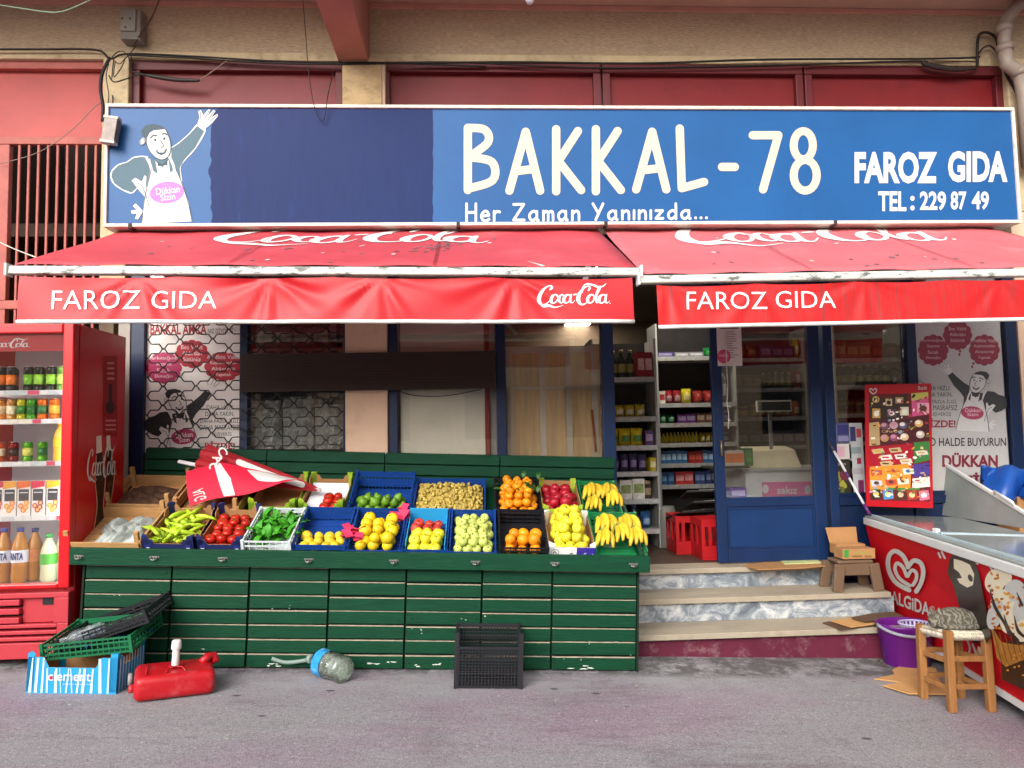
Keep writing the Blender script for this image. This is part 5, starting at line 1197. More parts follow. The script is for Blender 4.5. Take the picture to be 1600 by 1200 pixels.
# the wrap's face: from rim underside to base
fn = (FB_-FA).cross((FC)-(FA-UPZ*.06)).normalized(); fn = fn if fn.x < 0 else -fn
ON = ONP(FC, fn)
F = Flat()
ht = [(1416, 889), (1409, 872), (1398, 862), (1389, 871), (1390, 893), (1403, 915), (1424, 935)]
F.stroke([(1419, 884), (1411, 868), (1398, 861), (1389, 870), (1389, 890), (1400, 910), (1421, 922)], 7, wht)
F.stroke([(1419, 886), (1428, 876), (1439, 880), (1443, 894), (1439, 912), (1432, 924)], 7, wht)
F.stroke([(1417, 900), (1411, 886), (1402, 880), (1399, 890), (1406, 904), (1422, 915)], 5.5, wht)
F.stroke([(1419, 900), (1425, 891), (1432, 895), (1432, 905), (1427, 914)], 5.5, wht)
F.build('heart_emblem', fz, ON, fn)
F = Flat(); k_ = Flat(); k_.text('ALGiDA', 0, 0, 1, 1, wht, bold=.025)
F.art(k_, lambda u, v: (1392+u*61, 922+v*19+u*20+u*v*3)); F.ring(1457, 951, 3.2, 3.8, .8, wht); F.text('R', 1455.4, 948.6, 1458.6, 953.4, wht)
F.build('brand_lettering', fz, ON, fn)
choc = M('chocolate_print', '#231512', rough=.3, var=.3, scale=12); crm = flat('#efe6c9', .35)
F = Flat()
F.poly([(1484, 873), (1490, 865), (1503, 869), (1521, 874), (1530, 893), (1537, 930), (1543, 962), (1549, 992), (1541, 1008), (1520, 1003), (1509, 980), (1500, 950), (1490, 915), (1481, 895)], choc, 1)
F.poly([(1491, 873), (1503, 876), (1516, 882), (1523, 897), (1521, 914), (1512, 918), (1500, 911), (1496, 904), (1504, 903), (1499, 894), (1491, 888)], crm, 2); F.ell(1517, 903, 3.5, 6, choc, 3, rot=-.4)
F.poly([(1528, 1010), (1541, 1013), (1537, 1032), (1524, 1028)], flat('#c9a26a'), 0)
for pts in ([(1478, 955), (1486, 970), (1497, 960)], [(1512, 1000), (1516, 1012), (1514, 1024)], [(1520, 1006), (1525, 1020), (1524, 1028)], [(1530, 1012), (1536, 1024), (1538, 1030)], [(1472, 862), (1477, 872)], [(1467, 864), (1470, 871)], [(1523, 873), (1528, 881)], [(1545, 880), (1552, 893)], [(1553, 884), (1557, 891)]): F.stroke(pts, 3, wht, 2)
F.poly([(1562, 1012), (1600, 985), (1640, 1000), (1640, 1110), (1600, 1078), (1566, 1062)], M('dark_brown_print', '#2a120c', rough=.35, var=.4, scale=10), 0)
wf = M('waffle_print', '#b0762e', rough=.45, var=.35, scale=30)
F.poly([(1548, 975), (1565, 1003), (1592, 1008), (1640, 1000), (1640, 1020), (1602, 1030), (1572, 1042), (1558, 1028)], wf, 1)
for k in range(7): F.stroke([(1553+k*9, 985+k*3), (1566+k*8, 1036-k*2)], 1.3, flat('#7a4a1a'), 2); 
for x, y, r_, r2, m_ in ((1556, 908, 16, 20, crm), (1572, 903, 10, 12, crm), (1586, 925, 17, 20, wht), (1564, 940, 15, 20, crm), (1556, 960, 12, 24, wht), (1582, 965, 18, 26, crm), (1600, 950, 16, 24, wht), (1600, 985, 14, 18, crm), (1622, 940, 18, 40, crm)): F.ell(x, y, r_, r2, m_, 3, rot=.3)
rr = random.Random(9)
for k in range(46): F.ell(rr.uniform(1545, 1612), rr.uniform(893, 985), rr.uniform(2, 4.4), rr.uniform(1.5, 3.4), flat(rr.choice(['#d98a2e', '#c46a1e', '#e8b04a', '#a8521e'])), 4, n=7, rot=rr.uniform(0, 3))
for pts in ([(1548, 920), (1556, 948), (1572, 976), (1578, 996)], [(1570, 960), (1578, 985), (1592, 1000)], [(1586, 962), (1592, 985), (1604, 996)], [(1590, 925), (1598, 945)]): F.stroke([(p[0], p[1], [1, 5, 4, 1.5][i_]) for i_, p in enumerate(pts)], 1.0, choc, 5)
for k in range(9): F.ell(rr.uniform(1568, 1610), rr.uniform(1015, 1060), 2.2, 1.6, flat('#d9922e'), 5, n=7)
F.build('ice_cream_print', fz, ON, fn)
tb = MB(); 
m_tarp = M('blue_tarpaulin', '#1d4fa0', rough=.35, var=.25, scale=6, bump=.4, bscale=14)
def tarp(u, v):
    p = P(1532+130*u, 727+50*v+6*sin(u*5), -.22+.05*sin(u*11+v*3)-.25*u*v); return p+Vector((0, .04*sin(u*17)*v, .01*sin(u*23)))
tb.grid(tarp, 30, 12); o = obj('tarpaulin', tb, m_tarp, None, 'crumpled blue tarpaulin bag behind the freezer lid', 'tarpaulin'); sm_ = o.modifiers.new('thick', 'SOLIDIFY'); sm_.thickness = .03
q = P(1591, 790, -.3); o = obj('storage_box', MB().box((q.x, -.3, q.z-.5), (q.x+.35, -.08, P(1591, 776, -.3).z)), m_card, None, 'brown cardboard box standing beyond the freezer lid', 'box', bevel=.004)
# ================================================================== INSIDE THE SHOP
lampq = ray(905, 503); t_ = (2.785-CP.z)/lampq.z; lq = CP+lampq*t_
lamp = thing('ceiling_light_panel', 'lit white ceiling light panel inside the shop', 'ceiling light', (lq.x, lq.y, 2.79))
obj('diffuser', MB().box((lq.x-.16, lq.y-.35, 2.772), (lq.x+.16, lq.y+.35, 2.778)), M('lit_diffuser', '#fff6e6', emit=13.0), lamp)
obj('housing', MB().box((lq.x-.18, lq.y-.37, 2.7785), (lq.x+.18, lq.y+.37, 2.799)), m_white, lamp)
for lx_ in (1.6,):  # second panel, out of view, added to brighten the shelves
    fill_panel = thing('ceiling_light_panel', 'added unseen ceiling light panel brightening the shop shelves', 'ceiling light', (lx_, 1.1, 2.79))
    obj('diffuser', MB().box((lx_-.5, .9, 2.772), (lx_+.5, 1.3, 2.778)), M('lit_diffuser', '#fff6e6'), fill_panel); obj('housing', MB().box((lx_-.52, .88, 2.7785), (lx_+.52, 1.32, 2.799)), m_white, fill_panel)
m_rack = M('light_grey_rack', '#a3a4a0', rough=.5, var=.08); m_rackd = M('dark_rack_back', '#3b3836', rough=.8, var=.2)
PM = {}
def product(kind, w, d, h, c1, c2):
    key = (kind, round(w, 2), round(h, 2), c1, c2)
    if key in PM: return PM[key]
    mb = MB(); A = M('pack_'+c1, c1, rough=.35, var=.25, scale=22); B = M('pack_'+c2, c2, rough=.4, var=.3, scale=30)
    if kind == 'bag':
        def f(u, v, s): return Vector(((u-.5)*w*(1-.08*sin(pi*v)), s*(d/2)*(sin(pi*u)**.5)*(sin(pi*min(1, max(0, v)))**.6), h*v+.004*sin(u*20)*v))
        for s in (-1, 1):
            k = len(mb.v); mb.grid(lambda u, v: f(u, v, s), 8, 8)
            for i, fc in enumerate(mb.f[-64:]): mb.m[len(mb.f)-64+i] = 1 if 2 <= i//8 <= 4 and 1 <= i % 8 <= 6 else 0
    elif kind == 'bottle':
        r = w/2; mb.lathe([(r*.9, 0), (r, .01), (r, h*.62), (r*.4, h*.85), (r*.4, h*.9)], 10); mb.mat(1); mb.lathe([(r*.45, h*.9), (r*.45, h)], 8); mb.lathe([(r+.001, h*.2), (r+.001, h*.5)], 10, caps=False)
    elif kind == 'jar':
        r = w/2; mb.lathe([(r*.9, 0), (r, .006), (r, h*.8)], 12); mb.mat(1); mb.lathe([(r*.96, h*.8), (r*.96, h)], 12); mb.lathe([(r+.001, h*.2), (r+.001, h*.6)], 12, caps=False)
    else:
        mb.box((-w/2, -d/2, 0), (w/2, d/2, h)); mb.mat(1); mb.box((-w*.4, -d/2-.001, h*.3), (w*.4, -d/2+.002, h*.75))
    PM[key] = me_of({'bag': 'snack_bag', 'bottle': 'bottle', 'jar': 'jar', 'box': 'packet'}[kind], mb, [A, B]); return PM[key]
CAT = {'bag': 'snack bag', 'bottle': 'bottle', 'jar': 'jar', 'box': 'packet'}
PALETTE = [('#b8a02a', '#d8d0a0', 'mustard'), ('#8a2028', '#c9a0a0', 'crimson'), ('#2f5a8a', '#9ab8d8', 'blue'), ('#3a6a3a', '#a0b880', 'green'), ('#c9c4b4', '#8a4a4a', 'cream'), ('#5a3a6a', '#a890b8', 'violet'), ('#b86a2a', '#e0c090', 'orange'), ('#4a3a30', '#a08a6a', 'brown'), ('#2c3036', '#8a8f96', 'charcoal'), ('#a8455a', '#e0b0b8', 'pink')]
ORD = ['top', 'second', 'third', 'fourth', 'fifth', 'sixth', 'seventh']
def rack(label, px0, px1, Y, ys, rows, depth, place_word, zfloor=FL, pyref=680, end=True):
    x0, x1 = P(px0, pyref, Y).x, P(px1, pyref, Y).x; zs = [P((px0+px1)/2, y, Y).z for y in ys]; rr = random.Random(int(px0))
    t = thing('shelf_rack', label, 'shelf rack', ((x0+x1)/2, Y+depth/2, zfloor), group='shelf racks in the shop')
    up = MB(); zt = zs[0]+.32
    obj('back_panel', MB().box((x0, Y+depth-.01, zfloor), (x1, Y+depth, zt)), m_rackd, t)
    for xx in (x0-.016, x1): obj('upright', MB().box((xx, Y+.01, zfloor), (xx+.016, Y+depth-.011, zt)), m_rackd if not end else m_rack, t)
    for k, z in enumerate(zs):
        s = obj('shelf', MB().box((x0+.001, Y+.006, z-.03), (x1-.001, Y+depth-.012, z)), m_rack, t)
        obj('price_rail', MB().box((x0+.001, Y-.002, z-.036), (x1-.001, Y+.0055, z+.004)), M('price_rail_strip', '#a9aca9', rough=.4, var=.25, scale=30, dirt='#b03a3a', damt=.7, dscale=9), s)
        x = x0+.006; gap = (zs[k-1]-z-.05) if k else .3; runs = list(rows[k])
        for _ in range(14):
            kd = rr.choice(('bag', 'bag', 'box', 'jar', 'box')); c1, c2, cn = rr.choice(PALETTE); runs.append((kd, rr.choice((.05, .065, .08)), gap*rr.uniform(.62, .95), c1, c2, '%s %s' % (cn, CAT[kd]), rr.randint(2, 3)))
        for kind, w, h, c1, c2, nm, n in runs:
            h = min(h, max(.05, gap*.96))
            for i in range(n):
                if x+w > x1: break
                hh = h*rr.uniform(.94, 1.05); o = bpy.data.objects.new(PM.get(0, CAT[kind].replace(' ', '_')), product(kind, w, depth*.45, h, c1, c2)); COL.objects.link(o)
                o.location = (x+w/2, Y+.03+depth*.24, z+.001); o.rotation_euler = (rr.uniform(-.02, .12) if kind == 'bag' else 0, 0, rr.uniform(-.08, .08)); o.scale = (1, 1, hh/h)
                tag(o, '%s on the %s shelf %s' % (nm, ORD[k], place_word), CAT[kind], nm.split(' with')[0]+'s '+place_word); x += w*1.02
            x += .006
    return t
R1 = [[('bottle', .07, .24, '#1f2a20', '#8a7a4a', 'dark green bottle with tan label', 5)],
      [('bag', .085, .11, '#c9b23a', '#e8e4d0', 'yellow and white snack bag', 8)],
      [('bag', .10, .15, '#d2b92a', '#5a8a4a', 'yellow snack bag with green print', 7)],
      [('jar', .06, .12, '#d9dcd8', '#2c3036', 'white tin with dark print', 2), ('bag', .075, .15, '#3a3450', '#8a7aa8', 'dark violet packet', 4)],
      [('bag', .09, .17, '#3c2c52', '#b8a0c8', 'purple coffee bag', 2), ('box', .10, .17, '#d8d6cc', '#8a9a5a', 'pale carton with green print', 2)],
      [('bottle', .085, .2, '#20242c', '#b03a30', 'dark bottle with red label', 2), ('bottle', .09, .22, '#262a3a', '#5a6a9a', 'dark blue bottle', 2)]]
rack('grey shelf rack of snack bags just inside the doorway', 930, 1026, .75, (590, 652, 697, 738, 781, 828), R1, .34, 'by the doorway post')
R2 = [[('box', .16, .05, '#4a4478', '#9a94b8', 'flat violet packet', 1), ('box', .14, .045, '#8f8f96', '#d0d0d0', 'flat grey packet', 2), ('bag', .15, .1, '#1f7a3a', '#3a9a4a', 'green bag', 1)],
      [('box', .06, .12, '#d8d4c8', '#b03a3a', 'white packet with red print', 1), ('bag', .08, .13, '#8a2028', '#c9a0a0', 'dark red snack bag', 2), ('bag', .1, .14, '#c9b82a', '#e0d88a', 'yellow snack bag', 1), ('bag', .1, .12, '#8a2a22', '#b8403a', 'red snack bag', 2)],
      [('bag', .08, .1, '#2a7a4a', '#88b898', 'green sachet', 2), ('box', .09, .09, '#5a2a6a', '#8a7a9a', 'violet packet', 2), ('box', .08, .1, '#6a4a3a', '#a08a7a', 'brown packet', 2)],
      [('bottle', .035, .1, '#b8a83a', '#c9b22a', 'small yellow capped bottle', 11)],
      [('box', .05, .12, '#3a6a9a', '#a8c8e0', 'pale blue packet', 5), ('box', .07, .11, '#a02a2a', '#c95a4a', 'red packet', 2), ('box', .05, .12, '#3a6a9a', '#a8c8e0', 'pale blue packet', 2)],
      [('box', .06, .12, '#2f5a8a', '#6a9ac8', 'blue packet', 2), ('box', .09, .12, '#c03a3a', '#e8a0a0', 'red and white packet', 2), ('box', .05, .12, '#3a4a7a', '#8a9ac8', 'indigo packet', 3)]]
rack('white shelf rack facing the doorway at the back', 1032, 1152, 1.7, (557, 630, 661, 692, 724, 757), R2, .36, 'facing the doorway')
R3 = [[('bag', .13, .16, '#5a2a22', '#8a5a3a', 'brown snack bag', 3), ('box', .12, .14, '#3a2a4a', '#6a5a7a', 'dark violet carton', 4)],
      [('box', .1, .15, '#6a5a4a', '#9a8a6a', 'tan carton', 4), ('bottle', .07, .18, '#2a3a2a', '#8a7a3a', 'dark green bottle', 5)],
      [('jar', .09, .13, '#7a3a22', '#b08a4a', 'amber jar', 8)],
      [('box', .12, .16, '#4a4a52', '#8a8a92', 'grey carton', 7)]]
rack('dim shelf rack behind the door glass', 1136, 1262, 2.4, (560, 607, 652, 697), R3, .36, 'behind the door glass')
R4 = [[('box', .12, .16, '#6a5a42', '#9a8a62', 'tan tin', 3), ('box', .12, .14, '#4a2a2a', '#8a4a3a', 'dark red carton', 3)],
      [('bottle', .08, .2, '#3a3a2a', '#8a8a4a', 'olive bottle', 7)], [('jar', .1, .15, '#8a7a52', '#5a4a32', 'brown jar', 6)], [('box', .14, .16, '#3a4a52', '#7a8a8a', 'slate carton', 5)]]
rack('dim shelf rack behind the poster window', 1312, 1420, 1.6, (560, 602, 646, 690), R4, .36, 'behind the mop window')
R5 = [[('box', .14, .18, '#6a6258', '#a09a8c', 'grey carton', 5)], [('box', .14, .2, '#5a6a7a', '#8a98a8', 'blue grey carton', 5)], [('box', .13, .16, '#8a8478', '#b8b2a4', 'pale carton', 5)]]
rack('dim shelf rack behind the left lattice window', 395, 535, .5, (545, 640, 690), R5, .34, 'behind the lattice window', end=False)
# wrapped goods low behind the lattice, cardboard and frames behind the next panes
for i_, (a, b, y0, y1) in enumerate(((392, 440, 626, 702), (442, 490, 620, 702), (492, 536, 632, 702))):
    p0, p1 = P(a, y1, .12), P(b, y0, .12); mb = MB()
    mb.grid(lambda u, v: Vector((p0.x+(p1.x-p0.x)*u, .12-.05*sin(pi*u)**.5+.02*sin(u*21+v*13+i_)*sin(v*17), p0.z+(p1.z-p0.z)*v)), 16, 16, smooth=False); mb.box((p0.x, .13, p0.z), (p1.x, .4, p1.z))
    obj('wrapped_pack', mb, M('cloudy_shrink_wrap', '#b4b5ae', rough=.25, var=.35, scale=9), None, 'cloudy plastic wrapped pack low behind the %s of the lattice window' % ('left part', 'middle', 'right part')[i_], 'wrapped pack', 'wrapped packs behind the lattice')
o = obj('window_paper', MB().box((X(624)+.004, .03, WS+.01), (X(757), .036, TOP-.06)), M('greyed_white_paper', '#e6dfcc', rough=.8, var=.12, scale=3, dirt='#b3a890', damt=.4), None, 'greyed paper sheet covering the inside of the middle window', 'paper')
o = obj('red_batten', MB().box((X(759), .025, WS+.01), (X(764), .05, TOP-.06)), M('red_batten_paint', '#9c2a26', rough=.6), None, 'thin red upright batten beside the papered window', 'batten')
o = obj('window_board', MB().box((X(766), .06, WS+.01), (X(775), .08, TOP-.06)), M('white_board', '#b0a89c', rough=.7), None, 'narrow white board next to the red batten', 'board')
m_board_refl = M('tan_board_and_reflection', '#c9a878', rough=.7, var=.25, scale=3, stretch=(5, 1, .5), dirt='#d8c6a2', damt=.5, dscale=1.5)  # tan boards, with the street's beige reflection put into the colour
p0, p1 = P(792, 702, .12), P(936, 540, .12)
sb = thing('leaning_shutter', 'beige framed panel leaning inside the third window', 'panel', ((p0.x+p1.x)/2, .15, FL))
obj('panel', MB().box((p0.x, .12, p0.z-.2), (p1.x, .14, p1.z)), m_board_refl, sb)
f = MB()
for px in (792, 843, 884, 924): x = P(px, 620, .11).x; f.box((x, .105, p0.z-.2), (x+.045, .119, p1.z-.001))
f.box((p0.x+.046, .107, p1.z-.05), (p1.x-.05, .1185, p1.z-.002)); f.box((p0.x+.046, .107, P(850, 608, .11).z), (p1.x-.05, .1185, P(850, 604, .11).z)); obj('frame', f, M('grey_beige_frame', '#c4b8a4', rough=.5, var=.1), sb)
bs = MB(); bs.tube([P(925, 640, .09), P(931, 706, .07)], .009, 8); obj('broom_handle', bs, M('broom_wood', '#a8592e', rough=.6), None, 'thin reddish broom handle behind the third window', 'broom')
# counter, till and bits behind the door glass
ct = thing('counter', 'white shop counter behind the door glass', 'counter', (P(1210, 780, .7).x, .9, FL))
p0, p1 = P(1166, 778, .6), P(1262, 731, .6); obj('body', MB().box((p0.x, .6, FL), (p1.x+.3, 1.1, p1.z-.02)), M('white_laminate', '#c8c9c4', rough=.4), ct); obj('top', MB().box((p0.x-.03, .57, p1.z-.02), (p1.x+.3, 1.12, p1.z)), M('grey_laminate', '#a9aba8', rough=.4), ct)
b0 = P(1176, 729, .65); b1 = P(1252, 703, .65)
mb = MB(); mb.hexa([Vector((b0.x, .65, p1.z+.001)), Vector((b1.x, .65, p1.z+.001)), Vector((b1.x, .95, p1.z+.001)), Vector((b0.x, .95, p1.z+.001))], [Vector((b0.x+.02, .72, b1.z)), Vector((b1.x-.02, .72, b1.z)), Vector((b1.x-.01, .93, b1.z+.03)), Vector((b0.x+.01, .93, b1.z+.03))])
obj('cash_register', mb, M('cream_register_plastic', '#cfc4a4', rough=.45), None, 'cream cash register on the white counter', 'cash register', bevel=.006)
d0, d1 = P(1183, 644, .62), P(1237, 625, .62); ds = thing('counter_display', 'small framed display above the cash register', 'display', ((d0.x+d1.x)/2, .62, d0.z))
obj('frame', MB().box((d0.x, .62, d0.z), (d1.x, .645, d1.z)), flat('#d8d4c4'), ds, bevel=.004); obj('screen', MB().box((d0.x+.012, .6165, d0.z+.012), (d1.x-.012, .619, d1.z-.012)), M('olive_lcd', '#4f5340', rough=.2), ds); obj('stem', MB().box((d0.x+.1, .635, b1.z+.01), (d0.x+.125, .65, d0.z-.0005)), M('stem_grey', '#77766f'), ds)
bn = obj('counter_banner', MB().box((P(1191, 765, .58).x, .575, P(1191, 778, .58).z), (P(1268, 765, .58).x, .585, P(1268, 752, .58).z)), M('pink_print', '#d9799c', rough=.5), None, 'pink rounded gum banner on the counter front', 'banner', bevel=.03)
F = Flat(); F.text('sakız', 1214, 760, 1246, 772, wht, bold=.02); F.ell(1196, 764, 5, 7, wht); F.ell(1262, 765, 5, 7, wht); F.build('banner_lettering', bn, lambda x, y: P(x, y, .574), NY)
for i_, (a, b, y0, y1, c1, c2, nm) in enumerate(((1132, 1163, 704, 728, '#b8b0a0', '#c9703a', 'pale carton with orange print beside the till'), (1163, 1176, 700, 728, '#3a6a3a', '#5a8a4a', 'green pouch beside the till'), (1142, 1166, 762, 778, '#6a4aa0', '#b8a8d8', 'stack of violet wrapped bars below the counter edge'))):
    p0, p1 = P(a, y1, .5), P(b, y0, .5); mb = MB(); mb.box((p0.x, .5, p0.z), (p1.x, .62, p1.z)); mb.mat(1); mb.box((p0.x+.01, .498, p0.z+.02*(p1.z-p0.z)/.1), (p1.x-.01, .4995, p1.z-.02)); obj('packet', mb, [M('pack_'+c1, c1, rough=.4, var=.2), M('pack_'+c2, c2, rough=.4, var=.3)], None, nm, 'packet', 'packets round the till')
obj('counter_shelf', MB().box((P(1130, 730, .5).x-.1, .48, P(1150, 732, .5).z), (P(1170, 730, .5).x, .75, P(1150, 728.5, .5).z)), m_rackd, None, 'dark side shelf left of the white counter', 'shelf')
obj('counter_shelf', MB().box((P(1130, 780, .5).x-.1, .48, P(1150, 782, .5).z), (P(1170, 780, .5).x, .75, P(1150, 778.5, .5).z)), m_rackd, None, 'low dark shelf holding violet bars', 'shelf')
# red bottle crates and newspaper trays by the door
m_rc = M('red_crate_plastic', '#b0161c', rough=.4, var=.1)
def bottle_crate(pxa, pxb, Y, label, h=.29):
    x0, x1 = P(pxa, 850, Y).x, P(pxb, 850, Y).x; mb = MB(); w = x1-x0
    mb.box((x0, Y, FL), (x1, Y+.3, FL+.02))
    for (a, b) in (((x0, Y), (x1, Y+.012)), ((x0, Y+.288), (x1, Y+.3)), ((x0, Y+.0125), (x0+.012, Y+.2875)), ((x1-.012, Y+.0125), (x1, Y+.2875))):
        mb.box((*a, FL+.021), (*b, FL+.1)); mb.box((*a, FL+h-.05), (*b, FL+h))
        if b[0]-a[0] > .05:
            for s in (0, .28, .72, 1): xx = a[0]+(b[0]-a[0]-.025)*s; mb.box((xx, a[1]+.001, FL+.1005), (xx+.025, b[1]-.001, FL+h-.0505))
        else:
            for s in (0, .5, 1): yy = a[1]+(b[1]-a[1]-.03)*s; mb.box((a[0]+.001, yy, FL+.1005), (b[0]-.001, yy+.03, FL+h-.0505))
    return obj('bottle_crate', mb, m_rc, None, label, 'crate', 'red bottle crates inside the door')
bottle_crate(1057, 1094, .42, 'red bottle crate standing further inside the doorway'); bottle_crate(1097, 1140, .14, 'red bottle crate standing right behind the door stile')
for i_, (px, py, Y, a) in enumerate(((1090, 798, .38, .2), (1108, 783, .3, .1), (1100, 766, .36, -.1))):
    q = P(px, py, Y); mb = MB(); T = Matrix.Translation(q) @ Matrix.Rotation(a, 4, 'Z') @ Matrix.Rotation(-.25, 4, 'X'); mb.box((-.13, 0, -.012), (.17, .3, 0), T); mb.mat(1)
    rr = random.Random(i_)
    for k in range(3): mb.box((-.11+.08*k, .02, .001+.004*k), (-.01+.08*k, .26, .004+.004*k), T)
    obj('newspaper_tray', mb, [m_black, M('newsprint_'+str(i_), ('#8a8478', '#9a978f', '#b0aea6')[i_], rough=.8, var=.4, scale=30)], None, 'black tray of %s above the red bottle crates' % ('magazines lowest', 'folded newspapers in the middle', 'white papers topmost')[i_], 'tray', 'trays inside the door')
q = P(1042, 838, .8); o = obj('oil_drum', MB().lathe([(.07, 0), (.075, .01), (.075, .3), (.068, .31), (.068, .33)], 14, Matrix.Translation((q.x, .8, FL))), M('grey_tin', '#77776f', rough=.5, var=.2), None, 'grey tin drum on the floor between the racks', 'drum')

# ================================================================== ON THE SHOPFRONT
def wire_grille(px0, px1, py0, py1, Y):
    x0, x1 = P(px0, 600, Y).x, P(px1, 600, Y).x; z0, z1 = P(400, py1, Y).z, P(400, py0, Y).z
    mb = MB(); per = 49*5.15/FPX; dz = 14.4*5.15/FPX; n = int((z1-z0)/dz)
    for k in range(n+1):
        zz = z0+k*dz; pts = []; ph = .5*per*(k % 2)
        def yv(x):
            u = ((x-x0+ph) / per) % 1; s = 0
            for c, sg_ in ((0, 1), (1, 1), (.5, -1)):
                d = abs(u-c)
                if d < .12: s += sg_*(1 if d < .04 else (.12-d)/.08)
            return s
        m = int((x1-x0)/(per/22))
        for i in range(m+1):
            x = x0+(x1-x0)*i/m; pts.append((x, Y+.002*(k % 2), zz+yv(x)*dz*.47))
        mb.tube(pts, .0046, 5)
    return mb
gr = thing('security_grille', 'black scissor lattice grille in front of the left windows', 'grille', (P(380, 600, -.07).x, -.07, WS))
obj('lattice', wire_grille(229, 536, 500, 712, -.075), M('black_iron', '#1b1816', rough=.5, var=.2), gr)
rail = MB(); a = P(229, 600, -.07).x; b = P(536, 600, -.07).x; rail.box((a, -.085, WS-.02), (b, -.065, WS)); obj('bottom_rail', rail, M('black_iron', '#1b1816'), gr)
q0, q1 = P(376, 613, -.1), P(773, 548, -.1)
bd = thing('brown_board', 'long dark brown ribbed board fixed across the windows', 'board', ((q0.x+q1.x)/2, -.1, q0.z))
m_rib = M('dark_brown_ribbed_board', '#2e1c16', rough=.65, var=.15, scale=4, stretch=(.5, 1, 8))
mb = MB(); nrib = 26; h_ = (q1.z-q0.z)/nrib
for k in range(nrib): mb.box((q0.x, -.104+(.0025 if k % 2 else 0), q0.z+k*h_), (q1.x, -.085, q0.z+(k+1)*h_-.0002))
obj('ribbed_face', mb, m_rib, bd)

CLOUD = lambda F, cx, cy, rx, ry, m, lay=2: ([F.ell(cx+rx*.82*cos(a), cy+ry*.82*sin(a), rx*.34, ry*.36, m, lay, n=12) for a in [2*pi*k/12 for k in range(12)]], F.ell(cx, cy, rx*.9, ry*.9, m, lay))
def grocer_poster(px0, px1, py0, py1, Y, label, spec):
    p0, p1 = P(px0, (py0+py1)/2, Y), P(px1, (py0+py1)/2, Y); z0, z1 = P((px0+px1)/2, py1, Y).z, P((px0+px1)/2, py0, Y).z
    o = obj('window_poster', MB().box((p0.x, Y, z0), (p1.x, Y+.003, z1)), spec['paper'], None, label, 'poster')
    F = Flat(); spec['draw'](F); F.build('printed_artwork', o, lambda x, y: P(x, y, Y), NY, step=.0003, base=.0005); return o
cred = flat('#b01f30'); cmag = flat('#b3305e'); ink2 = flat('#2a2a2c'); tx = flat('#f0d8d8')
def draw1(F):
    F.text('BAKKAL AMCA', 235, 506, 323, 523, flat('#a82a34'), bold=.03); F.text('NIZ DİYOR Kİ !', 325, 511, 368, 521, ink2)
    for cx, cy, rx, ry, m, ls in ((256, 575, 25, 21, cmag, ('Sarkıttığınız', 'Sepete', 'Sıcak', 'Ekmeğin')), (300, 553, 23, 19, cred, ('Bes Vakit', 'Aldırdan', 'Sütünüz')), (349, 573, 26, 20, cred, ('Trafikte Vakit', 'Kaybetmeden', 'Alışverişi', 'Yapmak'))):
        CLOUD(F, cx, cy, rx, ry, m)
        for i, s in enumerate(ls): y = cy-len(ls)*4.6+i*9.4; w = len(s)*1.55+3; F.text(s, cx-w, y, cx+w, y+6.5, tx, 4)
    for i, (s, a, b) in enumerate((('DAHA HIZLI,', 323, 365), ('DAHA YAKIN,', 321, 366), ('DAHA FAZLA İLGİ,', 313, 374), ('DAHA MASRAFSIZ', 312, 374), ('ALIŞVERİŞ', 331, 362))): F.text(s, a, 633+i*10.3, b, 641+i*10.3, ink2)
    F.text('BİZDE!', 320, 689, 367, 702, flat('#a82a34'), bold=.03)
    fn = lambda x, y: (274+(x-243)*.72, min(703.5, 627+(y-222)*.70))
    F.lay = 1; k = shopkeeper(F, fn, ink2, ink2, flat('#e6dfd9'), cmag, False)
    F.stroke([fn(*q) for q in ((222, 349), (225, 318), (232, 284), (237, 265))], 1, ink2, 6); F.stroke([fn(*q) for q in ((300, 345), (294, 316), (283, 283), (275, 265))], 1, ink2, 6)
    for it in k.items: F.items.append(([fn(*q) for q in it[0]], it[1], tx, 7))
grocer_poster(228, 375, 502, 706, .004, 'white grocery poster with red speech clouds behind the lattice', dict(paper=flat('#ece5df'), draw=draw1))
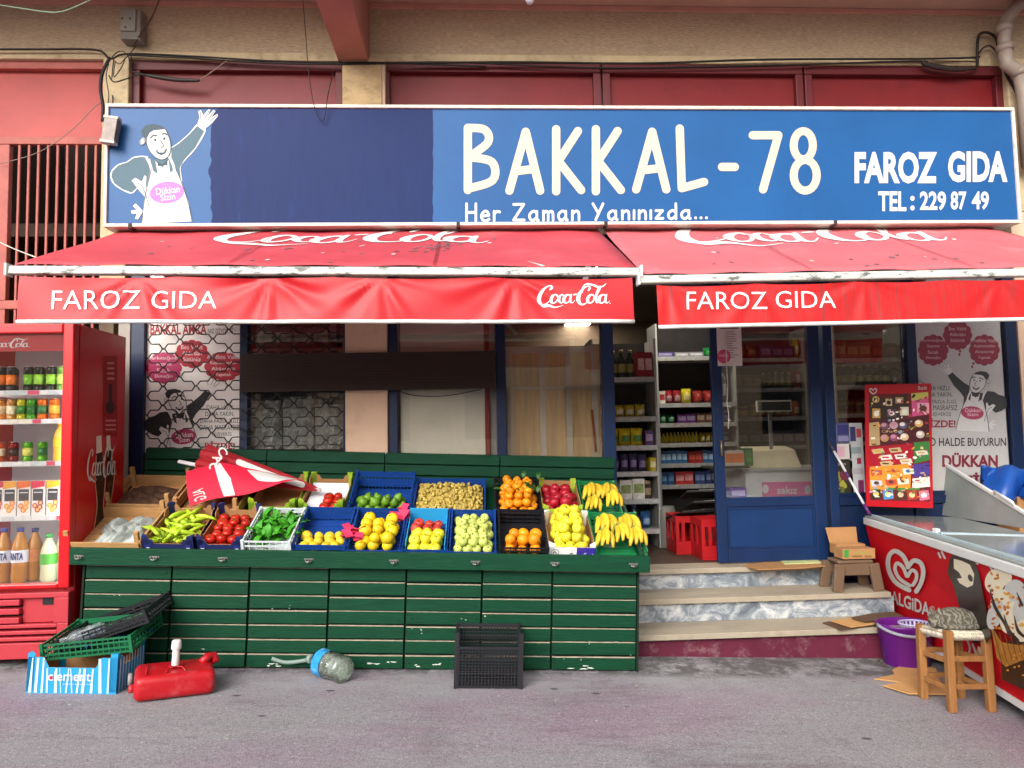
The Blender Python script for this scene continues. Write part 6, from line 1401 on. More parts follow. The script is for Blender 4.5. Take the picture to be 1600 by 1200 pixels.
def draw2(F):
    dm = flat('#8e3646')
    for cx, cy, rx, ry, ls in ((1458, 547, 21, 21, ('Sarkıttığınız', 'Sepete', 'Sıcak', 'Ekmeğin')), (1496, 524, 20, 20, ('Bes Vakit', 'Aldırdan', 'Sütünüz')), (1538, 547, 21, 21, ('Trafikte Vakit', 'Kaybetmeden', 'Alışverişi', 'Yapmak'))):
        CLOUD(F, cx, cy, rx, ry, dm)
        for i, s in enumerate(ls): y = cy-len(ls)*4.4+i*9; w = len(s)*1.3+2; F.text(s, cx-w, y, cx+w, y+5.5, flat('#d8b4b4'), 4)
    for x, y in ((1500, 549), (1499, 554), (1521, 568), (1519, 573)): F.ell(x, y, 1.8, 2.2, dm)
    for i, (s, a, b) in enumerate((('DAHA HIZLI,', 1440, 1485), ('DAHA YAKIN,', 1440, 1488), ('DAHA FAZLA İLGİ,', 1434, 1495), ('DAHA MASRAFSIZ', 1434, 1496), ('ALIŞVERİŞ', 1448, 1486))): F.text(s, a, 603+i*10, b, 611+i*10, ink2)
    F.text('BİZDE!', 1444, 653, 1493, 668, flat('#8e2a3c'), bold=.03); F.text('O HALDE BUYURUN', 1452, 684, 1572, 697, ink2, bold=.015); F.text('DÜKKAN', 1472, 707, 1559, 730, flat('#7a2434'), bold=.04); F.text('SİZİN', 1484, 738, 1548, 758, flat('#7a2434'), bold=.04)
    fn = lambda x, y: (1531-(x-243)*.66, 597+(y-222)*.61); gk = flat('#3c3c3c')
    F.lay = 1; k = shopkeeper(F, fn, gk, gk, flat('#cdcac6'), flat('#a8405c'), False)
    F.stroke([fn(*q) for q in ((222, 349), (225, 318), (232, 284), (237, 265))], 1, gk, 6); F.stroke([fn(*q) for q in ((300, 345), (294, 316), (283, 283), (275, 265))], 1, gk, 6)
    F.text('Dükkan', 1508, 638, 1532, 644, flat('#e8ccd2'), 7); F.text('Sizin', 1511, 645, 1528, 650, flat('#e8ccd2'), 7)
grocer_poster(1433, 1571, 498, 780, .004, 'pale grey grocery poster with maroon clouds behind the freezer', dict(paper=flat('#b9b6b2'), draw=draw2))
# ice cream price board
bp = [P(1352, 601, -.11), P(1455, 599, -.11), P(1458, 794, -.16), P(1354, 791, -.16)]
ib = thing('ice_cream_board', 'red framed ice cream picture board hung on the shopfront', 'board', ((bp[0].x+bp[2].x)/2, -.13, bp[2].z))
bn_ = (bp[1]-bp[0]).cross(bp[3]-bp[0]).normalized(); bn_ = bn_ if bn_.y < 0 else -bn_
obj('panel', MB().slab(bp, bn_, .012), M('board_red_print', '#b5101e', rough=.35, var=.05), ib)
F = Flat(); rr = random.Random(17); C = lambda h: flat(h, .4)
def bq(u, v): return (bp[0].lerp(bp[1], u)).lerp(bp[3].lerp(bp[2], u), v)
F.rect(.05, .08, .96, .95, C('#6b1a20'), 1)
F.poly([(.05, .10), (.3, .115), (.62, .08), (.68, .27), (.3, .30), (.05, .28)], C('#3a2a20'), 2); F.poly([(.69, .08), (.95, .07), (.96, .25), (.7, .27)], C('#d85a8a'), 2); F.poly([(.69, .08), (.95, .07), (.95, .12), (.7, .14)], C('#c8c060'), 3)
F.poly([(.05, .3), (.5, .29), (.95, .26), (.96, .46), (.5, .49), (.05, .51)], C('#4a1a20'), 2); F.poly([(.05, .32), (.2, .31), (.21, .5), (.05, .51)], C('#b89a6a'), 3)
F.poly([(.05, .52), (.7, .49), (.72, .64), (.05, .68)], C('#a81226'), 2); F.poly([(.72, .48), (.96, .47), (.96, .62), (.72, .65)], C('#3a7a3a'), 2)
F.poly([(.05, .68), (.68, .65), (.66, .85), (.05, .87)], C('#e0902e'), 2); F.poly([(.7, .66), (.95, .64), (.96, .74), (.7, .76)], C('#4a3a8a'), 3); F.poly([(.7, .77), (.95, .75), (.96, .83), (.68, .85)], C('#d8d8cc'), 3)
F.ell(.155, .125, .055, .028, C('#c8a85a'), 3); F.text('M', .125, .113, .185, .138, C('#3a2a20'), 4, bold=.03)
for x, y, w, h, c in ((.3, .12, .1, .06, '#c8b48a'), (.45, .11, .12, .05, '#b89a6a'), (.1, .2, .12, .08, '#c89a4a'), (.32, .21, .14, .06, '#5a4a5a'), (.52, .19, .13, .07, '#e0d8c0'), (.78, .16, .18, .08, '#f0b0c8'), (.8, .2, .12, .05, '#e84a7a')): F.rect(x, y, x+w, y+h, C(c), 4); F.ell(x+w*.5, y+h*.55, w*.32, h*.3, C(rr.choice(['#6a3a20', '#f0e8d8', '#3a2018'])), 5)
for x, y, c in ((.28, .345, '#6a4a5a'), (.42, .34, '#c8a0a8'), (.56, .34, '#5a5a7a'), (.8, .325, '#e0b060'), (.28, .445, '#b8905a'), (.42, .44, '#8a4a6a'), (.58, .435, '#d8b890'), (.82, .415, '#d0c0b0')): F.ell(x, y, .065, .03, C(c), 4); F.ell(x-.01, y-.008, .04, .016, C('#efe4d8' if x > .5 else '#c88a9a'), 5)
F.text("Carte D'Or", .24, .38, .58, .4, C('#c8b08a'), 5)
for x, y in ((.08, .54), (.34, .53), (.2, .59), (.42, .58), (.2, .64), (.5, .62), (.74, .55)): F.poly([(x, y), (x+.17, y-.012), (x+.2, y+.025), (x+.03, y+.036)], C(rr.choice(['#e8ded0', '#d8d0c0', '#c8b080'])), 4); F.rect(x+.04, y+.006, x+.14, y+.018, C(rr.choice(['#b02a3a', '#5a2a1a', '#c89a3a'])), 5)
F.text('ALGİDA', .3, .70, .5, .72, C('#8a3a1a'), 5, bold=.02)
for x, y in ((.06, .705), (.06, .79), (.28, .78), (.46, .77), (.54, .69)): F.poly([(x, y), (x+.17, y), (x+.18, y+.04), (x+.02, y+.05)], C(rr.choice(['#e8e0d0', '#b8c8d8', '#c84a3a'])), 4); F.ell(x+.09, y+.02, .04, .014, C(rr.choice(['#5a3a2a', '#b83a4a', '#3a6a9a'])), 5)
for x, c, c2 in ((.06, '#3a2a1a', '#d8c060'), (.24, '#4a8ab8', '#c8d870'), (.43, '#4a2a20', '#c8b090'), (.6, '#a83a2a', '#e0c890'), (.78, '#d86a8a', '#f0d8d8')): F.poly([(x, .865), (x+.15, .86), (x+.17, .93), (x+.02, .945)], C(c), 4); F.ell(x+.08, .90, .045, .022, C(c2), 5)
F.rect(.3, .845, .8, .86, C('#3a8a3a'), 3)
F.stroke([(.12, .05), (.085, .035), (.06, .045), (.09, .07), (.12, .078), (.155, .065), (.17, .045), (.14, .035), (.12, .05)], .012, wht, 3); F.text('Buzda', .8, .02, .93, .05, wht, 3)
pal = ['#d8b878', '#7a3a22', '#f0e4d0', '#b83a4a', '#3a2018', '#e0a040', '#8aa0b8', '#c88aa0', '#5a7a3a', '#f4f0e8']
for k in range(150):
    x, y = rr.uniform(.06, .92), rr.uniform(.1, .93); w, h = rr.uniform(.01, .035), rr.uniform(.004, .014)
    if rr.random() < .5: F.ell(x, y, w, h, C(rr.choice(pal)), 6, n=8, rot=rr.uniform(-.5, .5))
    else: F.poly([(x, y), (x+w*2, y-.003), (x+w*2, y+h), (x, y+h+.003)], C(rr.choice(pal)), 6)
F.build('printed_pictures', ib, bq, bn_, step=.0003)
hw = MB(); hw.tube([bp[0].lerp(bp[1], .1)+Vector((0, .005, 0)), bp[0].lerp(bp[1], .5)+Vector((0, .05, .12)), bp[0].lerp(bp[1], .9)+Vector((0, .005, 0))], .002, 5); obj('hanging_wire', hw, m_black, ib)
# small posters in the mop window
sp = [('poster with violet blocks beside the mop window frame', 1297, 1328, 661, 692, '#5a5a8a', ((.05, .1, .35, .9, '#b8a8c8'), (.42, .1, .95, .6, '#3a3a7a'), (.42, .66, .95, .92, '#8a8ab0'))),
      ('white poster with pink print under the violet poster', 1298, 1331, 694, 718, '#d0ccc4', ((.3, .15, .7, .85, '#d8a8b8'), (.1, .2, .22, .8, '#8a8a9a'))),
      ('dark poster picturing olives low in the mop window', 1299, 1334, 720, 776, '#2e2a20', ((.2, .3, .8, .75, '#7a7a2e'), (.35, .35, .6, .6, '#5a2a3a'), (.15, .06, .6, .14, '#b8b0a0'))),
      ('tall pale poster with small figures left of the ice cream board', 1329, 1351, 661, 776, '#b8bcbc', ((.1, .05, .5, .25, '#3a3a6a'), (.55, .08, .9, .2, '#b04a4a'), (.1, .33, .85, .42, '#8a9a9a'), (.5, .48, .8, .56, '#9a2a4a'), (.1, .62, .9, .7, '#a8a0a8'), (.5, .78, .9, .96, '#7a2a5a')))]
for lb, a, b, y0, y1, pc, bl in sp:
    p0, p1 = P(a, (y0+y1)/2, -.006), P(b, (y0+y1)/2, -.006); z0, z1 = P(a, y1, -.006).z, P(a, y0, -.006).z
    o = obj('window_poster', MB().box((p0.x, .004, z0), (p1.x, .0065, z1)), flat(pc), None, lb, 'poster', 'small posters in the mop window'); F = Flat()
    for u0, v0, u1, v1, c in bl: F.rect(u0, v0, u1, v1, flat(c))
    if 'olives' in lb:
        F.items.clear(); rr = random.Random(4)
        for k in range(16): F.ell(rr.uniform(.25, .8), rr.uniform(.35, .85), .13, .08, flat(rr.choice(['#8a8a2e', '#a0a03a', '#6a2a3a', '#5a6a22'])), rot=rr.uniform(0, 3))
        F.text('zeytin', .15, .06, .7, .15, flat('#c8c0b0'))
    F.build('printed_artwork', o, lambda u, v: Vector((p0.x+(p1.x-p0.x)*u, .004, z1+(z0-z1)*v)), NY, step=.0003, base=.0005)
# paper on the door and string
p0, p1 = P(1122, 572, -.06), P(1158, 508, -.06)
o = obj('door_notice', MB().box((p0.x, -.056, p0.z), (p1.x, -.0545, p1.z)), flat('#d8cdc8'), None, 'white printed notice taped to the door glass', 'notice'); F = Flat(); rr = random.Random(3)
for k in range(12): F.rect(1136, 518+k*3.6, 1136+rr.uniform(8, 18), 519.2+k*3.6, flat('#9a7a80'))
F.rect(1124, 511, 1154, 514, flat('#7a4a48')); F.ell(1131, 557, 10.5, 11, flat('#c8486a'), 2); F.text('HOŞ', 1124, 553, 1138, 559, flat('#f0d0d8'), 3); F.build('printed_text', o, lambda x, y: P(x, y, -.0562), NY, step=.0003)
mb = MB(); mb.tube([P(1134, 518, -.075), P(1135, 560, -.075), P(1137, 600, -.075), P(1136, 630, -.075), P(1139, 650, -.075), P(1138, 670, -.075)], .0035, 6)
for py in (634, 655): q = P(1138, py, -.075); mb.tube([q, q+Vector((.018, 0, -.012))], .0035, 5)
obj('door_string', mb, flat('#d8d4cc'), None, 'knotted white string hanging down the door glass', 'string')
mp_ = thing('mop', 'thin white mop handle with purple ends leaning on the blue window frame', 'mop', P(1358, 803, -.3))
a, b = P(1296, 692, -.06), P(1359, 804, -.3); obj('shaft', MB().tube([a.lerp(b, .12), a.lerp(b, .42)], .0085, 8).tube([a.lerp(b, .5), a.lerp(b, .86)], .0085, 8), flat('#d8d4d8', .35), mp_)
obj('grip', MB().tube([a, a.lerp(b, .12)], .010, 8), flat('#3a3848', .4), mp_); obj('coupling', MB().tube([a.lerp(b, .42), a.lerp(b, .5)], .0105, 8), flat('#5a2a6a', .4), mp_); obj('socket', MB().tube([a.lerp(b, .86), b], .011, 8), flat('#5a2a6a', .4), mp_)

# ================================================================== THINGS ON THE STEPS AND PAVEMENT
# low brown plastic stool with cartons
z = T2; a, b = P(1308, 924, -.39), P(1374, 922, -.39); sc0 = Vector(((a.x+b.x)/2, -.30, z)); hw = (b.x-a.x)/2*1.0; hh = P(1340, 876, -.39).z-z
m_br = M('brown_stool_plastic', '#6c5643', rough=.45, var=.08, dirt='#5a4434', damt=.3)
bs_ = thing('plastic_stool', 'low brown plastic stool on the second step', 'stool', sc0)
obj('seat', MB().hexa([Vector((sc0.x-hw*.86, -.39+.01, z+hh-.02)), Vector((sc0.x+hw*.86, -.39+.01, z+hh-.02)), Vector((sc0.x+hw*.86, -.22, z+hh-.02)), Vector((sc0.x-hw*.86, -.22, z+hh-.02))], [Vector((sc0.x-hw*.84, -.385+.01, z+hh)), Vector((sc0.x+hw*.84, -.385+.01, z+hh)), Vector((sc0.x+hw*.84, -.225, z+hh)), Vector((sc0.x-hw*.84, -.225, z+hh))]), m_br, bs_, bevel=.008)
obj('apron', MB().box((sc0.x-hw*.88, -.385, z+hh-.095), (sc0.x+hw*.88, -.375, z+hh-.021)), m_br, bs_); obj('apron', MB().box((sc0.x-hw*.88, -.232, z+hh-.095), (sc0.x+hw*.88, -.222, z+hh-.021)), m_br, bs_)
for sx_ in (-1, 1):
    for y_, y2 in ((-.385, -.40), (-.225, -.21)):
        q = Vector((sc0.x+sx_*hw*.8, y_, z+hh-.022)); e = Vector((sc0.x+sx_*hw*.98, y2+.01, z+.001)); obj('leg', MB().bar(q, e, .068, .028, up=(0, 1, 0)), m_br, bs_, bevel=.006)
def small_box(px0, px1, py0, py1, Y, d, label, open_top=False, strip=None):
    p0, p1 = P(px0, py1, Y), P(px1, py0, Y); mb = MB(); t = .004
    mb.box((p0.x, Y, p0.z), (p1.x, Y+t, p1.z)); mb.box((p0.x, Y+d-t, p0.z), (p1.x, Y+d, p1.z)); mb.box((p0.x, Y+t, p0.z), (p0.x+t, Y+d-t, p1.z)); mb.box((p1.x-t, Y+t, p0.z), (p1.x, Y+d-t, p1.z)); mb.box((p0.x+t, Y+t, p0.z), (p1.x-t, Y+d-t, p0.z+t))
    if open_top: mb.hexa([Vector((p0.x, Y+d, p1.z)), Vector((p1.x, Y+d, p1.z)), Vector((p1.x, Y+d+t, p1.z)), Vector((p0.x, Y+d+t, p1.z))], [Vector((p0.x-.01, Y+d+.03, p1.z+.1)), Vector((p1.x+.01, Y+d+.03, p1.z+.1)), Vector((p1.x+.01, Y+d+.034, p1.z+.1)), Vector((p0.x-.01, Y+d+.034, p1.z+.1))])
    else: mb.box((p0.x+t, Y+t, p1.z-t), (p1.x-t, Y+d-t, p1.z))
    o = obj('cardboard_box', mb, m_card, None, label, 'box', 'cardboard boxes on the brown stool', bevel=.001)
    if strip:
        F = Flat(); F.rect(px0+2, py0+2, px0+9, py1-3, flat('#3a8a3a')); F.rect(px0+14, py1-6, px0+30, py1-3.5, flat('#7a5a34')); F.rect(px1-16, py1-6, px1-5, py1-3.5, flat('#7a5a34')); F.text('ORGANIK', px0+16, py0+5, px1-8, py0+9, flat('#7fa04a')); F.build('printed_front', o, lambda x, y: P(x, y, Y-.0005), NY)
    return o
small_box(1317, 1367, 857, 874, -.375, .12, 'printed cardboard box in front on the brown stool', strip=True); small_box(1308, 1352, 850, 866, -.24, .1, 'open cardboard box standing behind on the brown stool', open_top=True)
# flattened cardboard
def sheet(pts, label, m, t=.006):
    n = Vector((0, 0, 1)); top = [p+Vector((0, 0, t)) for p in pts]; k = len(pts); mb = MB()
    mb.add(list(pts)+top, [tuple(range(k-1, -1, -1)), tuple(range(k, 2*k))]+[(i, (i+1) % k, k+(i+1) % k, k+i) for i in range(k)])
    return obj('cardboard_sheet', mb, m, None, label, 'cardboard', 'flattened cardboard sheets')
def ZZ(px, py, z):
    r = ray(px, py); return CP+r*((z-CP.z)/r.z)
m_c2 = M('light_corrugated_card', '#c4955e', rough=.85, var=.1); m_c3 = M('damp_dark_card', '#5e4634', rough=.85, var=.25)
zb2 = T1+.001
sheet([ZZ(*p, zb2) for p in ((1285, 974), (1312, 985), (1395, 976), (1424, 971), (1380, 962), (1330, 966))], 'dark damp cardboard sheet lowest in the pile on the bottom step', m_c3)
sheet([ZZ(*p, zb2+.013) for p in ((1298, 971), (1330, 981), (1388, 973), (1418, 967), (1376, 960))], 'tan cardboard sheet in the middle of the pile on the bottom step', m_c2)
sheet([ZZ(*p, zb2+.03) for p in ((1330, 966), (1352, 972), (1412, 964), (1396, 957), (1360, 960))], 'dark brown cardboard sheet on top of the pile', m_c3)
sheet([ZZ(*p, FL+.002) for p in ((1160, 884), (1186, 891), (1262, 888), (1300, 884), (1296, 878), (1200, 879))], 'brown cardboard strip lying on the door threshold', m_card)
sheet([ZZ(*p, FL+.009) for p in ((1216, 875), (1225, 882), (1282, 880), (1276, 873))], 'pale green stained card scrap against the door foot', M('pale_green_card', '#b9bf86', rough=.8, var=.25))
gp = lambda px, py, dz=.003: GG(px, py, dz)
sheet([gp(*p) for p in ((1366, 1062), (1400, 1066), (1436, 1075), (1470, 1066), (1462, 1045), (1410, 1040), (1394, 1048), (1398, 1055))], 'torn tan cardboard sheet upper on the pavement by the bucket', m_c2)
sheet([gp(*p, .010) for p in ((1379, 1072), (1420, 1085), (1480, 1086), (1486, 1074), (1440, 1070), (1408, 1068))], 'tan cardboard flap lower on the pavement by the stool', m_c2)
# purple mop bucket
bc = GG(1434, 1047); bc.y += .11; c_ = Vector((bc.x, bc.y, gz(bc.x))); bu = thing('mop_bucket', 'purple plastic mop bucket between the steps and the wooden stool', 'bucket', c_)
T = Matrix.Translation(c_) @ Matrix.Diagonal((1.0, .8, .95, 1)); mb = MB(); mb.lathe([(.125, 0), (.13, .01), (.165, .245), (.172, .25), (.172, .262), (.158, .262), (.152, .24), (.12, .014)], 28, T, caps=False); mb.lathe([(.0, .012), (.12, .0135)], 28, T, caps=False)
obj('tub', mb, M('purple_plastic', '#5e1474', rough=.35, var=.08, spec=.5), bu); 
mb = MB(); ring_ = [T @ Vector((.172*cos(a), .172*sin(a), .258-.05*max(0, -sin(a)))) for a in [pi+pi*k/14 for k in range(15)]]; mb.tube(ring_, .010, 7); obj('handle', mb, M('grey_handle_plastic', '#8a8a96', rough=.4), bu)
mb = MB()
for k in range(12): a = -.4+pi*1.05*k/11; mb.bar(T @ Vector((.05+.085*cos(a), -.02+.085*sin(a), .255)), T @ Vector((.05+.06*cos(a), -.02+.06*sin(a), .17)), .010, .004)
mb.tube([T @ Vector((.05+.09*cos(a), -.02+.09*sin(a), .26)) for a in [2*pi*k/20 for k in range(21)]], .006, 6); obj('wringer', mb, M('pale_lilac_plastic', '#b4b0d0', rough=.4), bu)
# wooden stool
LG = [GG(1443, 1091), GG(1488, 1113), GG(1549, 1112), GG(1503, 1083)]; LG[3] = LG[0]+LG[2]-LG[1]; LG[3].z = gz(LG[3].x)
zt_ = [P(1443, 974, LG[0].y).z, P(1488, 985, LG[1].y).z, P(1549, 985, LG[2].y).z]; zt_.append(zt_[0]+zt_[2]-zt_[1])
cw = sum(LG, Vector())/4; ws = thing('wooden_stool', 'wooden stool with a woven seat on the pavement', 'stool', cw)
m_sw = M('honey_stool_wood', '#97683a', rough=.6, var=.3, scale=12, stretch=(5, 5, .7), dirt='#6a4422', damt=.6, dscale=6, bump=.3, bscale=30)
tops = [Vector((LG[i].x+(cw.x-LG[i].x)*.03, LG[i].y+(cw.y-LG[i].y)*.03, zt_[i])) for i in range(4)]
for i in range(4): obj('leg', MB().bar(LG[i], tops[i], .038, .038, up=(.06, 1, 0)), m_sw, ws, bevel=.005)
for i in range(4):
    j = (i+1) % 4
    for s in (.28, .62): obj('rung', MB().bar(LG[i].lerp(tops[i], s+.03*(i % 2)), LG[j].lerp(tops[j], s+.03*(i % 2)), .014, .026), m_sw, ws, bevel=.003)
for i in range(4): j = (i+1) % 4; obj('seat_rail', MB().bar(tops[i]-UPZ*.025, tops[j]-UPZ*.025, .02, .022), m_sw, ws)
m_wv = M('woven_cord', '#cfc8b4', rough=.85, var=.4, scale=60)
mb = MB(); A_, B_, C_, D_ = [t_-UPZ*.012 for t_ in tops]
n_ = 15
for k in range(n_):
    u = (k+.5)/n_*.86+.07; mb.tube([A_.lerp(B_, u)-UPZ*.035, A_.lerp(B_, u)+(A_-D_).normalized()*.012-UPZ*.012, A_.lerp(B_, u)+UPZ*.002, D_.lerp(C_, u)+UPZ*.002, D_.lerp(C_, u)-UPZ*.03], .0062, 6)
    mb.tube([A_.lerp(D_, u)+UPZ*.003, B_.lerp(C_, u)+UPZ*.003, B_.lerp(C_, u)+(B_-A_).normalized()*.012-UPZ*.012, B_.lerp(C_, u)-UPZ*.035], .0062, 6)
obj('woven_seat', mb, m_wv, ws)
# sleeping cat, curled on the stool: one continuous skinned body
ce = (A_+B_+C_+D_)/4+UPZ*.012
def cat():
    mb = MB()
    def el(x, y, z, a, b, c, rz=0.0, ry=0.0):
        T = Matrix.Translation((x, y, z)) @ Matrix.Rotation(rz, 4, 'Z') @ Matrix.Rotation(ry, 4, 'Y') @ Matrix.Diagonal((a, b, c, 1)); mb.lathe([(sin(pi*(k+.02)/12), -cos(pi*(k+.02)/12)) for k in range(13)], 18, T)
    el(.030, .010, .052, .098, .078, .054)                          # ribs and back
    el(.072, -.022, .046, .066, .062, .047, -.4)                    # haunch
    el(-.030, .018, .046, .070, .064, .046)                         # shoulders
    el(-.096, -.030, .046, .046, .042, .038, .3)                    # head, tucked down
    el(-.128, -.052, .034, .022, .020, .018, .5)                    # muzzle
    for ex, ey, t in ((-.078, -.032, -.25), (-.114, -.010, .1)):      # ears
        for k in range(5): el(ex, ey+.002*k, .078+.008*k, .017-.003*k, .009-.001*k, .009, t)
    el(-.045, -.062, .018, .052, .018, .017, .15); el(.02, -.075, .018, .05, .018, .016, -.1)   # fore and hind paws
    for k in range(10):
        a = radians(-15-k*15); el(.03+.112*cos(a), .0+.094*sin(a), .018, .020, .017, .015, a)       # tail round the body
    me = bpy.data.meshes.new('c'); me.from_pydata([tuple(p) for p in mb.v], [], mb.f); o = bpy.data.objects.new('c', me); COL.objects.link(o)
    r = o.modifiers.new('r', 'REMESH'); r.mode = 'VOXEL'; r.voxel_size = .0055
    sm = o.modifiers.new('s', 'SMOOTH'); sm.factor = .5; sm.iterations = 4
    bpy.context.view_layer.update(); m2 = bpy.data.meshes.new_from_object(o.evaluated_get(bpy.context.evaluated_depsgraph_get()))
    out = MB(); out.smooth = True; out.add([v.co.copy() for v in m2.vertices], [list(p.vertices) for p in m2.polygons])
    bpy.data.objects.remove(o); bpy.data.meshes.remove(me); bpy.data.meshes.remove(m2)
    return out
def tabby():
    m = bpy.data.materials.new('grey_tabby_fur'); m.use_nodes = True; n = m.node_tree.nodes; l = m.node_tree.links; b = n['Principled BSDF']; b.inputs['Roughness'].default_value = .9; b.inputs['Specular IOR Level'].default_value = .15
    tc = n.new('ShaderNodeTexCoord'); w = n.new('ShaderNodeTexWave'); w.wave_type = 'BANDS'; w.inputs['Scale'].default_value = 13; w.inputs['Distortion'].default_value = 9; w.inputs['Detail'].default_value = 4; w.inputs['Detail Scale'].default_value = 2.5
    l.new(tc.outputs['Object'], w.inputs['Vector']); r = n.new('ShaderNodeValToRGB'); e = r.color_ramp.elements; e[0].position = .25; e[0].color = lin('#57534a'); e[1].position = .8; e[1].color = lin('#868072'); e.new(.5).color = lin('#767062')
    l.new(w.outputs['Fac'], r.inputs[0]); nz = n.new('ShaderNodeTexNoise'); nz.inputs['Scale'].default_value = 240; l.new(tc.outputs['Object'], nz.inputs['Vector']); mr = n.new('ShaderNodeMapRange'); mr.inputs[3].default_value = .55; mr.inputs[4].default_value = 1.4; l.new(nz.outputs['Fac'], mr.inputs[0])
    v = n.new('ShaderNodeVectorMath'); v.operation = 'SCALE'; l.new(r.outputs[0], v.inputs[0]); l.new(mr.outputs[0], v.inputs['Scale']); l.new(v.outputs[0], b.inputs['Base Color'])
    bp_ = n.new('ShaderNodeBump'); bp_.inputs['Strength'].default_value = .9; bp_.inputs['Distance'].default_value = .004; l.new(nz.outputs['Fac'], bp_.inputs['Height']); l.new(bp_.outputs[0], b.inputs['Normal']); return m
co = obj('cat', cat(), tabby(), None, 'grey tabby cat curled up asleep on the woven stool', 'cat', local=True); co.location = ce+Vector((-.005, 0, 0)); co.rotation_euler = (-.02, .0, .05); co.scale = (.98, .92, .92)

# carton with blue stripes, crates on it
c0_, c1_ = GG(40, 1083), GG(181, 1085); ang = atan2(c1_.y-c0_.y, c1_.x-c0_.x); w_ = (c1_-c0_).length; hC = .175; dC = .29
cm = carton_mesh(w_, dC, hC, notch=True)
CB = Matrix.Translation((c0_+c1_)/2) @ Matrix.Rotation(ang, 4, 'Z') @ Matrix.Rotation(math.atan(SL), 4, 'Y')
m_cb = M('sky_blue_printed_card', '#2196d0', rough=.5, var=.05)
cbx = obj('fruit_carton', cm, [m_cb, m_card], None, 'blue and white striped fruit carton on the pavement', 'carton', local=True); cbx.matrix_basis = CB
F = Flat(); rr = random.Random(2); pw = flat('#bfe0ee')
x = -w_/2+.012
while x < w_/2-.02:
    ww = rr.uniform(.004, .016); tp = hC*.7 if abs(x) < w_*.29 else hC*.98; k1 = rr.uniform(-.012, .012); F.poly([(x, .004), (x+ww, .004), (x+ww*rr.uniform(.3, 1)+k1, tp), (x+k1, tp)], pw, 1); x += ww+rr.uniform(.012, .03)
F.text('clementi', -.115, .108, .105, .062, wht, 3, bold=.012, up=1); F.ell(-.10, .076, .008, .008, flat('#c0244a'), 4); F.text('premium selezione italia', -.04, .052, .105, .042, wht, 3, up=1)
F.build('printed_front', cbx, lambda x, y: CB @ Vector((x, -.001, y)), CB.to_3x3() @ Vector((0, -1, 0)), step=.0003)
F = Flat()
for k in range(9): y = .02+k*.03; F.poly([(y, .004), (y+.008, .004), (y+.012, hC*.95), (y+.002, hC*.95)], pw, 1)
F.build('printed_side', cbx, lambda x, y: CB @ Vector((w_/2+.001, x, y)), CB.to_3x3() @ Vector((1, 0, 0)), step=.0003)
m_gc = M('dark_green_crate_plastic', '#1c6b44', rough=.45, var=.1)
gcx = obj('plastic_crate', crate_mesh(.44, .34, .085, band=False, dense=15), m_gc, None, 'dark green plastic crate resting on the striped carton', 'crate', 'plastic crates on the carton', local=True)
gcx.matrix_basis = CB @ Matrix.Translation((.04, .06, hC-.012)) @ Matrix.Rotation(-.12, 4, 'Y') @ Matrix.Rotation(.12, 4, 'X')
bcx = obj('plastic_crate', crate_mesh(.46, .30, .07, band=False, dense=13), m_bk, None, 'black plastic crate tipped on top of the green crate', 'crate', 'plastic crates on the carton', local=True)
bcx.matrix_basis = CB @ Matrix.Translation((.10, .10, hC+.068)) @ Matrix.Rotation(-.36, 4, 'Y') @ Matrix.Rotation(.10, 4, 'X')
m_pet = pet_mat('clear_crumpled_pet', (.9, .95, .96, 1), '#c3cdd0')
def pet(x, y, z, rz, L, r, label):
    mb = MB(); mb.lathe([(r*.8, 0), (r, .01), (r*.92, L*.25), (r, L*.33), (r*.9, L*.45), (r, L*.55), (r*.9, L*.68), (r*.4, L*.86), (r*.38, L)], 12); o = obj('plastic_bottle', mb, m_pet, None, label, 'bottle', 'empty bottles in the crates', local=True)
    o.matrix_basis = bcx.matrix_basis @ Matrix.Translation((x, y, z)) @ Matrix.Rotation(rz, 4, 'Z') @ Matrix.Rotation(pi/2-.1, 4, 'X'); return o
pet(-.02, .06, .045, -1.2, .2, .034, 'empty clear water bottle lying right in the black crate'); pet(-.15, .05, .035, 2.0, .1, .03, 'crushed clear bottle lying left in the black crate'); 
mb = MB(); rr = random.Random(12)
for k in range(60):
    c_ = Vector((rr.uniform(-.1, .2), rr.uniform(.0, .3), rr.uniform(.01, .05))); mb.add([c_+Vector((rr.uniform(-.03, .03), rr.uniform(-.03, .03), rr.uniform(-.015, .02))) for q in range(3)], [(0, 1, 2)], T=gcx.matrix_basis)
obj('crumpled_film', mb, M('blue_film', '#2a5aa8', rough=.25, var=.3), None, 'crumpled blue plastic film inside the green crate', 'film', kind='stuff')
# red jerrycan lying flat with a white spout
j0, j1 = GG(207, 1102), GG(336, 1086); ang = atan2(j1.y-j0.y, j1.x-j0.x)
JB = Matrix.Translation(j0) @ Matrix.Rotation(ang, 4, 'Z') @ Matrix.Rotation(math.atan(SL), 4, 'Y'); L_ = (j1-j0).length
m_jr = M('red_jerrycan_plastic', '#b3111c', rough=.42, var=.1, dirt='#d4737a', damt=.35, dscale=9, spec=.45)
jc = thing('jerrycan', 'red plastic jerrycan lying flat with a white spout', 'jerrycan'); jc.matrix_basis = JB
mb = MB(); mb.box((0, 0, .004), (L_, .275, .122)); o = obj('body', mb, m_jr, jc, local=True, bevel=.032, seg=4)
for p in o.data.polygons: p.use_smooth = True
mb = MB(); mb.tube([(L_-.06, .17, .118), (L_-.03, .19, .142), (L_+.0, .21, .142), (L_+.012, .19, .11)], .022, 10); obj('handle', mb, m_jr, jc, local=True)
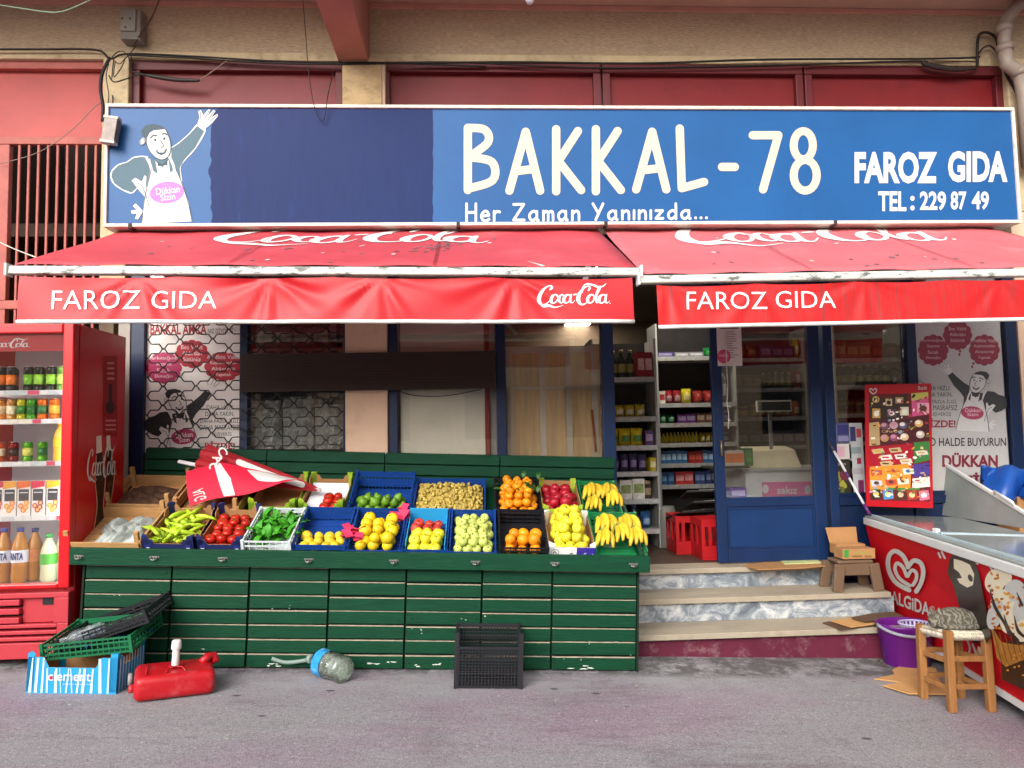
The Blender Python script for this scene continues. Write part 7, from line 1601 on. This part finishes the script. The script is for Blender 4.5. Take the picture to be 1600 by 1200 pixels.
mb = MB(); mb.tube([(L_*.38, .03, .1285), (L_*.40, .07, .131), (L_*.48, .10, .132), (L_*.58, .09, .132), (L_*.62, .03, .1285)], .0035, 6); mb.tube([(.05, .03, .129), (.06, .2, .129)], .003, 6); obj('moulded_ridge', mb, m_jr, jc, local=True)
sp_ = thing('spout', None, None); bpy.data.objects.remove(sp_)
mb = MB(); T = Matrix.Translation((L_*.50, .135, .125)); mb.lathe([(.034, 0), (.034, .006)], 16, T); mb.mat(1); mb.lathe([(.019, .006), (.017, .085)], 14, T); mb.lathe([(.024, .085), (.024, .1), (.022, .125), (.018, .13)], 14, T); obj('spout', mb, [m_jr, M('white_spout_plastic', '#e2ddd8', rough=.45)], jc, local=True, bevel=.002)
mb = MB(); mb.lathe([(.02, -.012), (.02, .012)], 12, Matrix.Translation((-.01, .09, .05)) @ Matrix.Rotation(pi/2, 4, 'Y')); obj('plug', mb, m_jr, jc, local=True)
mb = MB(); mb.lathe([(.028, -.01), (.03, 0), (.028, .01)], 14, Matrix.Translation((-.018, .17, .075)) @ Matrix.Rotation(pi/2, 4, 'Y')); obj('cap', mb, M('grey_cap', '#8b8683', rough=.5), jc, local=True)
# big lying water bottle with hose
w0, w1 = GG(497, 1052), GG(547, 1069); rW = .072
ax_ = Vector((w1.x-w0.x, w1.y-w0.y-.0, w1.z-w0.z)).normalized(); wq = ax_.to_track_quat('Z', 'Y').to_matrix().to_4x4()
wb = thing('water_bottle', 'big clear water bottle with a blue label lying on the pavement', 'bottle'); o_ = Vector((w0.x-.02, w0.y, gz(w0.x)+rW)); wb.matrix_basis = Matrix.Translation(o_) @ wq
LW = .26
dent = lambda p: -.09*max(0, sin(3*atan2(p.y, p.x)+p.z*40))*(1 if .13 < p.z < .25 else 0)
mb = MB(); prof = [(.022, -.03), (.024, 0), (.05, .025), (rW, .06), (rW*.95, .10), (rW, .13), (rW*.93, .16), (rW, .19), (rW*.93, .215), (rW, .235), (rW*.9, LW-.008), (rW*.5, LW-.002), (.01, LW-.014)]
mb.lathe(prof, 24); mb.v = [Vector((p.x*(1+dent(p)), p.y*(1+dent(p)), p.z)) for p in mb.v]; o = obj('body', mb, None or glass('pet_plastic', tint=(.93, .97, .96, 1), base=.10, rough=.08), wb, local=True)
mb = MB(); mb.lathe([(rW+.001, .062), (rW*.965, .10), (rW+.001, .125)], 24, caps=False); obj('label', mb, M('blue_water_label', '#2f93cf', rough=.35, var=.5, scale=16, dirt='#dfe9f0', damt=.9, dscale=8), wb, local=True)
mb = MB(); mb.lathe([(rW*.97, .126), (rW*.9, .145), (rW*.985, .175), (rW*.9, .2), (rW*.97, .23), (rW*.9, LW-.012), (rW*.45, LW-.008), (.01, LW-.018)], 24); mb.v = [Vector((p.x*(.98+dent(p)), p.y*(.98+dent(p)), p.z)) for p in mb.v]; obj('wrinkled_base', mb, pet_mat('cloudy_pet', (.93, .96, .92, 1), '#e6e9dc'), wb, local=True)
mb = MB(); q = wm(wb) @ Vector((0, 0, -.03)); a = P(425, 1029, -.985); mb.tube(smooth_pts([tuple(a), tuple(a.lerp(q, .35)+Vector((0, 0, -.02))), tuple(a.lerp(q, .75)+Vector((0, 0, -.012))), tuple(q)], 5), .011, 8); mb.lathe([(.026, -.045), (.026, -.02)], 12, T=wm(wb))
obj('hose', mb, M('grey_green_hose', '#7d8f86', rough=.5), None, 'short grey green hose running into the lying water bottle', 'hose')
# black crate standing on the pavement
b0, b1 = GG(711, 1076), GG(814, 1076); w_ = (b1-b0).length
bk = obj('plastic_crate', crate_mesh(w_, .26, .27, hf=.215, back=.27, dense=24, band=False), m_bk, None, 'tall black mesh plastic crate standing alone on the pavement', 'crate', local=True)
bk.matrix_basis = Matrix.Translation((b0+b1)/2) @ Matrix.Rotation(math.atan(SL), 4, 'Y')
# extra fine slats on that crate's front
mb = MB()
for k in range(14): mb.box((-w_/2+.012, -.003, .012+k*.0145), (w_/2-.012, .002, .0165+k*.0145), T=bk.matrix_basis); mb.box((-w_/2+.012, .258, .012+k*.0175), (w_/2-.012, .262, .0165+k*.0175), T=bk.matrix_basis)
for s_ in (-1, 1): mb.box((s_*(w_/2-.004)-.012, -.006, .005), (s_*(w_/2-.004)+.012, .008, .285), T=bk.matrix_basis)
obj('front_slats', mb, m_bk, bk)
# litter
mb = MB(); rr = random.Random(31)
for k in range(46):
    x, y = rr.uniform(-2, 2.4), rr.uniform(-2.15, -1.0); s = rr.uniform(.003, .009); a = rr.uniform(0, 6.28)
    mb.add([(x+s*cos(a+q*1.57)*rr.uniform(.6, 1.4), y+s*sin(a+q*1.57), gz(x)+.002+rr.uniform(0, .003)) for q in range(4)], [(0, 1, 2, 3)])
obj('litter_scraps', mb, M('pale_scrap', '#b8b0a0', rough=.8, var=.4, rnd=0), None, 'tiny pale scraps and chips scattered over the pavement', 'litter', kind='stuff')
# dead leaves by the steps
mb = MB()
for k in range(26):
    p = GG(rr.uniform(1370, 1400), rr.uniform(1022, 1042), .004); s = rr.uniform(.008, .016); a = rr.uniform(0, 6)
    mb.add([p+Vector((s*cos(a+q*2.1), s*sin(a+q*2.1), rr.uniform(0, .008))) for q in range(3)], [(0, 1, 2)])
obj('dead_leaves', mb, M('dead_leaf_brown', '#5a4a34', rough=.9, var=.4), None, 'small drift of dead leaves at the corner of the steps', 'leaves', kind='stuff')

# ================================================================== CABLES, BOXES, PIPES
m_cab = M('black_cable', '#1c1815', rough=.6, var=.15); m_cabb = M('brown_cable', '#3e2a20', rough=.6)
def cable(pts, r, label, m=m_cab, name='cable', k=6, grp='cables along the beam'):
    w = [P(p[0], p[1], p[2] if len(p) > 2 else -.05) for p in pts]
    return obj(name, MB().tube(smooth_pts([tuple(q) for q in w], k), r, 6), m, None, label, 'cable', grp)
cable([(-30, 77), (60, 77), (150, 78), (172, 92), (200, 84), (300, 88), (420, 95), (530, 98, -.06), (600, 98, -.06), (760, 104, -.03)], .007, 'thick black cable along the left half of the beam')
cable([(200, 86), (300, 91), (430, 99), (560, 100, -.07), (700, 97, -.05), (940, 106, -.04), (1200, 102, -.04), (1430, 96), (1440, 98)], .006, 'black cable running the whole length under the beam')
cable([(590, 99, -.06), (800, 97), (1000, 99), (1200, 93), (1430, 92), (1520, 90), (1530, 88)], .008, 'taut upper black cable along the right half')
cable([(940, 108, -.03), (1200, 104, -.03), (1300, 99, -.03), (1420, 95, -.04), (1520, 96, -.04)], .004, 'thin brown cable along the right panels', m_cabb)
cable([(1510, 108), (1526, 104), (1527, 75), (1530, 55), (1543, 51), (1556, 60), (1562, 82), (1570, 105), (1585, 140), (1600, 165), (1604, 220)], .011, 'thick black cable looping at the drainpipe')
cable([(1524, 92), (1535, 76), (1548, 72), (1560, 88), (1572, 118), (1590, 150)], .006, 'thinner black cable looping under the thick one')
cable([(172, 90), (160, 115), (157, 140), (161, 165), (160, 190)], .012, 'thick dark cable dropping beside the sign corner')
cable([(178, 92), (175, 120), (176, 150), (177, 188, -.33)], .004, 'thin cable dropping to the small grey sign transformer')
cable([(205, 88), (204, 110), (214, 113), (228, 117)], .005, 'short cable feeding the left splice')
cable([(170, 118), (178, 128), (195, 124), (214, 117), (230, 118)], .005, 'sagging cable from the pillar to the left splice')
cable([(312, 125), (330, 113), (358, 92)], .004, 'thin pale cable rising from the left splice', M('pale_cable', '#8a7468', rough=.6))
cable([(252, -8, -.25), (238, 25, -.2), (222, 50, -.12), (208, 72, -.07)], .005, 'brown cable slanting down past the meter box', m_cabb)
cable([(473, -6, -.5), (478, 60, -.42), (483, 120, -.38), (492, 170, -.34), (503, 189, -.33), (508, 178, -.33), (512, 150, -.33), (521, 112, -.1)], .003, 'thin wire hanging in a loop over the sign')
cable([(0, 256, .0), (60, 238), (110, 205), (150, 165), (162, 158)], .003, 'thin wire crossing the red gate upwards', M('pale_cable', '#8a7468'))
cable([(-10, 374, -.2), (20, 388, -.3), (58, 403, -.7)], .004, 'pale cord tied to the left awning end', M('pale_cord', '#c8c4b8', rough=.7))
cable([(-10, 6, -.4), (40, 14, -.4), (90, 19, -.4), (130, 5, -.4), (150, -6, -.4)], .004, 'pale green wire sagging at the top left', M('pale_green_cable', '#9fc2a4', rough=.6))
cable([(622, 610, -.09), (650, 618, -.06), (700, 618, -.06), (752, 608, -.09)], .003, 'thin black wire sagging under the brown board')
for k_, pts in enumerate(([(172, 94), (180, 84), (190, 80), (199, 86), (203, 96)], [(176, 92), (186, 100), (195, 92), (206, 80), (212, 72)], [(180, 96), (178, 120), (190, 105), (196, 90)], [(170, 100), (166, 120), (170, 150), (166, 175)])):
    cable(pts, .0035, 'thin looped wire %s of the tangle at the sign corner' % ('topmost', 'slanting up', 'in the middle', 'lowest left')[k_], m_cabb if k_ % 2 else m_cab)
mbx = P(193, 67, -.05); mbt = P(225, 20, -.05)
jb = thing('meter_box', 'grey meter box fixed on the beam above the sign corner', 'meter box', ((mbx.x+mbt.x)/2, -.05, mbx.z))
m_jb = M('grey_box_plastic', '#77736a', rough=.6, var=.1, dirt='#5a554c', damt=.4)
obj('case', MB().box((mbx.x, -.10, mbx.z), (mbt.x, -.001, mbt.z)), m_jb, jb, bevel=.006); obj('cover', MB().box((mbx.x+.004, -.112, mbx.z+.055), (mbt.x-.03, -.1005, mbt.z-.004)), M('grey_cover_plastic', '#837f75', rough=.55, var=.08), jb, bevel=.004)
for u, v in ((.12, .72), (.55, .72), (.3, .4)): obj('screw', MB().lathe([(.006, 0), (.006, .003)], 8, Matrix.Translation((mbx.x+.13*u, -.112, mbx.z+.2*v)) @ Matrix.Rotation(pi/2, 4, 'X')), m_black, jb)
ts = thing('sign_transformer', 'small grey transformer box hanging on the sign corner', 'transformer', P(175, 228, -.34)); q0, q1 = P(165, 226, -.33), P(187, 187, -.33); T = Matrix.Translation((q0+q1)/2) @ Matrix.Rotation(.14, 4, 'Y')
hx, hz_ = (q1.x-q0.x)/2, (q1.z-q0.z)/2
obj('case', MB().box((-hx, -.05, -hz_), (hx, .01, hz_), T), M('weathered_alloy', '#7a706a', rough=.5, var=.3, scale=20, metal=.4), ts, bevel=.004)
obj('end_plate', MB().box((-hx-.003, -.053, hz_-.012), (hx+.003, .0, hz_+.006), T).box((-hx-.003, -.053, -hz_-.006), (hx+.003, .0, -hz_+.012), T), M('pale_alloy', '#b0aaa2', rough=.5), ts)
def splice(pts, r, label):
    w = [P(*p) for p in pts]; w = [Vector(t_) for t_ in smooth_pts([tuple(q) for q in w], 14)]; n = len(w)
    rs = [r*(.35+.65*sin(pi*min(1, max(0, i/(n-1))))**.4)*(1+.12*(i % 2)) for i in range(n)]
    obj('cable_splice', MB().tube(w, rs, 8), M('black_ribbed_rubber', '#2a211d', rough=.5, var=.2), None, label, 'cable splice', 'cable splices')
splice([(228, 117, -.06), (250, 121, -.06), (280, 125, -.06), (312, 126, -.06)], .015, 'ribbed black cable splice sagging over the left maroon panel')
splice([(1440, 98, -.06), (1460, 104, -.06), (1490, 108, -.06), (1512, 108, -.06)], .020, 'fat black cable splice at the right end of the beam')
dp = thing('drainpipe', 'grey jointed drainpipe at the upper right corner', 'drainpipe', P(1590, 200, -.15)); m_dp = M('grey_pipe_plastic', '#8d8075', rough=.5, var=.15, dirt='#55483f', damt=.5, dscale=6)
D = lambda pts, r, nm='pipe': obj(nm, MB().tube([P(a, b, -.16) for a, b in pts], r, 14), m_dp, dp)
D([(1604, -4), (1585, 14), (1572, 32), (1569, 60), (1571, 82)], .045); D([(1570, 76), (1573, 100), (1590, 112), (1604, 118)], .05, 'elbow'); D([(1594, 112), (1600, 150), (1608, 260)], .05)
for p_, q_ in (((1568, 40), (1569, 50)), ((1569, 70), (1571, 80)), ((1592, 108), (1594, 118))): D([p_, q_], .058, 'collar')
bb_ = P(828, 3, -.5); obj('hanging_bulb', MB().lathe([(.012, .1), (.03, .06), (.034, .03), (.02, .0)], 12, Matrix.Translation((bb_.x, bb_.y, bb_.z-.01))), flat('#c9d6e0', .2), None, 'small pale bulb hanging from the soffit', 'bulb')
